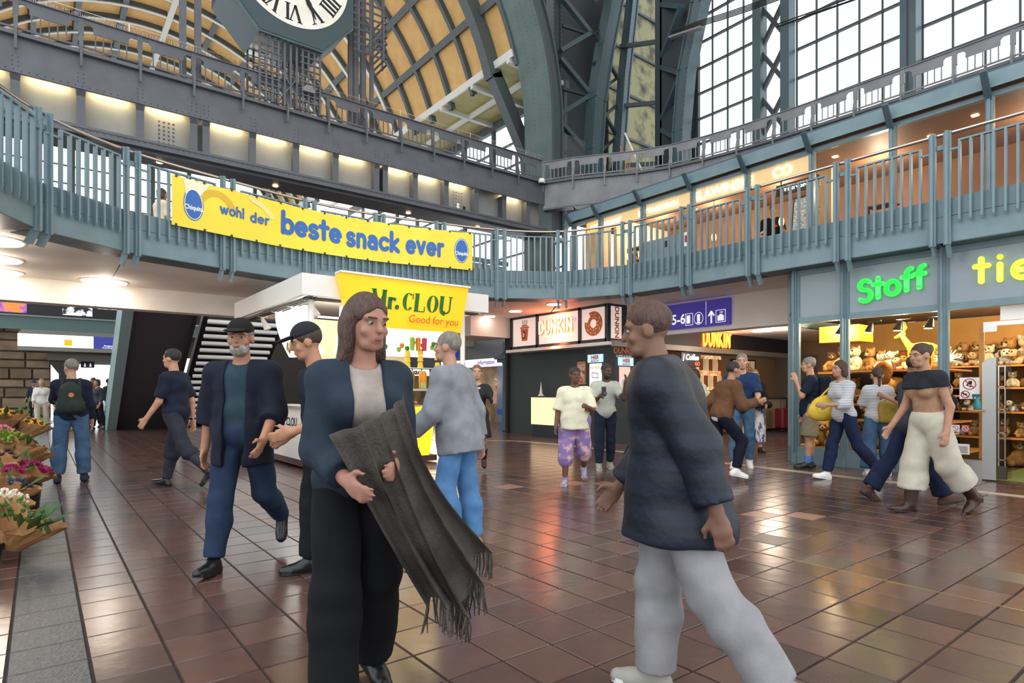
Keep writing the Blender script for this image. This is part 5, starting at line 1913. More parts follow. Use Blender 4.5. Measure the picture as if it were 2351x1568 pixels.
for k, (x, cc, lb) in enumerate(((5.12, 'e9e2d4', 'cream price card at the left of the kiosk display'), (5.45, '9fcf8a', 'green price card in the kiosk display'), (5.72, 'f0e6d2', 'white price card between the kiosk jugs'))):
    tag(MB().prism([(x, 9.66, 1.32), (x + .1, 9.66, 1.32), (x + .1, 9.69, 1.42), (x, 9.69, 1.42)], (0, .004, 0)).build('price_card', mat('card_' + cc, cc, .5)), lb, 'price card')
frn = random.Random(9)
for k in range(9):
    x, y = 5.08 + .075 * (k % 4) + .03 * (k // 4), 9.6 + .07 * (k // 4)
    z = 1.02 + .035 + (.0 if k < 8 else .06)
    t = MB().ball((x, y, z), .037, 10, 7, (1, 1, .93)).build('orange', mat('orange_peel', 'b8702a', .5, bump=.2, bscale=300), smooth=True)
    tag(t, 'round fruit heaped on the kiosk worktop beside the yellow panel', 'fruit', 'fruit heaped on the kiosk worktop')
t = thing('cup_tower', 'tall stack of cream paper cups on the kiosk worktop', 'cup stack', (5.05, 9.8, 1.02))
for j in range(4):
    MB().lathe([(.035, 0), (.045, .09), (.046, .095)], (5.05, 9.8, 1.02 + .035 * j), 12).build('paper_cup', mat('cup_cream', 'e9dcc0', .5), t)
t = thing('juice_cup', 'clear cup of orange drink with straws on the kiosk side counter', 'cup', (3.5, 10.2, 1.02))
MB().lathe([(.04, 0), (.055, .14), (.056, .15)], (3.5, 10.2, 1.02), 14).build('cup', glass('acrylic'), t, smooth=True)
MB().lathe([(.036, .01), (.048, .08)], (3.5, 10.2, 1.02), 14).build('drink', mat('drink_orange', 'd8701e', .3), t, smooth=True)
for dx in (-.01, .015):
    MB().tube([(3.5, 10.2, 1.04), (3.5 + dx * 4, 10.2 + .03, 1.24)], .006, 5).build('straw', M_ply, t)
text('side_lettering', 'Mr.CLOU', .2, M_ink, (3.355, 10.5, .74), RZ_A, ki, .003)
text('side_lettering', 'Good for you', .11, mat('clou_orange', 'd05a1c', .5), (3.355, 10.5, .58), RZ_A, ki, .0, shear=.3)
t = thing('serving_trolley', 'white serving trolley on small castors beside the kiosk', 'trolley', (2.6, 10.6, 0))
sdf_obj('body', [bx((2.6, 10.6, .6), (.33, .3, .44), .03)], .03, M_whitep, t, k=0)
for x, y in ((2.3, 10.35), (2.9, 10.35), (2.3, 10.85), (2.9, 10.85)):
    MB().tube([(x, y - .015, .05), (x, y + .015, .05)], .05, 10).build('castor', M_black, t)
    MB().box(x - .02, x + .02, y - .02, y + .02, .05, .16).build('castor_fork', M_chrome, t)
MB().box(2.25, 2.95, 10.28, 10.92, 1.07, 1.12).build('tray_top', M_dark, t)

# ================================================================== BACKGROUND BEYOND THE GALLERY
M_slab = mat('stair_slab', '4b464b', .55)
stair = thing('escalator', 'dark slanted underside of an escalator rising to the gallery', 'escalator', (2.6, 23, 0))
sl = [(25.2, 0), (20.1, 3.55), (18.9, 3.55), (24.0, 0)]
MB().prism([(1.98, b, z) for b, z in sl], (1.42, 0, 0)).build('underside', M_slab, stair)
for a0, a1, mm in ((1.72, 1.98, mat('stringer_grey_green', '8ba3a2', .4)), (3.4, 3.52, M_dark)):
    MB().prism([(a0, b, z) for b, z in ((25.35, 0), (20.1, 3.7), (18.5, 3.7), (23.6, 0))], (a1 - a0, 0, 0)).build('stringer', mm, stair)
st2 = thing('staircase', 'open riser staircase with shiny lit treads rising behind the kiosk', 'staircase', (5.0, 22, 0))
for a0 in (3.85, 6.1):
    MB().prism([(a0, b, z) for b, z in ((25.3, 0), (20.2, 3.55), (19.8, 3.55), (24.8, -.0))], (.14, 0, 0)).build('stringer', M_dark, st2)
tread = MB().box(0, 2.14, -.16, .16, 0, .04)
tm_ = tread.mesh('tread', mat('tread_metal', 'c9c9c9', .3, .3))
rs_ = MB().box(0, 2.14, -.16, -.13, .04, .12).mesh('riser_edge', mat('tread_edge_lit', 'd9d9d6', .3, emit=.3))  # slight glow paints in the lamp light caught along the treads
MB().prism([(3.98, b, z) for b, z in ((25.2, -.02), (20.2, 3.45), (20.4, 3.5), (25.4, .03))], (2.12, 0, 0)).build('dark_backing', M_dark, st2)
for k in range(17):
    z = .12 + .2 * k
    b = 24.9 - (z / 3.5) * 4.9
    o2 = ORG[st2]
    link('tread', tm_, st2, loc=(3.98 - o2[0], b - .1 - o2[1], z - o2[2]))
    link('riser_edge', rs_, st2, loc=(3.98 - o2[0], b - .1 - o2[1], z - o2[2]))

wb = struct('wall_back', 'rough brown ashlar wall at the far end of the hall')
STN = [mat('ashlar_%d' % i, c, .8, col2=c2, nscale=2, bump=.5, bscale=5) for i, (c, c2) in enumerate((('84705c', '705e4c'), ('786552', '66553f'), ('8f7b64', '7b6852')))]
WB = 39.0
for a0, a1, z0 in ((-14, .45, 0), (8.9, 24, 0), (.45, 8.9, 3.2)):
    MB().box(a0, a1, WB + .12, WB + .3, z0, 5.0).build('mortar', mat('ashlar_mortar', '4a4034', .9), wb)
srn = random.Random(11)
r = 0
z = 0.
while z < 4.6:
    h = srn.choice((.5, .42, .55))
    for a0, a1 in ((-4.2, .45), (9.5, 17.5)):
        a = a0 - srn.uniform(0, .5)
        while a < a1:
            w = srn.uniform(.8, 1.5)
            x0, x1 = max(a, a0), min(a + w, a1)
            if x1 - x0 > .1:
                d = srn.uniform(-.03, .03)
                g = .018
                MB().add([(x0 + g, WB + .14, z + g), (x1 - g, WB + .14, z + g), (x1 - g, WB + .14, z + h - g), (x0 + g, WB + .14, z + h - g),
                          (x0 + .05, WB + d, z + .05), (x1 - .05, WB + d + .01, z + .05), (x1 - .05, WB + d, z + h - .05), (x0 + .05, WB + d - .01, z + h - .05)],
                         [(4, 5, 6, 7), (0, 1, 5, 4), (1, 2, 6, 5), (2, 3, 7, 6), (3, 0, 4, 7)]).build('stone', STN[srn.randrange(3)], wb)
            a += w
    z += h
MB().box(-14, 20, WB - .6, WB - .2, 4.35, 5.05).build('green_beam', mat('beam_grey_green', '5d7674', .5), wb)
MB().box(-14, 20, WB - .75, WB - .1, 5.0, 5.07).build('beam_flange', M_ribw, wb)
MB().box(-14, 20, WB - .8, WB - .75, 5.07, 6.0).build('screen_backing', M_black, wb)
MB().prism([(.3, WB - .5, 2.9), (1.2, WB - .5, 2.9), (1.2, WB - .5, 2.0), (.9, WB - .5, 2.0)], (0, .7, 0)).build('haunch', mat('haunch_brown', '3c312c', .7), wb)
MB().box(.3, 6, WB - .6, WB + 4, 2.85, 3.2).build('portal_soffit', mat('portal_soffit', '55504a', .6), wb)
t = thing('media_screen', 'wide dark advertising screen with bright pictures high at the far left', 'screen', (1, WB - .9, 5.1))
MB().box(-3, 3.6, WB - .95, WB - .82, 5.08, 5.95).build('casing', M_black, t)
MB().box(-2.2, -.5, WB - .97, WB - .95, 5.12, 5.9).build('picture', mat('media_colours', '3a3ac0', col2='e0803a', nscale=1.3, emit=.7, contrast=(.42, .58)), t)
MB().box(.9, 2.15, WB - .97, WB - .95, 5.15, 5.7).build('picture', mat('media_splash', '20242a', col2='e8f0f2', nscale=3, emit=.7, contrast=(.45, .55)), t)
text('lettering', 'auf nach Hamburg', .14, mat('lit_letter_white', 'fff6e4', emit=2.2), (2.9, WB - .96, 5.62), 0, t, .004)
t = thing('exit_sign_box', 'long grey light box with white panel, yellow square and blue exit sign', 'sign', (1.3, WB - 1.0, 3.3))
m = MB()
m.prism([(-.85, WB - .6, 4.12), (3.6, WB - .6, 4.12), (3.6, WB - .6, 4.32), (-.7, WB - .6, 4.32)], (0, -.35, 0))
m.prism([(-.85, WB - .6, 3.3), (3.6, WB - .6, 3.3), (3.6, WB - .6, 3.5), (-.85, WB - .6, 3.5)], (0, -.35, 0))
m.build('grey_trim', mat('trim_grey', '83807c', .4), t)
MB().box(-.85, 2.2, WB - .95, WB - .6, 3.5, 4.12).build('lit_panel', mat('lit_cream', 'fbf0d8', emit=1.0), t)
MB().box(2.2, 3.6, WB - .95, WB - .6, 3.5, 4.12).build('blue_panel', mat('guide_blue', '3a3f9c', .4, emit=.3), t)
MB().box(.98, 1.3, WB - .97, WB - .95, 3.6, 3.9).build('yellow_square', mat('sign_yellow', 'e0b21e', emit=.5), t)
text('lettering', 'Ausgang', .13, mw2, (2.85, WB - .96, 3.66), 0, t, .002)
text('lettering', 'Hauptausgang', .1, mw2, (2.85, WB - .96, 3.56), 0, t, .001)
t = thing('toilet_sign', 'small dark hanging sign with two figures in the bright exit', 'sign', (2.0, WB + .5, 2.6))
MB().box(1.72, 2.32, WB + .4, WB + .5, 2.55, 2.95).build('panel', mat('sign_dark_blue', '20263e', .4), t)
m = MB()
for x in (1.9, 2.14):
    m.prism([(x - .05, WB + .39, 2.6), (x + .05, WB + .39, 2.6), (x + .02, WB + .39, 2.78), (x - .02, WB + .39, 2.78)], (0, -.01, 0))
m.build('figures', mw2, t)
t = thing('advert_pillar', 'dark glowing advertising pillar at the left side of the exit', 'pillar', (.9, WB - 1.5, 0))
MB().box(.75, 1.05, WB - 1.7, WB - 1.4, 0, 2.5).build('shaft', M_black, t)
MB().box(.7, 1.1, WB - 1.72, WB - 1.7, 1.7, 1.9).build('lit_band', mat('lit_cream', 'fbf0d8', emit=1.0), t)

# middle distance shops
mid = struct('wall_middle_shops', 'dark shop fronts between the kiosk and the riveted column')
MB().box(8.5, 19.0, 29.5, 29.7, 0, 4.2).build('rear_wall', mat('mid_dark', '3c3733', .6), mid)
MB().box(15.0, 15.2, 17.2, 29.5, 2.35, 4.5).build('upper_wall', mat('mid_grey_glass', '54595c', .3), mid)
MB().box(15.0, 15.1, 17.4, 20.2, 0, 2.35).build('blue_door', mat('mid_blue_door', '5b6f92', .3), mid)
MB().box(14.96, 15.0, 18.7, 18.78, 0, 2.35).build('door_stile', M_frame, mid)
MB().box(14.97, 15.0, 17.4, 20.2, .35, .55).build('door_band', mat('mid_blue_band', '1f4fae', .4), mid)
MB().box(15.3, 15.4, 20.2, 29.5, 0, 2.35).build('shop_window', mat('mid_shop_window', '4a3f38', .3, col2='8a6d4c', nscale=1.5, emit=.15), mid)
MB().box(8.5, 15, 21.9, 22.6, 3.25, 3.5).build('canopy', mat('mid_canopy', '9a9894', .5), mid)
t = thing('information_sign', 'long white fascia sign with violet Information lettering beyond the kiosk', 'sign', (14.9, 21, 2.3))
MB().box(14.88, 14.95, 17.3, 24.5, 2.33, 2.66).build('fascia', mat('lit_fascia', 'f4f2f2', emit=.6), t)
mv = mat('violet_letters', '6a54c8', .5)
for b, s_ in ((22.9, 'Hamburg'), (20.85, 'Information'), (17.9, 'Information')):
    text('lettering', s_, .26, mv, (14.87, b, 2.5), RZ_A, t, .006)
m = MB()
for b in (23.9, 19.3):
    for dx, h in ((-.1, .12), (0, .2), (.1, .12)):
        m.box(14.86, 14.88, b + dx - .045, b + dx + .045, 2.4, 2.4 + h)
m.build('castle_emblem', mat('emblem_red', 'c03a5a', .5), t)
t = thing('bakery_sign', 'white and black bakery lettering board beyond the kiosk display', 'sign', (13.4, 24, 2.1))
MB().box(12.75, 13.95, 23.98, 24.02, 1.98, 2.28).build('white_board', mat('lit_fascia', 'f4f2f2', emit=.6), t)
MB().box(13.95, 15.2, 23.98, 24.02, 1.98, 2.28).build('black_board', M_black, t)
text('lettering', 'back', .34, M_ink, (13.35, 23.97, 2.14), 0, t, .012)
text('lettering', 'WERK', .3, M_whitep, (14.55, 23.97, 2.13), 0, t, .012)
t = thing('platform_sign', 'blue station sign with white lines and cream panel above the bakery', 'sign', (12.6, 22, 2.7))
MB().box(11.1, 11.83, 21.9, 21.98, 2.68, 3.12).build('lit_panel', mat('lit_cream', 'fbf0d8', emit=1.0), t)
MB().box(11.83, 14.2, 21.9, 21.98, 2.7, 3.2).build('blue_panel', mat('station_blue', '1f3fa0', .4, emit=.3), t)
MB().box(11.58, 11.7, 21.89, 21.9, 2.75, 3.0).build('yellow_mark', mat('sign_yellow', 'e0b21e', emit=.5), t)
text('lettering', '13/14', .13, mw2, (12.05, 21.89, 2.8), 0, t, .002)
for k, s_ in enumerate(('Kirchenallee Ausgang', 'Regional trains', 'Travel centre', 'Information')):
    text('lettering', s_, .09, mw2, (12.75, 21.89, 3.1 - .1 * k), 0, t, .001)
text('lettering', '5/8', .13, mw2, (13.9, 21.89, 2.85), 0, t, .002)
lamp('middle_light', 'POINT', (12.5, 20, 2.6), 60, (1, .85, .65), .3)
lamp('bakery_light', 'POINT', (13.5, 22.8, 1.6), 40, (1, .8, .55), .3)
t = thing('ticket_notice', 'blue and white notices on the glass door behind the round pillar', 'notice', (14.96, 18.3, 1.5))
for z, cc in ((1.75, 'b83a34'), (1.62, 'e9eef5'), (1.35, '3f86c9')):
    MB().box(14.95, 14.96, 18.0, 18.25, z, z + .12).build('sheet', mat('notice_' + cc, cc, .5), t)
# ================================================================== PEOPLE
CAMA = 37.962


def unit(v):
    v = np.array(v, float)
    return v / np.linalg.norm(v)


def skin_mat(c):
    return mat('skin_' + c, c, .55, col2='%02x%02x%02x' % tuple(max(0, int(int(c[i:i + 2], 16) * .92)) for i in (0, 2, 4)), nscale=14, spec=.35)


class Figure:
    """local frame: +y forward, +x the person's right, z up; H height, g girth"""

    def __init__(s, label, pos, phi, H=1.72, g=1., lean=0, side=0, legR=(0, 0, 3), legL=(0, 0, 3), armR=(5, 8, 10, 0), armL=(5, 8, 10, 0), head=(0, 0),
                 skin='c99a7c', vox=.012, female=False, curl=30, z=0., shoulder=1.):
        s.H, s.g, s.vox, s.female = H, g, vox, female
        k = s.k = H / 1.75
        s.skin = skin_mat(skin)
        sw = (.152 if female else .174) * k * (.55 + .45 * g) * shoulder
        hw = (.095 if female else .09) * k * (.6 + .4 * g)
        s.sw, s.hw = sw, hw
        up = unit((math.sin(R(side)), math.sin(R(lean)), math.cos(R(lean))))
        P = np.zeros(3)
        s.P = P
        s.up = up
        s.chest = P + up * .33 * k
        s.neck0 = P + up * .52 * k
        s.fw = unit(np.cross(up, (1, 0, 0)) * 1.0)
        s.fw = unit((0, math.cos(R(lean)), -math.sin(R(lean))))
        s.rt = unit(np.cross(s.fw, up))
        s.joint = {}
        for nm, sg, (fx, kn, ab) in (('R', 1, legR), ('L', -1, legL)):
            h = P + np.array((sg * hw, 0, -.02 * k))
            th = unit((sg * math.sin(R(ab)), math.sin(R(fx)), -math.cos(R(fx))))
            sh = unit((sg * math.sin(R(ab)) * .6, math.sin(R(fx - kn)), -math.cos(R(fx - kn))))
            kp = h + th * .43 * k
            an = kp + sh * .42 * k
            s.joint['hip' + nm], s.joint['knee' + nm], s.joint['ank' + nm] = h, kp, an
            tilt = max(min(fx - kn, 15), -60)
            s.joint['ft' + nm] = unit((sg * .12, math.cos(R(tilt)), math.sin(R(tilt)) * .9))
            s.joint['sole' + nm] = tilt
        for nm, sg, (fx, ab, el, inw) in (('R', 1, armR), ('L', -1, armL)):
            sp = s.neck0 - up * .08 * k + s.rt * sg * sw
            d1 = -up * math.cos(R(fx)) * math.cos(R(ab)) + s.fw * math.sin(R(fx)) + s.rt * sg * math.sin(R(ab)) * math.cos(R(fx))
            d1 = unit(d1)
            d2 = unit(-up * math.cos(R(fx + el)) + s.fw * math.sin(R(fx + el)) + s.rt * (sg * math.sin(R(ab)) * .5 - sg * math.sin(R(inw))))
            e = sp + d1 * .29 * k
            w = e + d2 * .25 * k
            s.joint['sh' + nm], s.joint['el' + nm], s.joint['wr' + nm], s.joint['hd' + nm] = sp, e, w, d2
        # drop to the ground: lowest ankle carries
        low = min(s.joint['ankR'][2], s.joint['ankL'][2])
        off = np.array((0, 0, -low + .085 * k))
        for q in s.joint:
            if q[:2] in ('hi', 'kn', 'an', 'sh', 'el', 'wr'):
                s.joint[q] = s.joint[q] + off
        s.P = s.P + off
        s.chest = s.chest + off
        s.neck0 = s.neck0 + off
        s.off = off
        pi, ya = head
        s.headM = rotm(-pi, 0, 0) if not ya else rotm(0, 0, ya) @ rotm(-pi, 0, 0)
        s.headM = rotm(-lean * .4, 0, 0) @ s.headM
        s.hc = s.neck0 + up * .068 * k + s.fw * .02 * k + s.headM @ np.array((0, .012, .105)) * k
        s.curl = curl
        s.root = thing('person', label, 'person', (pos[0], pos[1], z), R(-(CAMA + phi)))
        ORG[s.root] = (0, 0, 0)

    def hp(s, x, y, z):
        return s.hc + s.headM @ (np.array((x, y, z)) * s.k)

    def torso(s, e=0., hem=None, low=0.):
        k, g = s.k, s.g
        f = .92 if s.female else 1
        J = s.joint
        M = np.stack([s.rt, s.fw, s.up], 1)
        o = [ell(s.P + s.up * .03 * k, np.array((.165 * (1.04 if s.female else .97) * g ** .7 + e, .118 * g + e, .125 + e)) * [k, k, k], M),
             ell(s.P + s.up * .18 * k + s.fw * .015 * (g - 1) * 3 * k, np.array((.142 * f * g + e, .104 * g * (1 + .25 * max(g - 1, 0)) + e, .15 + e)) * k, M),
             ell(s.P + s.up * .36 * k, np.array((.168 * f * (.6 + .4 * g) + e, .118 * (.6 + .4 * g) + e, .17 + e)) * k, M),
             cap(J['shR'] - s.rt * .02 * k, J['shL'] + s.rt * .02 * k, .058 * k + e),
             cap(s.neck0 - s.up * .035 * k, J['shR'], .055 * k + e * .8, .05 * k + e), cap(s.neck0 - s.up * .035 * k, J['shL'], .055 * k + e * .8, .05 * k + e)]
        if s.female:
            for sg in (-1, 1):
                o.append(ell(s.P + s.up * .335 * k + s.fw * .085 * k + s.rt * sg * .075 * k, np.array((.07, .06, .07)) * k + e))
        return o

    def arm(s, n, e=0., end=2., flare=0.):
        k, J, g = s.k, s.joint, .7 + .3 * s.g
        a, b, c = J['sh' + n], J['el' + n], J['wr' + n]
        o = []
        t1 = min(end, 1)
        q = a + (b - a) * t1
        r = .05 * g + (.04 * g - .05 * g) * t1
        o.append(cap(a, q, .053 * g * k + e, r * k + e + flare, cut=[(q, b - a)] if end <= 1 else None))
        if end > 1:
            t2 = end - 1
            q = b + (c - b) * t2
            o.append(cap(b, q, .041 * g * k + e, (.041 + (.028 - .041) * t2) * k * g + e + flare, cut=[(q, c - b)] if end < 2 else None))
        return o

    def hand(s, n):
        k, J = s.k, s.joint
        sg = 1 if n == 'R' else -1
        d = J['hd' + n]
        w = J['wr' + n]
        m = s.rt * -sg                       # palm faces the body
        m = unit(m - d * (m @ d))
        side = unit(np.cross(m, d)) * (1 if (np.cross(m, d) @ s.fw) > 0 else -1)   # thumb side, forward
        o = [cap(w, w + d * .03 * k, .027 * k, .026 * k)]
        Mx = np.stack([side, m, d], 1)
        o.append(ell(w + d * .062 * k, np.array((.041, .018, .05)) * k, Mx))
        c1 = R(s.curl * .6)
        for i, (L, off) in enumerate(((.068, .03), (.078, .0105), (.073, -.0095), (.056, -.028))):
            b = w + d * .098 * k + side * off * k
            f1 = unit(d * math.cos(c1) + m * math.sin(c1) + side * off * 1.2)
            f2 = unit(d * math.cos(c1 * 2.6) + m * math.sin(c1 * 2.6))
            j = b + f1 * L * .55 * k
            o += [cap(b - d * .012 * k, j, .0095 * k, .0085 * k), cap(j, j + f2 * L * .5 * k, .0085 * k, .0068 * k)]
        b = w + d * .035 * k + side * .03 * k
        j = b + unit(d * .7 + side * .75 + m * .25) * .045 * k
        o += [cap(b, j, .014 * k, .0105 * k), cap(j, j + unit(d * .95 + side * .2 + m * .35) * .035 * k, .0105 * k, .0085 * k)]
        return o

    def leg(s, n, e=0., end=2., flare=0., knee=0.):
        k, J, g = s.k, s.joint, .55 + .45 * s.g
        a, b, c = J['hip' + n], J['knee' + n], J['ank' + n]
        t1 = min(end, 1)
        q = a + (b - a) * t1
        o = [cap(a, q, .086 * g * k + e, (.086 * g + (.056 - .086 * g) * t1) * k + e + (flare if end <= 1 else knee), cut=[(q, b - a)] if end <= 1 else None)]
        if end > 1:
            t2 = end - 1
            q = b + (c - b) * t2
            m = b + (c - b) * min(.35, t2)
            bk = unit(np.cross(c - b, (1, 0, 0)))
            bk = bk if bk[1] < 0 else -bk
            o += [cap(b, m + bk * .012 * k, .054 * k + e + knee, .055 * k * (.7 + .3 * g) + e + knee * .7 + flare * .3),
                  cap(m + bk * .012 * k, q, .055 * k * (.7 + .3 * g) + e + knee * .7 + flare * .3, (.055 + (.038 - .055) * (t2 - .3) / .7) * k + e + flare, cut=[(q, c - b)] if end < 2.2 else None)]
        return o

    def foot(s, n, e=0.):
        k, J = s.k, s.joint
        a, d = J['ank' + n], J['ft' + n]
        u = unit(np.cross(np.cross(d, (0, 0, 1)), d))
        hl = a - u * .05 * k - d * .035 * k
        bl = a - u * .06 * k + d * .115 * k
        te = bl + d * .055 * k
        return [cap(a, hl, .036 * k + e, .033 * k + e), cap(a - u * .01, bl, .036 * k + e, .025 * k + e), cap(hl, bl, .031 * k + e, .03 * k + e), cap(bl, te, .031 * k + e, .022 * k + e)]

    def body(s):
        k, v = s.k, s.vox
        o = s.torso()
        for n in 'RL':
            o += s.arm(n) + s.leg(n) + s.foot(n)
        nk = s.neck0
        o += [cap(nk - s.up * .05 * k, s.hp(0, -.015, -.06), .062 * k, .052 * k)]
        h = s.hp
        HM = s.headM
        o += [ell(h(0, -.012, .03), np.array((.077, .096, .092)) * k, HM), ell(h(0, .022, -.035), np.array((.06, .068, .082)) * k, HM), cap(h(-.028, .05, -.085), h(.028, .05, -.085), .027 * k),
              ell(h(0, .068, -.098), np.array((.02, .016, .016)) * k, HM)]
        for sg in (-1, 1):
            o.append(ell(h(sg * .08, -.01, -.012), np.array((.011, .024, .034)) * k, HM))
            o.append(ell(h(sg * .045, .062, -.03), np.array((.024, .018, .022)) * k, HM))
            o.append(cap(h(sg * .015, .085, .026), h(sg * .05, .07, .026), .011 * k))
        P, Q = None, None
        subs = [ell(h(sg * .033, .098, .006), np.array((.018, .018, .012)) * k, HM) for sg in (-1, 1)]
        o += [cap(h(0, .086, .01), h(0, .106, -.024), .009 * k, .014 * k), ell(h(0, .084, -.056), np.array((.026, .011, .007)) * k, HM), ell(h(0, .083, -.068), np.array((.022, .011, .008)) * k, HM)]
        for n in 'RL':
            o += s.hand(n)
        sdf_obj('body', o, v, s.skin, s.root, k=min(.02, v * 1.5), subs=subs)
        if v < .016:
            for sg in (-1, 1):
                m = MB().ball(h(sg * .033, .0755, .005), .0105 * k, 10, 7)
                m.build('eye', mat('eye_white', '968b81', .2), s.root, smooth=True)
                m = MB().ball(h(sg * .033, .0835, .005), .0062 * k, 8, 5, (1, .6, 1))
                m.build('iris', mat('iris_dark', '2a1d16', .2), s.root, smooth=True)
                m = MB().bar(h(sg * .016, .094, .026), h(sg * .05, .08, .027), .008 * k, .007 * k)
                m.build('eyebrow', mat('brow_dark', '3a2a20', .8), s.root)
            sdf_obj('lips', [ell(h(0, .089, -.057), np.array((.023, .01, .006)) * k, HM), ell(h(0, .088, -.066), np.array((.019, .01, .006)) * k, HM)], .005, mat('lips_' + s.skin.name[5:], '85504a', .55), s.root, k=.004)
        return s

    def garment(s, name, prims, m, noise=.006, k=.035, cuts=(), subs=(), nf=9, vox=None, **kw):
        return sdf_obj(name, prims, vox or s.vox * 1.15, m, s.root, k=k, cuts=cuts, subs=subs, noise=noise, nf=nf, seed=len(name) + int(s.H * 1000), **kw)

    def shirt(s, m, e=.021, sleeve=.75, hem=.1, name='shirt', flare=.012, noise=.006, neck=True, low=.0, sub=()):
        k = s.k
        o = s.torso(e)
        if low:
            o.append(cap(s.P + s.up * .05 * k, s.P - s.up * low * k, .15 * k * s.g ** .7 + e, .16 * k * s.g ** .7 + e))
        for n in 'RL':
            o += s.arm(n, e * .8, sleeve, flare)
        subs = list(sub)
        cuts = [(s.P - s.up * hem * k, -s.up), (s.neck0 + s.up * .015 * k, s.up)]
        if neck:
            subs.append(ell(s.neck0 + s.up * .035 * k + s.fw * .04 * k, np.array((.075, .085, .07)) * k))
        return s.garment(name, o, m, noise, cuts=cuts, subs=subs)

    def trousers(s, m, e=.014, end=1.92, flare=.012, knee=.008, name='trousers', noise=.006, waist=.12):
        k = s.k
        o = s.torso(e)[:1]
        for n in 'RL':
            o += s.leg(n, e, end, flare, knee)
        return s.garment(name, o, m, noise, k=.025, cuts=[(s.P + s.up * waist * k, s.up)])

    def shoes(s, m, sole=None, e=.012, name='shoe', shaft=0.):
        k = s.k
        for n in 'RL':
            d, a = s.joint['ft' + n], s.joint['ank' + n]
            u = unit(np.cross(np.cross(d, (0, 0, 1)), d))
            o = s.foot(n, e)
            if shaft:
                o.append(cap(a, a + unit(s.joint['knee' + n] - a) * shaft * k, .045 * k + e, .055 * k + e))
            base = a - u * .083 * k
            sh = sdf_obj(name, o, min(s.vox, .012), m, s.root, k=.015, cuts=[(base, -u), (a + unit(s.joint['knee' + n] - a) * (.04 + shaft) * k, unit(s.joint['knee' + n] - a))])
            if sole:
                mb = MB()
                r = unit(np.cross(d, u))
                pts = [(-.07, .028), (-.05, .036), (.05, .033), (.12, .042), (.17, .034), (.195, .012), (.195, -.012), (.17, -.034), (.12, -.042), (.05, -.033), (-.05, -.036), (-.07, -.028)]
                mb.prism([base + d * y * k + r * x * (k + e * 8) - u * .002 for y, x in pts], u * .026 * k)
                mb.build('sole', sole, sh)

    def hair(s, m, style='short', name='hair', vox=None):
        k, h, HM = s.k, s.hp, s.headM
        v = vox or max(min(s.vox * .9, .012), .008)
        o = [ell(h(0, -.018, .04), np.array((.085, .102, .092)) * k, HM)]
        cuts = [(h(0, .072, .05), HM @ np.array((0, 1, -.32)))]
        subs = [ell(h(0, .07, -.04), np.array((.07, .075, .098)) * k, HM)]
        if style == 'short':
            cuts.append((h(0, -.05, -.045), HM @ np.array((0, .35, -1))))
            subs.append(ell(h(.09, .0, -.02), np.array((.02, .03, .035)) * k, HM))
            subs.append(ell(h(-.09, .0, -.02), np.array((.02, .03, .035)) * k, HM))
        elif style == 'bob':
            o += [cap(h(sg * .07, -.02, .0), h(sg * .075, -.02, -.09), .035 * k, .03 * k) for sg in (-1, 1)] + [ell(h(0, -.06, -.05), np.array((.085, .055, .09)) * k, HM)]
        elif style == 'long':
            o += [cap(h(sg * .07, -.03, .0), h(sg * .09, .0, -.25), .04 * k, .035 * k) for sg in (-1, 1)] + [cap(h(0, -.06, 0), h(0, -.09, -.3), .08 * k, .06 * k)]
        elif style == 'pony':
            o += [cap(h(0, -.1, .01), h(0, -.135, -.04), .03 * k, .03 * k), cap(h(0, -.135, -.04), h(0, -.12, -.2), .034 * k, .012 * k)]
            cuts.append((h(0, -.02, -.3), (0, 0, -1)))
            subs.append(ell(h(0, .02, -.11), np.array((.1, .09, .06)) * k, HM))
        elif style == 'bun':
            o += [ell(h(0, -.11, .06), np.array((.045, .045, .045)) * k, HM)]
            subs.append(ell(h(0, .02, -.1), np.array((.1, .1, .07)) * k, HM))
        return sdf_obj(name, o, v, m, s.root, k=.02, cuts=cuts, subs=subs, noise=.004, nf=22)

    def cap_hat(s, m):
        k, h, HM = s.k, s.hp, s.headM
        c = sdf_obj('baseball_cap', [ell(h(0, -.012, .045), np.array((.09, .108, .1)) * k, HM)], .011, m, s.root, k=0, cuts=[(h(0, 0, .042), HM @ np.array((0, -.12, -1)))])
        sdf_obj('visor', [ell(h(0, .12, .052), np.array((.075, .085, .012)) * k, HM @ rotm(-8, 0, 0))], .009, m, c, k=0, cuts=[(h(0, .06, .05), HM @ np.array((0, -1, 0)))])

    def beard(s, m):
        k, h, HM = s.k, s.hp, s.headM
        sdf_obj('beard', [ell(h(0, .035, -.075), np.array((.064, .066, .058)) * k, HM)], .009, m, s.root, k=.01, subs=[ell(h(0, .09, -.058), np.array((.024, .03, .012)) * k, HM)],
                cuts=[(h(0, .05, -.036), HM @ np.array((0, .25, 1)))], noise=.003, nf=25)

    def strap(s, pts, w, m, name='strap', root=None):
        mb = MB()
        for p, q in zip(pts, pts[1:]):
            mb.bar(p, q, w, .008, (0, 1, .2))
        return mb.build(name, m, root or s.root)

    def local(s, v):
        """local point to world"""
        rz = s.root.rotation_euler.z
        c, sn = math.cos(rz), math.sin(rz)
        return (s.root.location.x + v[0] * c - v[1] * sn, s.root.location.y + v[0] * sn + v[1] * c, s.root.location.z + v[2])

    def held(s, name, label, cat):
        """empty for a thing that is carried, in the same frame as the person"""
        t = thing(name, label, cat, tuple(s.root.location), s.root.rotation_euler.z)
        ORG[t] = (0, 0, 0)
        return t


def cloth(name, c, c2=None, ns=14, **kw):
    return mat('cloth_' + name, c, .85, spec=.25, col2=c2, nscale=ns, bump=.15, bscale=160, **kw)


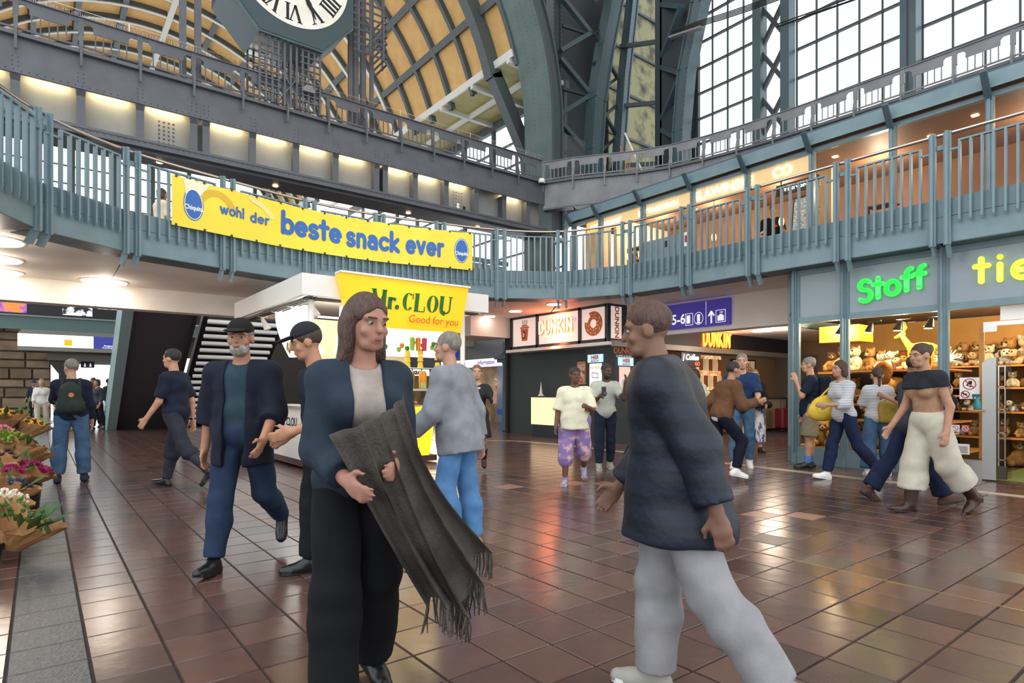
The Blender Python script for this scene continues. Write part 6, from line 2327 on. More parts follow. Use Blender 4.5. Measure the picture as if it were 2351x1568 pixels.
C_navy = cloth('navy', '1c2336', '171d2e')
C_black = cloth('black', '17181c', '121317')
C_jean = cloth('denim_blue', '4a6787', '3f5975', 10)
C_jeand = cloth('denim_dark', '26364f', '1f2d44', 10)
C_jeanl = cloth('denim_light', '5b86b5', '4d76a4', 10)
C_white = cloth('white', 'd9d7d3', 'cbc9c6')
L_black = mat('leather_black', '141416', .3)
L_white = mat('leather_white', 'e6e3de', .5)
L_brown = mat('leather_brown', '3f2115', .35, col2='2f1810', nscale=9)
H_grey = mat('hair_grey', '8d857c', .7, col2='6d665e', nscale=30, stretch=(3, 3, .6), bump=.5, bscale=60)
H_blond = mat('hair_blond', 'a58c66', .6, col2='7f6847', nscale=30, stretch=(3, 3, .6), bump=.5, bscale=60)
H_brown = mat('hair_brown', '4a3527', .6, col2='35251b', nscale=30, stretch=(3, 3, .6), bump=.5, bscale=60)
H_black = mat('hair_black', '1c1816', .55, col2='2a2320', nscale=30, stretch=(3, 3, .6), bump=.5, bscale=60)
H_red = mat('hair_copper', '8a5a3c', .6, col2='6d442c', nscale=30, stretch=(3, 3, .6), bump=.5, bscale=60)

# 1 woman with the green backpack, hand at her mouth
p = Figure('person in navy jumper and blue jeans seen from behind, hand raised to the mouth', (.35, 10.42), -32, 1.69, 1.14, legR=(2, 0, 4), legL=(-2, 3, 5), armR=(4, 10, 16, 0), armL=(42, 14, 92, 35), head=(2, 30),
           skin='c4957a', vox=.013, female=True).body()
p.shirt(C_navy, sleeve=1.85, hem=.06, name='jumper')
p.trousers(C_jean, flare=.03, knee=.022, name='jeans', noise=.0065)
p.shoes(mat('suede_navy', '23283a', .8))
p.hair(H_grey, 'short')
b = p.held('backpack', 'dark green canvas backpack with round orange patch on the navy jumper', 'backpack')
M_bp = cloth('bag_green', '2f3a35', '28322e')
c0 = p.chest - p.fw * .19 + p.up * -.06
sdf_obj('bag_body', [bx(c0 - p.up * .02, (.07, .03, .12), .06), ell(c0 - p.up * .12, (.165, .1, .12)), ell(c0 + p.up * .12, (.09, .07, .09))], .013, M_bp, b, k=.05, noise=.005)
MB().lathe([(.03, 0), (.032, .006), (.03, .01)], (0, 0, 0), 16).build('patch', mat('patch_orange', 'c66a3c', .6), b)
b.children[-1].location = c0 + np.array((.02, -.13, .03))
b.children[-1].rotation_euler = (R(90), 0, 0)
for sg in (-1, 1):
    p.strap([p.chest + p.rt * sg * .1 + p.up * .05 - p.fw * .14, p.neck0 + p.rt * sg * .1 + p.up * .02 - p.fw * .06, p.neck0 + p.rt * sg * .11 - p.up * .06 + p.fw * .09], .035, M_bp, 'strap', b)
    p.strap([c0 + p.rt * sg * .14 - p.up * .08 + p.fw * .04, p.P + p.up * .2 + p.rt * sg * .2 + p.fw * .02], .025, M_bp, 'strap', b)
MB().tube([c0 + p.up * .16 + p.rt * -.03, c0 + p.up * .24, c0 + p.up * .16 + p.rt * .03], .008, 6).build('handle', M_bp, b)

# 2 man in navy t-shirt walking left
p = Figure('person in navy T-shirt, dark shorts and leggings walking left with black watch', (1.41, 8.92), 272, 1.82, 1.08, lean=3, legR=(16, 4, 2), legL=(-22, 26, 2), armR=(-14, 9, 16, 0), armL=(16, 8, 22, 0),
           skin='c99478', vox=.012).body()
p.shirt(C_navy, sleeve=.85, hem=.1, name='t_shirt', flare=.02)
p.trousers(cloth('slate', '30323c', '292b34'), end=1.25, flare=.03, knee=.02, name='shorts')
p.trousers(cloth('leggings_grey', '3a3c44', '2f3138'), e=.007, end=1.95, flare=.01, name='leggings', waist=.05)
p.shoes(L_black, M_black)
p.hair(H_black, 'short')
for n in 'R':
    w, d = p.joint['wr' + n], p.joint['hd' + n]
    m = MB().tube([w - d * .025, w - d * .002], .036, 12)
    m.build('watch_strap', M_black, p.root)
    m.cbox(w - d * .012 + p.rt * .036, (.012, .03, .03))
    m.build('watch', M_chrome, p.root)

# 3 man with the cap walking at the camera
p = Figure('person in dark navy overshirt, teal T-shirt and black cap with a grey beard striding forward', (1.15, 4.61), 178, 1.76, 1.2, lean=1, legR=(14, 2, 2), legL=(-18, 38, 1), armR=(-10, 13, 14, 0), armL=(14, 12, 34, 8), head=(4, 6),
           skin='b07c62', vox=.0095).body()
p.shirt(cloth('teal_tee', '2c3f4a', '263844'), e=.012, sleeve=.4, hem=.08, name='t_shirt')
f_ = p.fw
p.shirt(cloth('overshirt', '191d2b', '141826'), e=.028, sleeve=1.35, hem=.2, low=.2, name='overshirt', flare=.024, noise=.0065,
        sub=[bx(p.P + p.fw * .28 + p.up * .2, (.055, .22, .5), .02)])
p.trousers(C_jeand, flare=.014, knee=.012, name='jeans', noise=.0065)
p.shoes(L_black, M_black)
p.cap_hat(cloth('cap_black', '1a1716'))
p.beard(mat('beard_grey', 'a8a29b', .8, col2='7f7972', nscale=40, bump=.5, bscale=90))
p.hair(H_grey, 'short')

# 4 second man with cap, partly behind the woman in front
p = Figure('person in black T-shirt, dark cap and black trousers half hidden behind the shawl wearer', (1.52, 4.04), 242, 1.70, 1.05, lean=5, legR=(8, 6, 2), legL=(-10, 12, 2), armR=(-10, 10, 74, 4), armL=(-4, 10, 80, 18), head=(14, -10),
           skin='b98468', vox=.0105).body()
p.shirt(cloth('night_tee', '1b2130', '161b28'), sleeve=1.0, hem=.12, name='t_shirt', flare=.02)
p.trousers(C_black, flare=.02, knee=.015)
p.shoes(L_black, M_black)
p.cap_hat(cloth('cap_slate', '23262b'))
p.hair(H_brown, 'short')

# 5 woman with shawl in front
p = Figure('large close person with long dark hair, denim jacket and grey-brown fringed shawl', (1.03, 2.345), 150, 1.63, .98, lean=5, legR=(6, 4, 2), legL=(-8, 10, 2), armR=(12, 7, 60, 15), armL=(12, 3, 72, 26), head=(8, 18),
           skin='a87866', vox=.0085, female=True).body()
p.shirt(cloth('cream_top', 'a59a92', '958a82'), e=.011, sleeve=.3, hem=.1, name='top')
p.shirt(cloth('denim_jacket', '27323f', '1f2a36', 10), e=.029, sleeve=1.9, hem=.06, name='denim_jacket', flare=.008, noise=.0065, sub=[bx(p.P + p.fw * .24 + p.up * .26, (.042, .2, .4), .02)])
p.trousers(cloth('black_wide', '111217', '0d0e12'), flare=.045, knee=.03, end=2.02, noise=.0065)
p.shoes(L_black, M_black)
p.hair(mat('hair_dark_brown', '3b2720', .55, col2='57392c', nscale=26, stretch=(3, 3, .5), bump=.6, bscale=50), 'long')
M_shawl = mat('shawl_wool', '3f3935', .95, col2='57514b', nscale=6, bump=.4, bscale=90, spec=.2)
sh = p.held('shawl', 'grey-brown fringed wool shawl hanging from the arm of the close person', 'shawl')
# draped cloth: from the left shoulder over the forearm down past the knee
A = [p.joint['shL'] + p.up * .05 + p.fw * .03, p.neck0 + p.fw * .12 - p.up * .1 + p.rt * .0]
NU, NV = 44, 26
g0, g1 = [], []
L0 = p.joint['shL'] - p.up * .04 + p.rt * .03 + p.fw * .08
R0 = p.P + p.up * .24 + p.fw * .17 + p.rt * .2
L1 = p.P - p.rt * .46 + p.fw * .14 - np.array((0, 0, .26))
R1 = p.P - p.rt * .2 + p.fw * .2 - np.array((0, 0, .44))
for j in range(NV + 1):
    v = j / NV
    for i in range(NU + 1):
        u = i / NU
        q = (L0 * (1 - v) + L1 * v) * (1 - u) + (R0 * (1 - v) + R1 * v) * u
        ph = u * 27 + 1.6 * math.sin(v * 2.2 + u * 3)
        fold = math.sin(ph) * .034 + math.sin(ph * 2.3 + 1) * .012
        q = q + p.fw * (.17 * math.sin(math.pi * (.12 + .76 * u)) * (1 - .45 * v) + .06 + fold * (.35 + v)) + p.rt * math.cos(ph) * .02 * (.3 + v) + p.rt * .075 * math.sin(math.pi * v) * (1 - u)
        q = q + np.array((0, 0, -.07 * math.sin(math.pi * u) * v + .03 * math.sin(u * 9) * v))
        g0.append(q)
        g1.append(q + p.fw * .012)
W1 = NU + 1
n0 = len(g0)
fs = []
for j in range(NV):
    for i in range(NU):
        a = j * W1 + i
        fs += [(a, a + W1, a + W1 + 1, a + 1), (a + n0, a + 1 + n0, a + W1 + 1 + n0, a + W1 + n0)]
for i in range(NU):
    for r_ in (0, NV):
        a = r_ * W1 + i
        fs.append((a, a + 1, a + 1 + n0, a + n0))
for j in range(NV):
    for c_ in (0, NU):
        a = j * W1 + c_
        fs.append((a, a + n0, a + W1 + n0, a + W1))
MB().add(g0 + g1, fs).build('cloth', M_shawl, sh, smooth=True)
fr = MB()
frn = random.Random(2)
for i in range(NU * 2):
    a = g0[NV * W1 + i // 2] * .5 + g0[NV * W1 + (i + 1) // 2] * .5
    q = a + np.array((frn.uniform(-.02, .02), frn.uniform(-.02, .02), -.11))
    fr.tube([a, (a + q) / 2 + np.array((frn.uniform(-.01, .01), 0, 0)), q], [.005, .004, .002], 4)
fr.build('fringe', M_shawl, sh, kind='stuff')

# 6 grey sweatshirt and light jeans
p = Figure('person in grey sweatshirt, light blue jeans and sandals walking away past the kiosk', (2.62, 4.04), 292, 1.72, .94, lean=8, legR=(-3, 4, 2), legL=(10, 22, 2), armR=(-12, 12, 14, 0), armL=(18, 14, 40, 5), head=(-6, 10),
           skin='b98b74', vox=.0105).body()
p.shirt(cloth('grey_sweat', '8a8c92', '7d7f86'), e=.042, sleeve=1.88, hem=.17, low=.2, name='sweatshirt', flare=.012, noise=.0065)
p.trousers(C_jeanl, flare=.035, knee=.014, end=1.97, name='jeans', noise=.0065)
p.shoes(mat('sandal_brown', '4a352b', .5, col2='b08a74', nscale=5), M_dark)
p.hair(H_grey, 'short')

# 7 floral dress
p = Figure('person in short black floral dress and brown boots with copper hair, hand at the ear', (5.21, 7.54), 176, 1.64, 1.0, legR=(3, 2, 2), legL=(-16, 34, 2), armR=(8, 12, 20, 0), armL=(28, 30, 128, 10), skin='c79a80', vox=.014, female=True).body()
k = p.k
p.garment('dress', p.torso(.016) + p.arm('R', .012, 1.1, .01) + p.arm('L', .012, 1.0, .01) + [cap(p.P, p.P - np.array((0, -.02, .32)), .19 * k, .235 * k)],
          mat('floral_black', '1c1b1f', .8, col2='d8c9c9', nscale=7, contrast=(.6, .66), bump=.1), cuts=[(p.P - np.array((0, 0, .33)), (0, 0, -1)), (p.neck0, (0, 0, 1))],
          subs=[ell(p.neck0 + np.array((0, .05, .03)), (.075, .08, .07))], noise=.0065)
p.shoes(L_brown, M_dark, shaft=.2, name='boot')
p.hair(H_red, 'bun')

# 8 cream t-shirt and lilac flowered trousers
p = Figure('person in cream T-shirt and lilac flowered knee-length trousers with bright trainers', (5.71, 5.94), 186, 1.57, 1.36, legR=(3, 2, 3), legL=(-14, 30, 3), armR=(6, 14, 20, 0), armL=(20, 16, 80, 25), head=(4, 20), skin='6e4936', vox=.013, female=True).body()
p.shirt(cloth('cream_tee', 'e3ddc3', 'd8d1b6'), e=.024, sleeve=1.0, hem=.12, low=.1, name='t_shirt', flare=.026, noise=.0065)
p.trousers(mat('lilac_floral', '8d72a8', .85, col2='d3a9a4', nscale=9, contrast=(.52, .6), bump=.1), e=.03, end=1.3, flare=.03, knee=.025, name='capri_trousers')
p.shoes(mat('trainer_mix', '7d5a9a', .5, col2='b8b5bd', nscale=9), L_white)
p.hair(H_black, 'bun')

# 9 polo man with phone
p = Figure('person in pale grey polo shirt looking at a phone by the ordering screens', (7.19, 6.77), 176, 1.69, 1.0, legR=(3, 2, 2), legL=(-6, 8, 2), armR=(22, 10, 92, 20), armL=(40, 24, 122, 10), head=(10, 20), skin='5d4030', vox=.014).body()
p.shirt(cloth('polo_grey', 'b9b9ad', 'adada2'), sleeve=.8, hem=.1, name='polo_shirt', flare=.022)
p.trousers(cloth('trouser_navy', '1d2536'))
p.shoes(mat('trainer_grey', '9a968e', .6), L_white)
p.hair(H_black, 'short')
p.beard(H_black)
t = p.held('phone', 'black mobile phone in the hand of the grey polo wearer', 'phone')
w, d = p.joint['wrR'], p.joint['hdR']
MB().cbox(w + d * .13 + np.array((0, .0, .02)), (.07, .012, .15)).build('phone_body', M_black, t)
t.children[0].rotation_euler = (0, 0, 0)

# 9b bag carrier in pale blue seen past the close dark jacket
p = Figure('person in pale blue shirt with dark trousers mostly hidden behind the close navy jacket', (7.0, 5.9), 100, 1.66, 1.0, legR=(10, 6, 2), legL=(-10, 14, 2), armR=(20, 12, 40, 0), skin='7a5440', vox=.016).body()
p.shirt(cloth('pale_blue', '9fb2cc', '93a6c0'), sleeve=.9, hem=.1, flare=.02)
p.trousers(cloth('trouser_navy', '1d2536'))
p.shoes(mat('trainer_dark', '3a3f42', .6), L_white)
p.hair(H_black, 'short')

# 10 dark jacket in front, walking left
p = Figure('large close person in navy quilted jacket and pale grey trousers striding towards the left', (2.005, 1.512), 286, 1.61, 1.12, lean=7, legR=(10, 8, 2), legL=(-20, 16, 2), armR=(16, 10, 30, 0), armL=(-24, 12, 16, 0), head=(6, 0), skin='7f5c4c', vox=.0085).body()
o = p.torso(.05) + p.arm('R', .035, 1.9, .01) + p.arm('L', .035, 1.9, .01) + [cap(p.P + p.up * .05, p.P - np.array((0, .02, .16)), .2 * p.k, .25 * p.k)]
p.garment('jacket', o, mat('quilted_navy', '151d2d', .55, col2='0f1521', nscale=3.2, wave='Z', bump=.2, bscale=30, spec=.4), noise=.0065, cuts=[(p.P - np.array((0, 0, .2)), (0, 0, -1)), (p.neck0 + p.up * .05, p.up)])
p.trousers(cloth('pale_grey', '979598', '87868a', 8), e=.02, flare=.03, knee=.022, end=1.98, noise=.0065)
p.shoes(mat('trainer_grey', '9a968e', .6), L_white)
p.hair(mat('hair_dark_brown', '3b2720'), 'short')

# 11 white top with cream bag
p = Figure('person in white blouse seen from behind with a cream striped tote bag', (10.24, 7.21), 350, 1.68, .95, legR=(3, 2, 2), legL=(-5, 8, 2), armR=(6, 10, 30, 0), armL=(4, 10, 24, 0), skin='b58a70', vox=.016, female=True).body()
p.shirt(C_white, sleeve=1.2, hem=.1, name='blouse', flare=.02)
p.trousers(cloth('faded_denim', '8494a2', '768692'), flare=.02)
p.shoes(L_white)
p.hair(H_brown, 'bob')
t = p.held('tote_bag', 'cream tote bag with dark red stripes on the back of the white blouse', 'bag')
c0 = p.P - p.fw * .2 + p.up * .16
sdf_obj('bag_body', [bx(c0, (.15, .05, .17), .03)], .018, cloth('cream_bag', 'd2d0b4', 'c5c3a7'), t, k=0, noise=.004)
for sx in (-.1, -.07):
    MB().box(c0[0] + sx - .008, c0[0] + sx + .008, c0[1] - .085, c0[1] - .08, c0[2] - .18, c0[2] + .18).build('stripe', mat('stripe_red', '5a2a32', .7), t)
for sg in (-1, 1):
    p.strap([c0 + p.rt * sg * .1 + p.up * .18, p.neck0 + p.rt * sg * .13 - p.fw * .05, p.neck0 + p.rt * sg * .12 + p.fw * .08 - p.up * .08], .03, cloth('cream_bag', 'd2d0b4'), 'strap', t)

# 12 brown jacket running
p = Figure('person in brown jacket, black trousers and white trainers hurrying to the right', (7.52, 4.88), 80, 1.70, 1.06, lean=16, legR=(38, 52, 2), legL=(-6, 8, 2), armR=(30, 14, 90, 10), armL=(-20, 14, 60, 0), head=(-4, 0), skin='a97e66', vox=.0135).body()
p.shirt(cloth('white_hem', 'e3e3e6'), e=.02, sleeve=.3, hem=.09, name='undershirt')
p.shirt(cloth('brown_jacket', '6b4a32', '5c3f2a'), e=.034, sleeve=1.9, hem=.05, name='jacket', noise=.0065)
p.trousers(cloth('ink_trousers', '14172a', '101322'), flare=.012)
p.shoes(L_white, L_white)
p.hair(H_black, 'short')

# 13 blue t-shirt man
p = Figure('tall person in blue T-shirt and light jeans standing behind the brown jacket', (9.08, 5.51), 200, 1.86, 1.08, legR=(8, 3, 2), legL=(-8, 12, 2), armR=(6, 10, 20, 0), armL=(20, 10, 60, 10), skin='c0937a', vox=.0145).body()
p.shirt(cloth('blue_tee', '22375c', '1c2f50'), sleeve=.85, hem=.12, name='t_shirt', flare=.02)
p.trousers(cloth('washed_jeans', '50708c', '44617b'), name='jeans')
p.shoes(L_white, L_white)
p.hair(H_grey, 'short')

# 14 woman with glasses
p = Figure('person with glasses in navy T-shirt and blue-white patterned trousers, black shoulder bag', (11.72, 6.83), 182, 1.70, 1.06, legR=(0, 0, 3), legL=(0, 0, 3), armR=(8, 10, 50, 10), armL=(6, 10, 60, 18), head=(-4, 0), skin='d0a288', vox=.0145, female=True).body()
p.shirt(cloth('navy_tee', '1d2438', '181e30'), sleeve=.85, hem=.1, name='t_shirt', flare=.02)
p.trousers(mat('blue_white_print', '4a5fa0', .85, col2='e3e3ea', nscale=16, contrast=(.45, .55), stretch=(1, 1, .4)), e=.024, end=1.7, flare=.035, knee=.03)
p.shoes(L_brown, M_black)
p.hair(H_blond, 'bob')
m = MB()
for sg in (-1, 1):
    m.tube([p.hp(sg * .034 + .024 * math.cos(R(a)), .106, .004 + .02 * math.sin(R(a))) for a in range(0, 361, 30)], .0025, 4, False)
    m.bar(p.hp(sg * .058, .106, .008), p.hp(sg * .082, -.005, .01), .003, .004)
m.bar(p.hp(-.01, .107, .008), p.hp(.01, .107, .008), .003, .003)
m.build('glasses', M_chrome, p.root)
t = p.held('shoulder_bag', 'black shoulder bag with pale strap across the navy T-shirt of the glasses wearer', 'bag')
sdf_obj('bag_body', [bx(p.P + p.rt * -.02 + p.fw * .19 + p.up * .1, (.13, .04, .08), .04), ell(p.P - p.rt * .22 + p.fw * .16 + p.up * .06, (.1, .05, .08))], .016, M_black, t, k=.03)
p.strap([p.neck0 + p.rt * .09 + p.up * .0 + p.fw * .06, p.chest + p.fw * .17 + p.rt * .06, p.P + p.fw * .2 + p.up * .18 + p.rt * .02], .035, M_alu, 'strap', t)

# 15 man in shorts
p = Figure('person in navy T-shirt, khaki shorts and blue socks looking into the toy shop window', (9.97, 4.81), 292, 1.80, 1.0, legR=(0, 0, 2), legL=(6, 4, 2), armR=(4, 8, 12, 0), armL=(30, 10, 132, 14), head=(4, 0), skin='c4916f', vox=.012).body()
p.shirt(C_navy, sleeve=.8, hem=.14, low=.05, name='t_shirt', flare=.02)
p.trousers(cloth('khaki', '8a7a66', '7d6e5b'), e=.024, end=.98, flare=.05, name='shorts')
for n in 'RL':
    a, kn = p.joint['ank' + n], p.joint['knee' + n]
    q = a + (kn - a) * .32
    sdf_obj('sock', [cap(a - (kn - a) * .05, q, .047, .05, cut=[(q, kn - a)])], .01, cloth('sock_blue', '5f86c4', '547ab6'), p.root, k=0)
p.shoes(L_black, M_black)
p.hair(H_grey, 'short')
b = p.held('backpack', 'black backpack with grey lower pocket on the shorts wearer at the toy shop', 'backpack')
c0 = p.chest - p.fw * .2 - p.up * .05
sdf_obj('bag_body', [bx(c0 + p.up * .03, (.1, .05, .16), .05), ell(c0 - p.up * .12, (.15, .1, .1))], .013, cloth('bag_black', '181b26', '141720'), b, k=.04, noise=.004)
sdf_obj('pocket', [ell(c0 - p.up * .12 - p.fw * .07, (.13, .07, .1))], .013, cloth('bag_grey', '9a968e', '8b8780'), b, k=0)
for sg in (-1, 1):
    p.strap([c0 + p.rt * sg * .1 + p.up * .18, p.neck0 + p.rt * sg * .1 + p.up * .01 - p.fw * .04, p.neck0 + p.rt * sg * .12 - p.up * .06 + p.fw * .08, p.chest + p.rt * sg * .15 + p.fw * .14 - p.up * .06, c0 + p.rt * sg * .17 - p.up * .12 + p.fw * .06], .04, cloth('bag_black', '181b26'), 'strap', b)

# 16 yellow bag walker
M_stripe = mat('striped_jersey', 'd9d6d6', .85, col2='5f6577', nscale=14, wave='Z', contrast=(.62, .72), bump=.1, bscale=150)
p = Figure('person in striped top and navy trousers carrying a big yellow bag', (9.01, 3.88), 262, 1.70, 1.04, lean=4, legR=(16, 6, 2), legL=(-18, 26, 2), armR=(10, 14, 60, 0), armL=(24, 12, 70, 14), skin='b78a72', vox=.013, female=True).body()
p.shirt(M_stripe, sleeve=1.5, hem=.08, name='striped_top', flare=.02)
p.trousers(cloth('navy_trousers', '1c2745', '17203a'), flare=.02, knee=.012)
p.shoes(L_white, L_white)
p.hair(H_brown, 'bob')
t = p.held('yellow_bag', 'large soft bright yellow bag carried at hip height before the toy shop window', 'bag')
c0 = p.P + p.rt * .24 + p.up * .12 + p.fw * .05
sdf_obj('bag_body', [ell(c0, (.11, .3, .19)), ell(c0 - p.up * .06 + p.fw * .14, (.1, .2, .13)), ell(c0 + p.up * .08 - p.fw * .1, (.09, .2, .11))], .014, cloth('bag_yellow', 'e0be45', 'd2ae38'), t, k=.05, noise=.0065)
p.strap([c0 + p.up * .14 - p.fw * .1, p.joint['shR'] + p.up * .06, c0 + p.up * .14 + p.fw * .16], .03, cloth('bag_yellow', 'e0be45'), 'strap', t)

# 17 ponytail woman
p = Figure('person with brown ponytail, striped T-shirt and wide jeans at the toy shop', (9.88, 3.77), 20, 1.60, 1.02, legR=(3, 0, 5), legL=(-3, 3, 5), armR=(10, 12, 40, 0), armL=(20, 12, 60, 20), head=(6, 0), skin='c79a80', vox=.0125, female=True).body()
p.shirt(M_stripe, e=.024, sleeve=.9, hem=.08, name='striped_shirt', flare=.03, noise=.0065)
p.trousers(C_jean, flare=.055, knee=.035, name='wide_jeans', noise=.0065)
p.shoes(L_white, L_white)
p.hair(H_brown, 'pony')
t = p.held('shoulder_bag', 'mustard yellow canvas shoulder bag hanging from the ponytail wearer', 'bag')
c0 = p.P + p.rt * .19 + p.up * .1 - p.fw * .1
M_mus = cloth('mustard', 'a58a3e', '967c34')
sdf_obj('bag_body', [bx(c0 - p.up * .02, (.17, .04, .12), .04), ell(c0 - p.up * .1, (.21, .08, .08))], .0125, M_mus, t, k=.04, noise=.0065)
p.strap([c0 + p.rt * -.12 + p.up * .14, p.joint['shR'] + p.up * .075 - p.fw * .02, p.joint['shR'] + p.fw * .1 - p.up * .05], .022, M_mus, 'strap', t)
p.strap([c0 + p.rt * .08 + p.up * .14, p.joint['shR'] + p.up * .07 - p.fw * .0], .022, M_mus, 'strap', t)

# 18 man in black t-shirt at the window
p = Figure('person with shaved head in black T-shirt beside the ponytail wearer', (9.71, 3.18), 330, 1.68, 1.12, legR=(4, 2, 3), legL=(-4, 4, 3), armR=(20, 14, 60, 10), armL=(30, 14, 80, 20), head=(8, 20), skin='a87a62', vox=.013).body()
p.shirt(cloth('black_tee', '1b1e28', '171a22'), sleeve=.95, hem=.12, name='t_shirt', flare=.025)
p.trousers(cloth('dark_grey_trousers', '3a3d45', '31343b'), flare=.02)
p.shoes(L_white, mat('sole_grey', '6a6660', .6))
p.hair(mat('hair_stubble', '3c312b', .8), 'short')

# 19 cowboy boots
p = Figure('person in tan top, black waist bag, cream wide trousers and brown cowboy boots striding left', (7.19, 2.26), 262, 1.74, 1.02, lean=6, legR=(10, 4, 2), legL=(-16, 24, 2), armR=(16, 12, 24, 0), armL=(-10, 12, 30, 0), head=(4, 0), skin='b5866c', vox=.0125, female=True).body()
p.shirt(cloth('tan_top', 'a98468', '9b775c'), e=.014, sleeve=.3, hem=.02, name='tan_top')
p.shirt(cloth('dark_jacket', '26282f', '1f2127'), e=.034, sleeve=.85, hem=-.36, name='shoulder_wrap', neck=False)
p.trousers(cloth('cream_trousers', 'c4bdad', 'b6ae9d', 7), e=.03, end=1.62, flare=.055, knee=.04, noise=.0065)
p.shoes(L_brown, mat('heel_dark', '2a1a12', .4), shaft=.17, name='cowboy_boot')
for n in 'RL':
    d, a = p.joint['ft' + n], p.joint['ank' + n]
    u = unit(np.cross(np.cross(d, (0, 0, 1)), d))
    sdf_obj('boot_toe', [cap(a - u * .058 + d * .13, a - u * .066 + d * .235, .036, .01)], .009, L_brown, p.root, k=0)
    MB().cbox(a - u * .082 - d * .04, (.05, .055, .04)).build('heel', mat('heel_dark', '2a1a12', .4), p.root)
p.hair(H_brown, 'bun')
t = p.held('waist_bag', 'black waist bag at the back of the cowboy boot wearer', 'bag')
sdf_obj('bag_body', [ell(p.P - p.fw * .17 + p.up * .2, (.16, .09, .09))], .013, C_black, t, k=0, noise=.004)

# 20 dark jeans strider behind the boots
p = Figure('person in dark grey shirt and dark flared jeans striding right behind the cowboy boots', (7.75, 2.62), 92, 1.70, 1.0, lean=4, legR=(24, 6, 2), legL=(-24, 10, 2), armR=(-16, 12, 20, 0), armL=(20, 12, 30, 0), skin='a3765e', vox=.014).body()
p.shirt(cloth('charcoal_shirt', '3d4048', '34373e'), sleeve=1.9, hem=.12, flare=.01)
p.trousers(cloth('flared_jeans', '1a2440', '151d35'), flare=.05, knee=.012, name='flared_jeans')
p.shoes(mat('suede_brown', '4a2f28', .7), M_black)
p.hair(H_black, 'short')

# 21.. far people by the exit
for (lab, pos, phi, H, top, leg_c, hr, st, sk, hat) in (
        ('small far person in navy uniform jacket and blue cap by the stone wall', (-.2, 35.5), 170, 1.76, '1e2a44', '20242e', H_black, 'short', 'b58a70', True),
        ('small far person in white blouse with dark waist bag and beige trousers', (.05, 24.6), 150, 1.66, 'd9d4cc', 'c9bda8', H_blond, 'bob', 'c79a80', False),
        ('small far person with dark hair beside the white blouse wearer', (.55, 26.0), 140, 1.68, 'b9a898', 'b5a58f', H_brown, 'bob', 'b98a70', False),
        ('small far person in red shirt near the bright exit', (1.5, 25.9), 180, 1.74, '8f2a30', '22242a', H_black, 'short', '9a6a52', False),
        ('small far person in black T-shirt and white shorts at the bright exit', (2.05, 27.5), 20, 1.74, '15171b', 'd8d8d8', H_black, 'short', '8a5f48', False),
        ('small far person in black skirt standing at the left of the bright exit', (1.52, 24.3), 200, 1.66, '3a3d44', '17181b', H_brown, 'bob', 'b98a70', False)):
    p = Figure(lab, pos, phi, H, 1.0, legR=(8, 4, 2), legL=(-8, 10, 2), armR=(8, 10, 30, 5), armL=(-4, 10, 30, 5), skin=sk, vox=.02, female=(st == 'bob')).body()
    p.shirt(cloth('far_' + top, top), sleeve=1.6, hem=.1, flare=.01)
    p.trousers(cloth('far_' + leg_c, leg_c), flare=.015, end=.98 if 'shorts' in lab else 1.92)
    p.shoes(L_black)
    if hat:
        p.cap_hat(cloth('cap_blue', '1f3a66'))
    p.hair(hr, st, vox=.016)
t = thing('paper_bag', 'tan paper carrier bag beside the small white blouse wearer', 'bag', (.75, 24.3, 0))
sdf_obj('bag_body', [bx((.75, 24.3, .24), (.22, .12, .22), .02)], .03, mat('kraft_bag', 'b08a58', .8), t, k=0)
MB().tube([(.65, 24.3, .46), (.7, 24.3, .62), (.8, 24.3, .62), (.85, 24.3, .46)], .01, 5).build('handle', mat('kraft_bag', 'b08a58'), t)

# gallery people
p = Figure('person in cream top standing behind the gallery rail left of the banner', (1.93, 14.0), 30, 1.6, 1.0, armR=(6, 10, 20, 0), armL=(6, 10, 20, 0), skin='b98a70', vox=.018, female=True, z=3.75).body()
p.shirt(cloth('gallery_cream', 'd8c6ac'), sleeve=1.0, hem=.1)
p.trousers(cloth('gallery_dark', '6a5a48'))
p.shoes(L_black)
p.hair(H_brown, 'bob')
for lab, pos, phi, top, sk, h_, hr in (('person in black polo with red badge leaning at the restaurant window upstairs', (13.2, 7.25), 200, '1c1d22', 'c79a80', 1.72, H_grey), ('dark haired person in black beside the menu screen upstairs', (13.5, 6.6), 120, '1a1a20', 'a87a62', 1.62, H_black)):
    p = Figure(lab, pos, phi, h_, 1.05, lean=12, armR=(30, 10, 60, 5), armL=(30, 10, 60, 5), head=(14, 0), skin=sk, vox=.018, z=3.76).body()
    p.shirt(cloth('waiter_' + top, top), sleeve=.9, hem=.1, flare=.02)
    p.trousers(C_black)
    p.shoes(L_black)
    p.hair(hr, 'short', vox=.014)
    if '200' in str(phi):
        MB().ball(p.chest + p.fw * .14 + p.rt * -.06, .03, 8, 5, (1, .4, 1)).build('badge', M_red, p.root)
# ================================================================== PLUSH TOYS
ORD = ('first', 'second', 'third', 'fourth', 'fifth', 'sixth', 'seventh', 'eighth', 'ninth', 'tenth', 'eleventh', 'twelfth', 'thirteenth', 'fourteenth')
PM = {}


def fur(c):
    return mat('plush_' + c, c, .95, spec=.1, col2='%02x%02x%02x' % tuple(int(int(c[i:i + 2], 16) * .8) for i in (0, 2, 4)), nscale=18, bump=.8, bscale=70)


def sdf_me(name, prims, vox, m, **kw):
    P, Q = sdf_mesh(prims, vox, **kw)
    return np_mesh(name, P, Q, m)


def eyes_me(pts, r=.011):
    m = MB()
    for p_ in pts:
        m.ball(p_, r, 8, 5)
    return m.mesh('eyes', M_black, smooth=True)


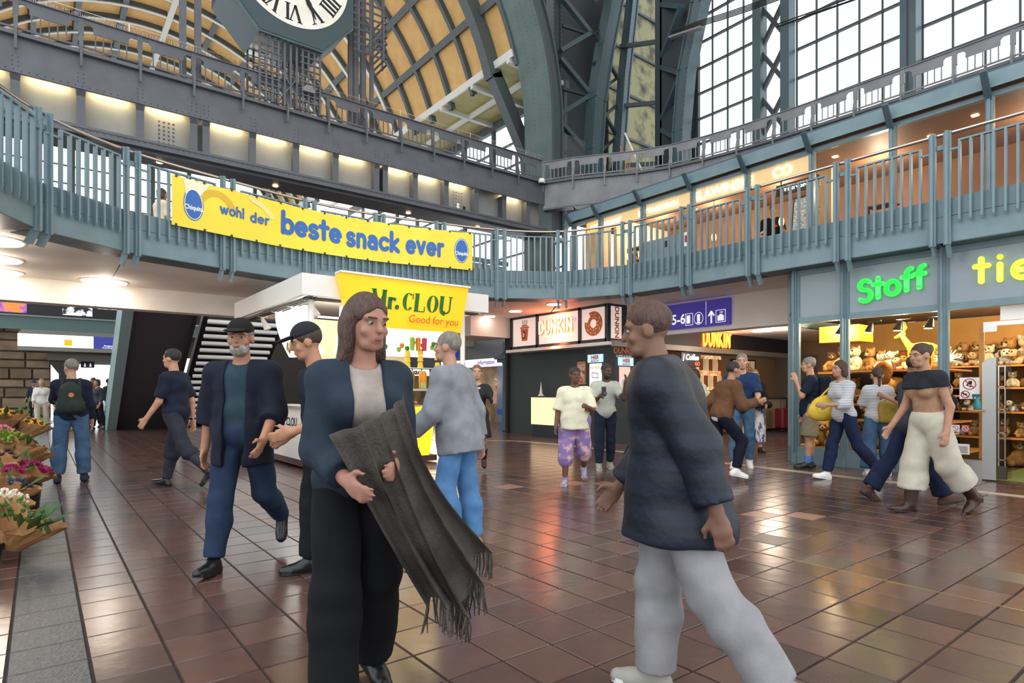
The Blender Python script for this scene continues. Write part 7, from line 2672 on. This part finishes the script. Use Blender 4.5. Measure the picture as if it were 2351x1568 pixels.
def plush(kind, c, c2):
    """meshes of one toy facing +y, about .3 m tall, base at z = 0"""
    key = (kind, c)
    if key in PM:
        return PM[key]
    f1, f2, v = fur(c), fur(c2), .0125
    P = []
    if kind == 'bear':
        P.append(('torso', sdf_me('torso', [ell((0, 0, .1), (.075, .065, .1)), cap((.05, .03, .15), (.1, .07, .08), .026), cap((-.05, .03, .15), (-.1, .07, .08), .026), cap((.05, .03, .035), (.075, .12, .035), .034), cap((-.05, .03, .035), (-.075, .12, .035), .034)], v, f1, k=.02, noise=.003, nf=20)))
        P.append(('plush_head', sdf_me('plush_head', [ell((0, .01, .235), (.07, .065, .062)), ell((.055, 0, .29), (.024, .014, .024)), ell((-.055, 0, .29), (.024, .014, .024))], v, f1, k=.015)))
        P.append(('muzzle', sdf_me('muzzle', [ell((0, .065, .22), (.034, .03, .026))], .01, f2, k=0)))
        P.append(('eyes', eyes_me([(.026, .068, .25), (-.026, .068, .25), (0, .095, .228)])))
    elif kind == 'dog':
        P.append(('torso', sdf_me('torso', [ell((0, -.06, .07), (.07, .13, .065)), cap((.05, .05, .03), (.055, .14, .025), .026), cap((-.05, .05, .03), (-.055, .14, .025), .026), cap((0, -.17, .08), (0, -.24, .12), .018), cap((.06, -.12, .03), (.07, -.05, .025), .03), cap((-.06, -.12, .03), (-.07, -.05, .025), .03)], v, f1, k=.02, noise=.003, nf=20)))
        P.append(('plush_head', sdf_me('plush_head', [ell((0, .09, .15), (.06, .06, .055)), ell((0, .15, .13), (.034, .04, .03))], v, f1, k=.015)))
        P.append(('ears', sdf_me('ears', [ell((.062, .08, .14), (.014, .03, .05)), ell((-.062, .08, .14), (.014, .03, .05))], v, f2, k=0)))
        P.append(('eyes', eyes_me([(.025, .142, .168), (-.025, .142, .168), (0, .19, .14)])))
    elif kind == 'lion':
        P.append(('torso', sdf_me('torso', [ell((0, -.05, .08), (.07, .13, .07)), cap((.045, .06, .08), (.05, .1, .02), .03), cap((-.045, .06, .08), (-.05, .1, .02), .03), cap((.05, -.14, .06), (.06, -.1, .02), .032), cap((-.05, -.14, .06), (-.06, -.1, .02), .032), cap((0, -.17, .09), (.02, -.26, .15), .012)], v, f1, k=.02)))
        P.append(('mane', sdf_me('mane', [ell((0, .07, .17), (.1, .05, .1))], v, f2, k=0, noise=.014, nf=24)))
        P.append(('plush_head', sdf_me('plush_head', [ell((0, .1, .17), (.055, .055, .055)), ell((0, .15, .15), (.035, .03, .028))], v, f1, k=.015)))
        P.append(('eyes', eyes_me([(.025, .148, .188), (-.025, .148, .188), (0, .18, .163)])))
    elif kind == 'sheep':
        P.append(('torso', sdf_me('torso', [ell((0, -.03, .11), (.09, .13, .085))] + [cap((sx * .05, sy, .06), (sx * .05, sy, .015), .02) for sx in (-1, 1) for sy in (.04, -.1)], v, f1, k=.01, noise=.012, nf=30)))
        P.append(('plush_head', sdf_me('plush_head', [ell((0, .11, .17), (.04, .055, .045)), ell((.055, .09, .18), (.03, .012, .014)), ell((-.055, .09, .18), (.03, .012, .014))], v, f2, k=.012)))
        P.append(('eyes', eyes_me([(.024, .15, .185), (-.024, .15, .185)], .009)))
    elif kind == 'bird':
        P.append(('torso', sdf_me('torso', [ell((0, 0, .1), (.065, .075, .1)), cap((0, -.05, .06), (0, -.14, .05), .03, .02), ell((.065, -.01, .1), (.014, .06, .055)), ell((-.065, -.01, .1), (.014, .06, .055))], v, f1, k=.015)))
        P.append(('plush_head', sdf_me('plush_head', [ell((0, .02, .215), (.048, .05, .048))], v, f1, k=0)))
        P.append(('beak', sdf_me('beak', [cap((0, .06, .21), (0, .1, .2), .02, .006)], .008, f2, k=0)))
        P.append(('eyes', eyes_me([(.035, .05, .228), (-.035, .05, .228)], .009)))
    elif kind == 'antelope':
        P.append(('torso', sdf_me('torso', [ell((0, -.1, .36), (.085, .24, .095)), cap((0, .1, .4), (0, .22, .6), .06, .04)] + [cap((sx * .05, sy, .32), (sx * .055, sy, .02), .032, .02) for sx in (-1, 1) for sy in (.08, -.28)] + [cap((0, -.33, .38), (0, -.4, .28), .014)], .016, f1, k=.03)))
        P.append(('plush_head', sdf_me('plush_head', [cap((0, .2, .62), (0, .32, .56), .048, .028), ell((.06, .19, .65), (.035, .012, .018)), ell((-.06, .19, .65), (.035, .012, .018))], .014, f1, k=.015)))
        P.append(('horns', sdf_me('horns', [cap((sx * .025, .19, .66), (sx * .05, .16, .74), .014) for sx in (-1, 1)] + [cap((sx * .05, .16, .74), (sx * .035, .18, .84), .013, .006) for sx in (-1, 1)], .009, f2, k=.01)))
        P.append(('eyes', eyes_me([(.036, .25, .625), (-.036, .25, .625)], .01)))
    elif kind == 'hedgehog':
        P.append(('torso', sdf_me('torso', [ell((0, 0, .08), (.09, .12, .08))], v, f1, k=0, noise=.016, nf=34)))
        P.append(('plush_head', sdf_me('plush_head', [cap((0, .09, .07), (0, .15, .06), .042, .012)], v, f2, k=0)))
        P.append(('eyes', eyes_me([(.025, .13, .085), (-.025, .13, .085), (0, .165, .062)], .009)))
    PM[key] = P
    return P


KINDS_P = [('bear', 'b98a52', 'e3cfa4', 'honey brown plush bear'), ('bear', '6e4a2e', 'c9a878', 'dark brown plush bear'), ('bear', 'e4d3ae', 'f1e6cc', 'cream plush bear'), ('dog', 'd9b98a', '8a6238', 'fawn plush dog'),
           ('dog', 'ece2d0', '5a4636', 'white plush dog with dark ears'), ('lion', 'd8a452', '8a5426', 'golden plush lion'), ('sheep', 'efe6d6', '4a3b30', 'woolly white plush sheep'), ('bird', 'd8c8a0', 'd98a2c', 'pale plush bird'),
           ('bird', '6fae9c', 'd9a03c', 'green plush bird'), ('hedgehog', '7d5c3c', 'd8b888', 'spiky brown plush hedgehog'), ('dog', '8f6a44', '4a3320', 'brown plush dog'), ('bird', 'b8362e', 'e0b23c', 'red plush bird'),
           ('bear', '5f6a72', 'c9c9c4', 'grey plush bear')]
prn = random.Random(21)


def put(kd, x, y, z, rz, sc, where, grp):
    kind, c, c2, lab = kd
    t = thing('plush_' + kind, lab + (where if where[0] == ',' else ', ' + where), 'plush toy', (x, y, z), 0, grp)
    t.rotation_euler = (0, 0, rz)
    t.scale = (sc, sc, sc)
    for nm, me in plush(kind, c, c2):
        link(nm, me, t)
    return t


for shelf, (z, b0, b1, a, n, sc, allow, wh) in enumerate((
        (.30, 3.25, 4.45, 10.98, 7, 1.0, (3, 1, 10, 9, 4, 12), 'front row on the window deck'), (.30, 3.3, 4.4, 11.3, 6, 1.25, (1, 9, 12, 10), 'back row on the window deck'),
        (.78, 3.3, 4.4, 11.35, 8, .95, (11, 4, 0, 12, 2, 8), 'on the lowest window shelf'), (1.2, 3.3, 4.42, 11.35, 8, 1.0, (0, 11, 3, 2, 5, 7), 'on the middle window shelf'),
        (1.62, 3.3, 4.4, 11.4, 7, 1.05, (3, 0, 4, 2), 'on the top window shelf'), (.78, 3.4, 4.6, 11.75, 7, 1.2, (0, 11, 3, 5, 2), 'heaped behind the lowest window shelf'), (1.2, 3.4, 4.6, 11.75, 7, 1.2, (0, 2, 3, 6, 4), 'heaped behind the middle window shelf'), (1.62, 3.45, 4.7, 11.8, 7, 1.3, (0, 3, 5, 2), 'behind the top window shelf'), (.30, 4.65, 5.3, 11.0, 4, 1.35, (5, 0, 5, 3), 'on the deck of the corner window'),
        (.30, 4.65, 5.3, 11.5, 3, 1.7, (0, 6, 5), 'at the back of the corner window deck'),
        (1.05, 4.7, 5.3, 11.6, 3, 1.5, (0, 3, 2), 'on the shelf of the corner window'), (1.62, 4.7, 5.3, 11.6, 3, 1.4, (2, 0, 1), 'on the high shelf of the corner window'))):
    for k in range(n):
        b = b1 - (b1 - b0) * (k + .5) / n + prn.uniform(-.02, .02)
        ki = allow[prn.randrange(len(allow))]
        put(KINDS_P[ki], a + prn.uniform(-.05, .05), b, z, R(90 + prn.uniform(-35, 35)), sc * prn.uniform(.85, 1.1), ', %s from left, %s' % (ORD[k], wh), 'plush toys ' + wh)
for z in (1.03, 1.6):
    tag(MB().box(11.35, 11.9, 4.62, 5.35, z - .02, z + .02).build('shelf_board', M_ply), 'pale wooden shelf board in the corner toy window, %s one' % ('lower' if z < 1.3 else 'upper'), 'shelf')
put(('antelope', 'd9a63e', 'c98f2e', 'large golden plush antelope with horns'), 11.3, 3.75, 1.64, R(0), .92, 'on top of the middle window heap', 'large plush animals in the window')
put(('lion', 'c98a3c', '8a5426', 'large golden plush lion with mane'), 11.15, 4.08, 1.22, R(60), 1.9, 'below the antelope in the window', 'large plush animals in the window')
put(('sheep', 'f4efe4', 'd8cdb8', 'large shaggy white plush lamb'), 11.15, 3.62, 1.22, R(100), 1.6, 'glowing under the spot lamp', 'large plush animals in the window')
put(('bear', 'c98f4c', 'e3cfa4', 'very large honey plush bear'), 12.9, 2.75, .01, R(100), 1.5, 'under the lowest shelf inside the shop', 'large plush animals in the shop')
sh = thing('plush_shelving', 'tall pale wooden shelves full of plush inside the shop entrance', 'shelf', (13.0, 1.2, 0))
for z in (.5, .93, 1.33, 1.7):
    MB().box(12.5, 13.28, 1.2, 3.72, z - .03, z).build('shelf_board', M_ply, sh)
for b in (1.2, 2.45, 3.69):
    MB().box(12.6, 13.25, b, b + .03, 0, 1.7).build('upright', mat('shelf_dark_wood', '3c2a1c', .6), sh)
for shelf, (z, n, sc, wh) in enumerate(((.5, 7, .95, 'lowest entrance shelf'), (.93, 8, .9, 'second entrance shelf'), (1.33, 8, .95, 'third entrance shelf'), (1.7, 7, 1.2, 'top entrance shelf, front row'), (1.7, 7, 1.55, 'top entrance shelf, back row'))):
    for k in range(n):
        b = 3.66 - 1.5 * (k + .5) / n
        ki = (2, 0, 4, 3, 6, 2, 0)[prn.randrange(7)] if shelf > 2 else (10, 3, 4, 0, 9, 2)[prn.randrange(6)]
        put(KINDS_P[ki], 12.72 + (.3 if shelf == 4 else 0) + prn.uniform(-.03, .03), b, z, R(90 + prn.uniform(-40, 40)), sc * prn.uniform(.85, 1.1), ', %s from left, %s' % (ORD[k], wh), 'plush toys ' + wh)
t = thing('spiky_lamp', 'glowing spiky paper star lamp near the shop door post', 'lamp', (11.2, 3.28, 1.75))
m = MB()
for k in range(40):
    a, e = prn.uniform(0, 360), prn.uniform(-10, 90)
    d = Vector((math.cos(R(a)) * math.cos(R(e)), math.sin(R(a)) * math.cos(R(e)), math.sin(R(e))))
    m.tube([Vector((11.2, 3.28, 1.75)) + d * .03, Vector((11.2, 3.28, 1.75)) + d * .19], [.016, .002], 4)
m.build('spikes', mat('spike_glow', 'ffe8b4', emit=1.6), t, kind='stuff')
MB().box(11.19, 11.21, 3.27, 3.29, 1.62, 1.75).build('stem', M_black, t)

# ================================================================== FLOWER STALL
M_kraft = mat('kraft_paper', 'b08355', .75, col2='9c7146', nscale=5, bump=.4, bscale=14)
M_bucket = mat('black_bucket', '101113', .35)
M_leaf = mat('leaf_green', '3c5c22', .5, col2='2e4a1c', nscale=12)
M_leafl = mat('leaf_light_green', '6f8c2e', .5, col2='587426', nscale=12)
fr_ = random.Random(31)


def flower_head(mb, c, d, r, kind):
    d = Vector(d).normalized()
    u = d.orthogonal().normalized()
    w = d.cross(u)
    c = Vector(c)
    if kind in ('sunflower', 'daisy'):
        n = 12
        for k in range(n):
            t = 2 * math.pi * k / n
            o = u * math.cos(t) + w * math.sin(t)
            s_ = u * -math.sin(t) + w * math.cos(t)
            mb.mi = 0
            mb.add([c + o * r * .3 - s_ * r * .12, c + o * r * .7 - s_ * r * .2 + d * r * .15, c + o * r * 1.05 + d * r * .05, c + o * r * .7 + s_ * r * .2 + d * r * .15, c + o * r * .3 + s_ * r * .12], [(0, 1, 2, 3, 4)])
        mb.mi = 1
        mb.ball(c + d * r * .1, r * .38, 8, 5)
    elif kind == 'rose':
        for q in range(3):
            for k in range(6):
                t = 2 * math.pi * (k + .5 * q) / 6
                o = u * math.cos(t) + w * math.sin(t)
                s_ = u * -math.sin(t) + w * math.cos(t)
                rr = r * (1 - .28 * q)
                b = c + d * r * .2 * q
                mb.mi = q % 2
                mb.add([b + o * rr * .2 - s_ * rr * .3, b + o * rr * .8 - s_ * rr * .42, b + o * rr + d * rr * .45, b + o * rr * .8 + s_ * rr * .42, b + o * rr * .2 + s_ * rr * .3], [(0, 1, 2, 3, 4)])
    elif kind == 'thistle':
        mb.mi = 0
        for k in range(26):
            o = Vector((fr_.uniform(-1, 1), fr_.uniform(-1, 1), fr_.uniform(-.2, 1))).normalized()
            mb.tube([c, c + o * r], [r * .1, .001], 3)
    else:
        mb.mi = 0
        for k in range(9):
            mb.ball(c + Vector((fr_.uniform(-1, 1), fr_.uniform(-1, 1), fr_.uniform(-1, 1))) * r, r * .35, 5, 3)


def bouquet(label, x, y, z, r, h, tilt, kind, cols, n=6, leafy=4, leafm=None, az=None):
    """paper cone opening towards tilt direction with flowers of their own mesh each"""
    t = thing('flower_bouquet', label, 'bouquet', (x, y, z), group='wrapped bouquets on the flower stall')
    az = fr_.uniform(-30, 60) if az is None else az
    ax = Vector((math.sin(R(tilt)) * math.cos(R(az - 38)), math.sin(R(tilt)) * math.sin(R(az - 38)), math.cos(R(tilt))))
    u = ax.orthogonal().normalized()
    w = ax.cross(u)
    B = Vector((x, y, z))
    mb = MB()
    N = 22
    rings = ((.35, 0), (.6, .35), (.95, .75), (1.15, 1.0))
    vs = []
    for q, (rr, hh) in enumerate(rings):
        for k in range(N):
            th = 2 * math.pi * k / N
            jit = 1 + (.16 * math.sin(3 * th + x * 9) + fr_.uniform(-.1, .1)) * hh
            hj = h * (hh + (fr_.uniform(-.12, .16) + .13 * math.sin(2 * th + y * 5)) * (q == 3))
            vs.append(B + ax * hj + (u * math.cos(th) + w * math.sin(th)) * r * rr * jit)
    fs = [(q * N + k, q * N + (k + 1) % N, (q + 1) * N + (k + 1) % N, (q + 1) * N + k) for q in range(3) for k in range(N)]
    fs.append(tuple(reversed(range(N))))
    mb.add(vs, fs).build('paper_wrap', M_kraft, t)
    ms = [mat('petal_' + c, c, .55) for c in cols]
    for k in range(n):
        rr = r * .75 * math.sqrt((k + .4) / n)
        th = 2.4 * k
        c = B + ax * h * (1.0 + fr_.uniform(-.05, .1) + .1 * (1 - k / n)) + (u * math.cos(th) + w * math.sin(th)) * rr
        d = ax + (u * math.cos(th) + w * math.sin(th)) * .5
        f = MB()
        flower_head(f, c, d, r * {'sunflower': .42, 'daisy': .34, 'rose': .34, 'thistle': .32, 'filler': .3}[kind], kind)
        f.mi = 0
        f.build('flower', ms, t)
    for k in range(leafy):
        th = fr_.uniform(0, 6.28)
        o = u * math.cos(th) + w * math.sin(th)
        c = B + ax * h * .85 + o * r * .5
        e = c + (ax * .9 + o * .8) * r * fr_.uniform(.7, 1.2)
        s_ = ax.cross(o) * r * .16
        MB().add([c, (c + e) / 2 + s_ + ax * .01, e, (c + e) / 2 - s_ + ax * .01], [(0, 1, 2, 3)]).build('leaf', leafm or M_leaf, t)
    return t


def bucket(label, x, y, z, r=.13, h=.34):
    t = thing('flower_bucket', label, 'bucket', (x, y, z), group='black flower buckets')
    MB().lathe([(r * .78, 0), (r * .8, .01), (r, h - .03), (r * 1.05, h - .02), (r * 1.05, h), (r * .96, h), (r * .76, .03)], (x, y, z), 20).build('pail', M_bucket, t, smooth=True)
    MB().tube([(x + r * 1.05 * math.cos(R(a)), y + r * 1.05 * math.sin(R(a)), z + h - .04 - .06 * math.sin(R(a))) for a in range(0, 181, 20)], .004, 4).build('handle', M_chrome, t)


bench = thing('flower_bench', 'dark stepped bench carrying flower buckets at the left edge', 'bench', (-.75, 8, 0))
for a0, a1, b0, b1, z in ((-.9, -.3, 7.9, 9.2, .3), (-1.4, -.36, 9.2, 10.2, .42), (-1.6, -.45, 5.5, 7.9, .2)):
    MB().box(a0, a1, b0, b1, z - .05, z).build('bench_board', mat('bench_dark', '1d1a18', .6), bench)
    for aa in (a0 + .05, a1 - .05):
        for bb in (b0 + .05, b1 - .05):
            MB().box(aa - .02, aa + .02, bb - .02, bb + .02, 0, z - .05).build('leg', mat('bench_dark', '1d1a18'), bench)
bucket('black plastic flower bucket standing alone in front at the grey floor strip', -.12, 7.72, 0, .14, .36)
bucket('black flower bucket below the thistle bouquet', -.3, 7.05, 0, .13, .26)
bucket('black flower bucket under the yellow and blue bouquet behind the purple roses', -.16, 8.62, 0, .14, .42)
bucket('black flower bucket at the very front under the leafy bouquet', -.33, 5.75, 0, .13, .16)
bucket('black flower bucket below the sunflower bouquets', -.34, 9.65, .42, .13, .3)
YL, YC, MG, MG2 = 'e2a81c', '4a2f14', 'a01c5c', '7d1448'
bouquet('bouquet of magenta roses in brown paper over the lone black bucket', -.09, 7.7, .33, .17, .17, 22, 'rose', (MG, MG2), 7, az=20)
bouquet('bouquet of magenta roses in brown paper left of the lone bucket', -.24, 7.5, .34, .13, .17, 20, 'rose', (MG, MG2), 5)
bouquet('blue thistle bouquet in brown paper at the left edge', -.22, 7.1, .25, .14, .18, 24, 'thistle', ('2c3d5c',), 6, az=10)
bouquet('bouquet of tiny white filler flowers below the thistles', -.24, 6.6, .2, .13, .17, 22, 'filler', ('e2d8c6',), 9, 2, az=0)
bouquet('large green leafy bouquet in brown paper at the lower left front', -.16, 5.8, .1, .19, .22, 26, 'filler', ('3c5c22',), 3, 14, az=10)
bouquet('empty looking brown paper bouquet with broad leaves above the leafy one', -.22, 6.15, .16, .15, .2, 16, 'filler', ('4c6c2a',), 3, 9)
bouquet('brown paper bouquet with dark berries behind the magenta roses', -.28, 7.85, .45, .13, .17, 24, 'thistle', ('23202c',), 4, 3)
bouquet('mixed yellow and blue bouquet over the second bucket row', -.1, 8.62, .44, .16, .17, 20, 'daisy', (YL, YC), 5, 8, az=20)
bouquet('pale green leafy bouquet in brown paper at the left edge middle', -.3, 8.25, .56, .16, .2, 18, 'filler', ('7f9a34',), 8, 12, M_leafl)
bouquet('brown paper bouquet hiding pink flowers beside the pale green one', -.16, 8.2, .54, .13, .19, 26, 'daisy', ('b88a8a', YC), 2, 3)
bouquet('sunflower bouquet in brown paper, lower right one of the three', -.14, 9.72, .68, .16, .2, 26, 'sunflower', (YL, YC), 5, 6, M_leafl, az=25)
bouquet('sunflower bouquet in brown paper, upper left one of the three', -.36, 9.6, .78, .17, .22, 12, 'sunflower', (YL, YC), 6, 4, az=0)
bouquet('sunflower bouquet in brown paper, middle one of the three', -.3, 9.9, .66, .14, .2, 8, 'sunflower', (YL, YC), 4, 4)
bouquet('pink rose bouquet in brown paper under the sunflowers', -.36, 8.95, .62, .14, .2, 14, 'rose', ('d88a9a', 'c26a80'), 5, 3)
t = thing('gladiolus_bunch', 'tall green gladiolus stems standing behind the sunflowers', 'flowers', (-.25, 10.5, .42))
for k in range(9):
    x, y = -.3 + fr_.uniform(-.1, .12), 10.5 + fr_.uniform(-.12, .12)
    hh = fr_.uniform(.45, .78)
    m = MB()
    tip = Vector((x + fr_.uniform(-.08, .08), y, .42 + hh))
    m.tube([(x, y, .42), tip], [.008, .003], 5)
    for q in range(7):
        f = .35 + .09 * q
        c = Vector((x, y, .42)).lerp(tip, f)
        m.add([c, c + Vector((.03 * (-1) ** q, .005, .02)), c + Vector((.02 * (-1) ** q, 0, .07)), c + Vector((0, .004, .05))], [(0, 1, 2, 3)])
    m.build('stem', M_leafl, t)
MB().lathe([(.09, 0), (.12, .3), (.125, .3)], (-.28, 10.5, .14), 14).build('vase', M_bucket, t, smooth=True)
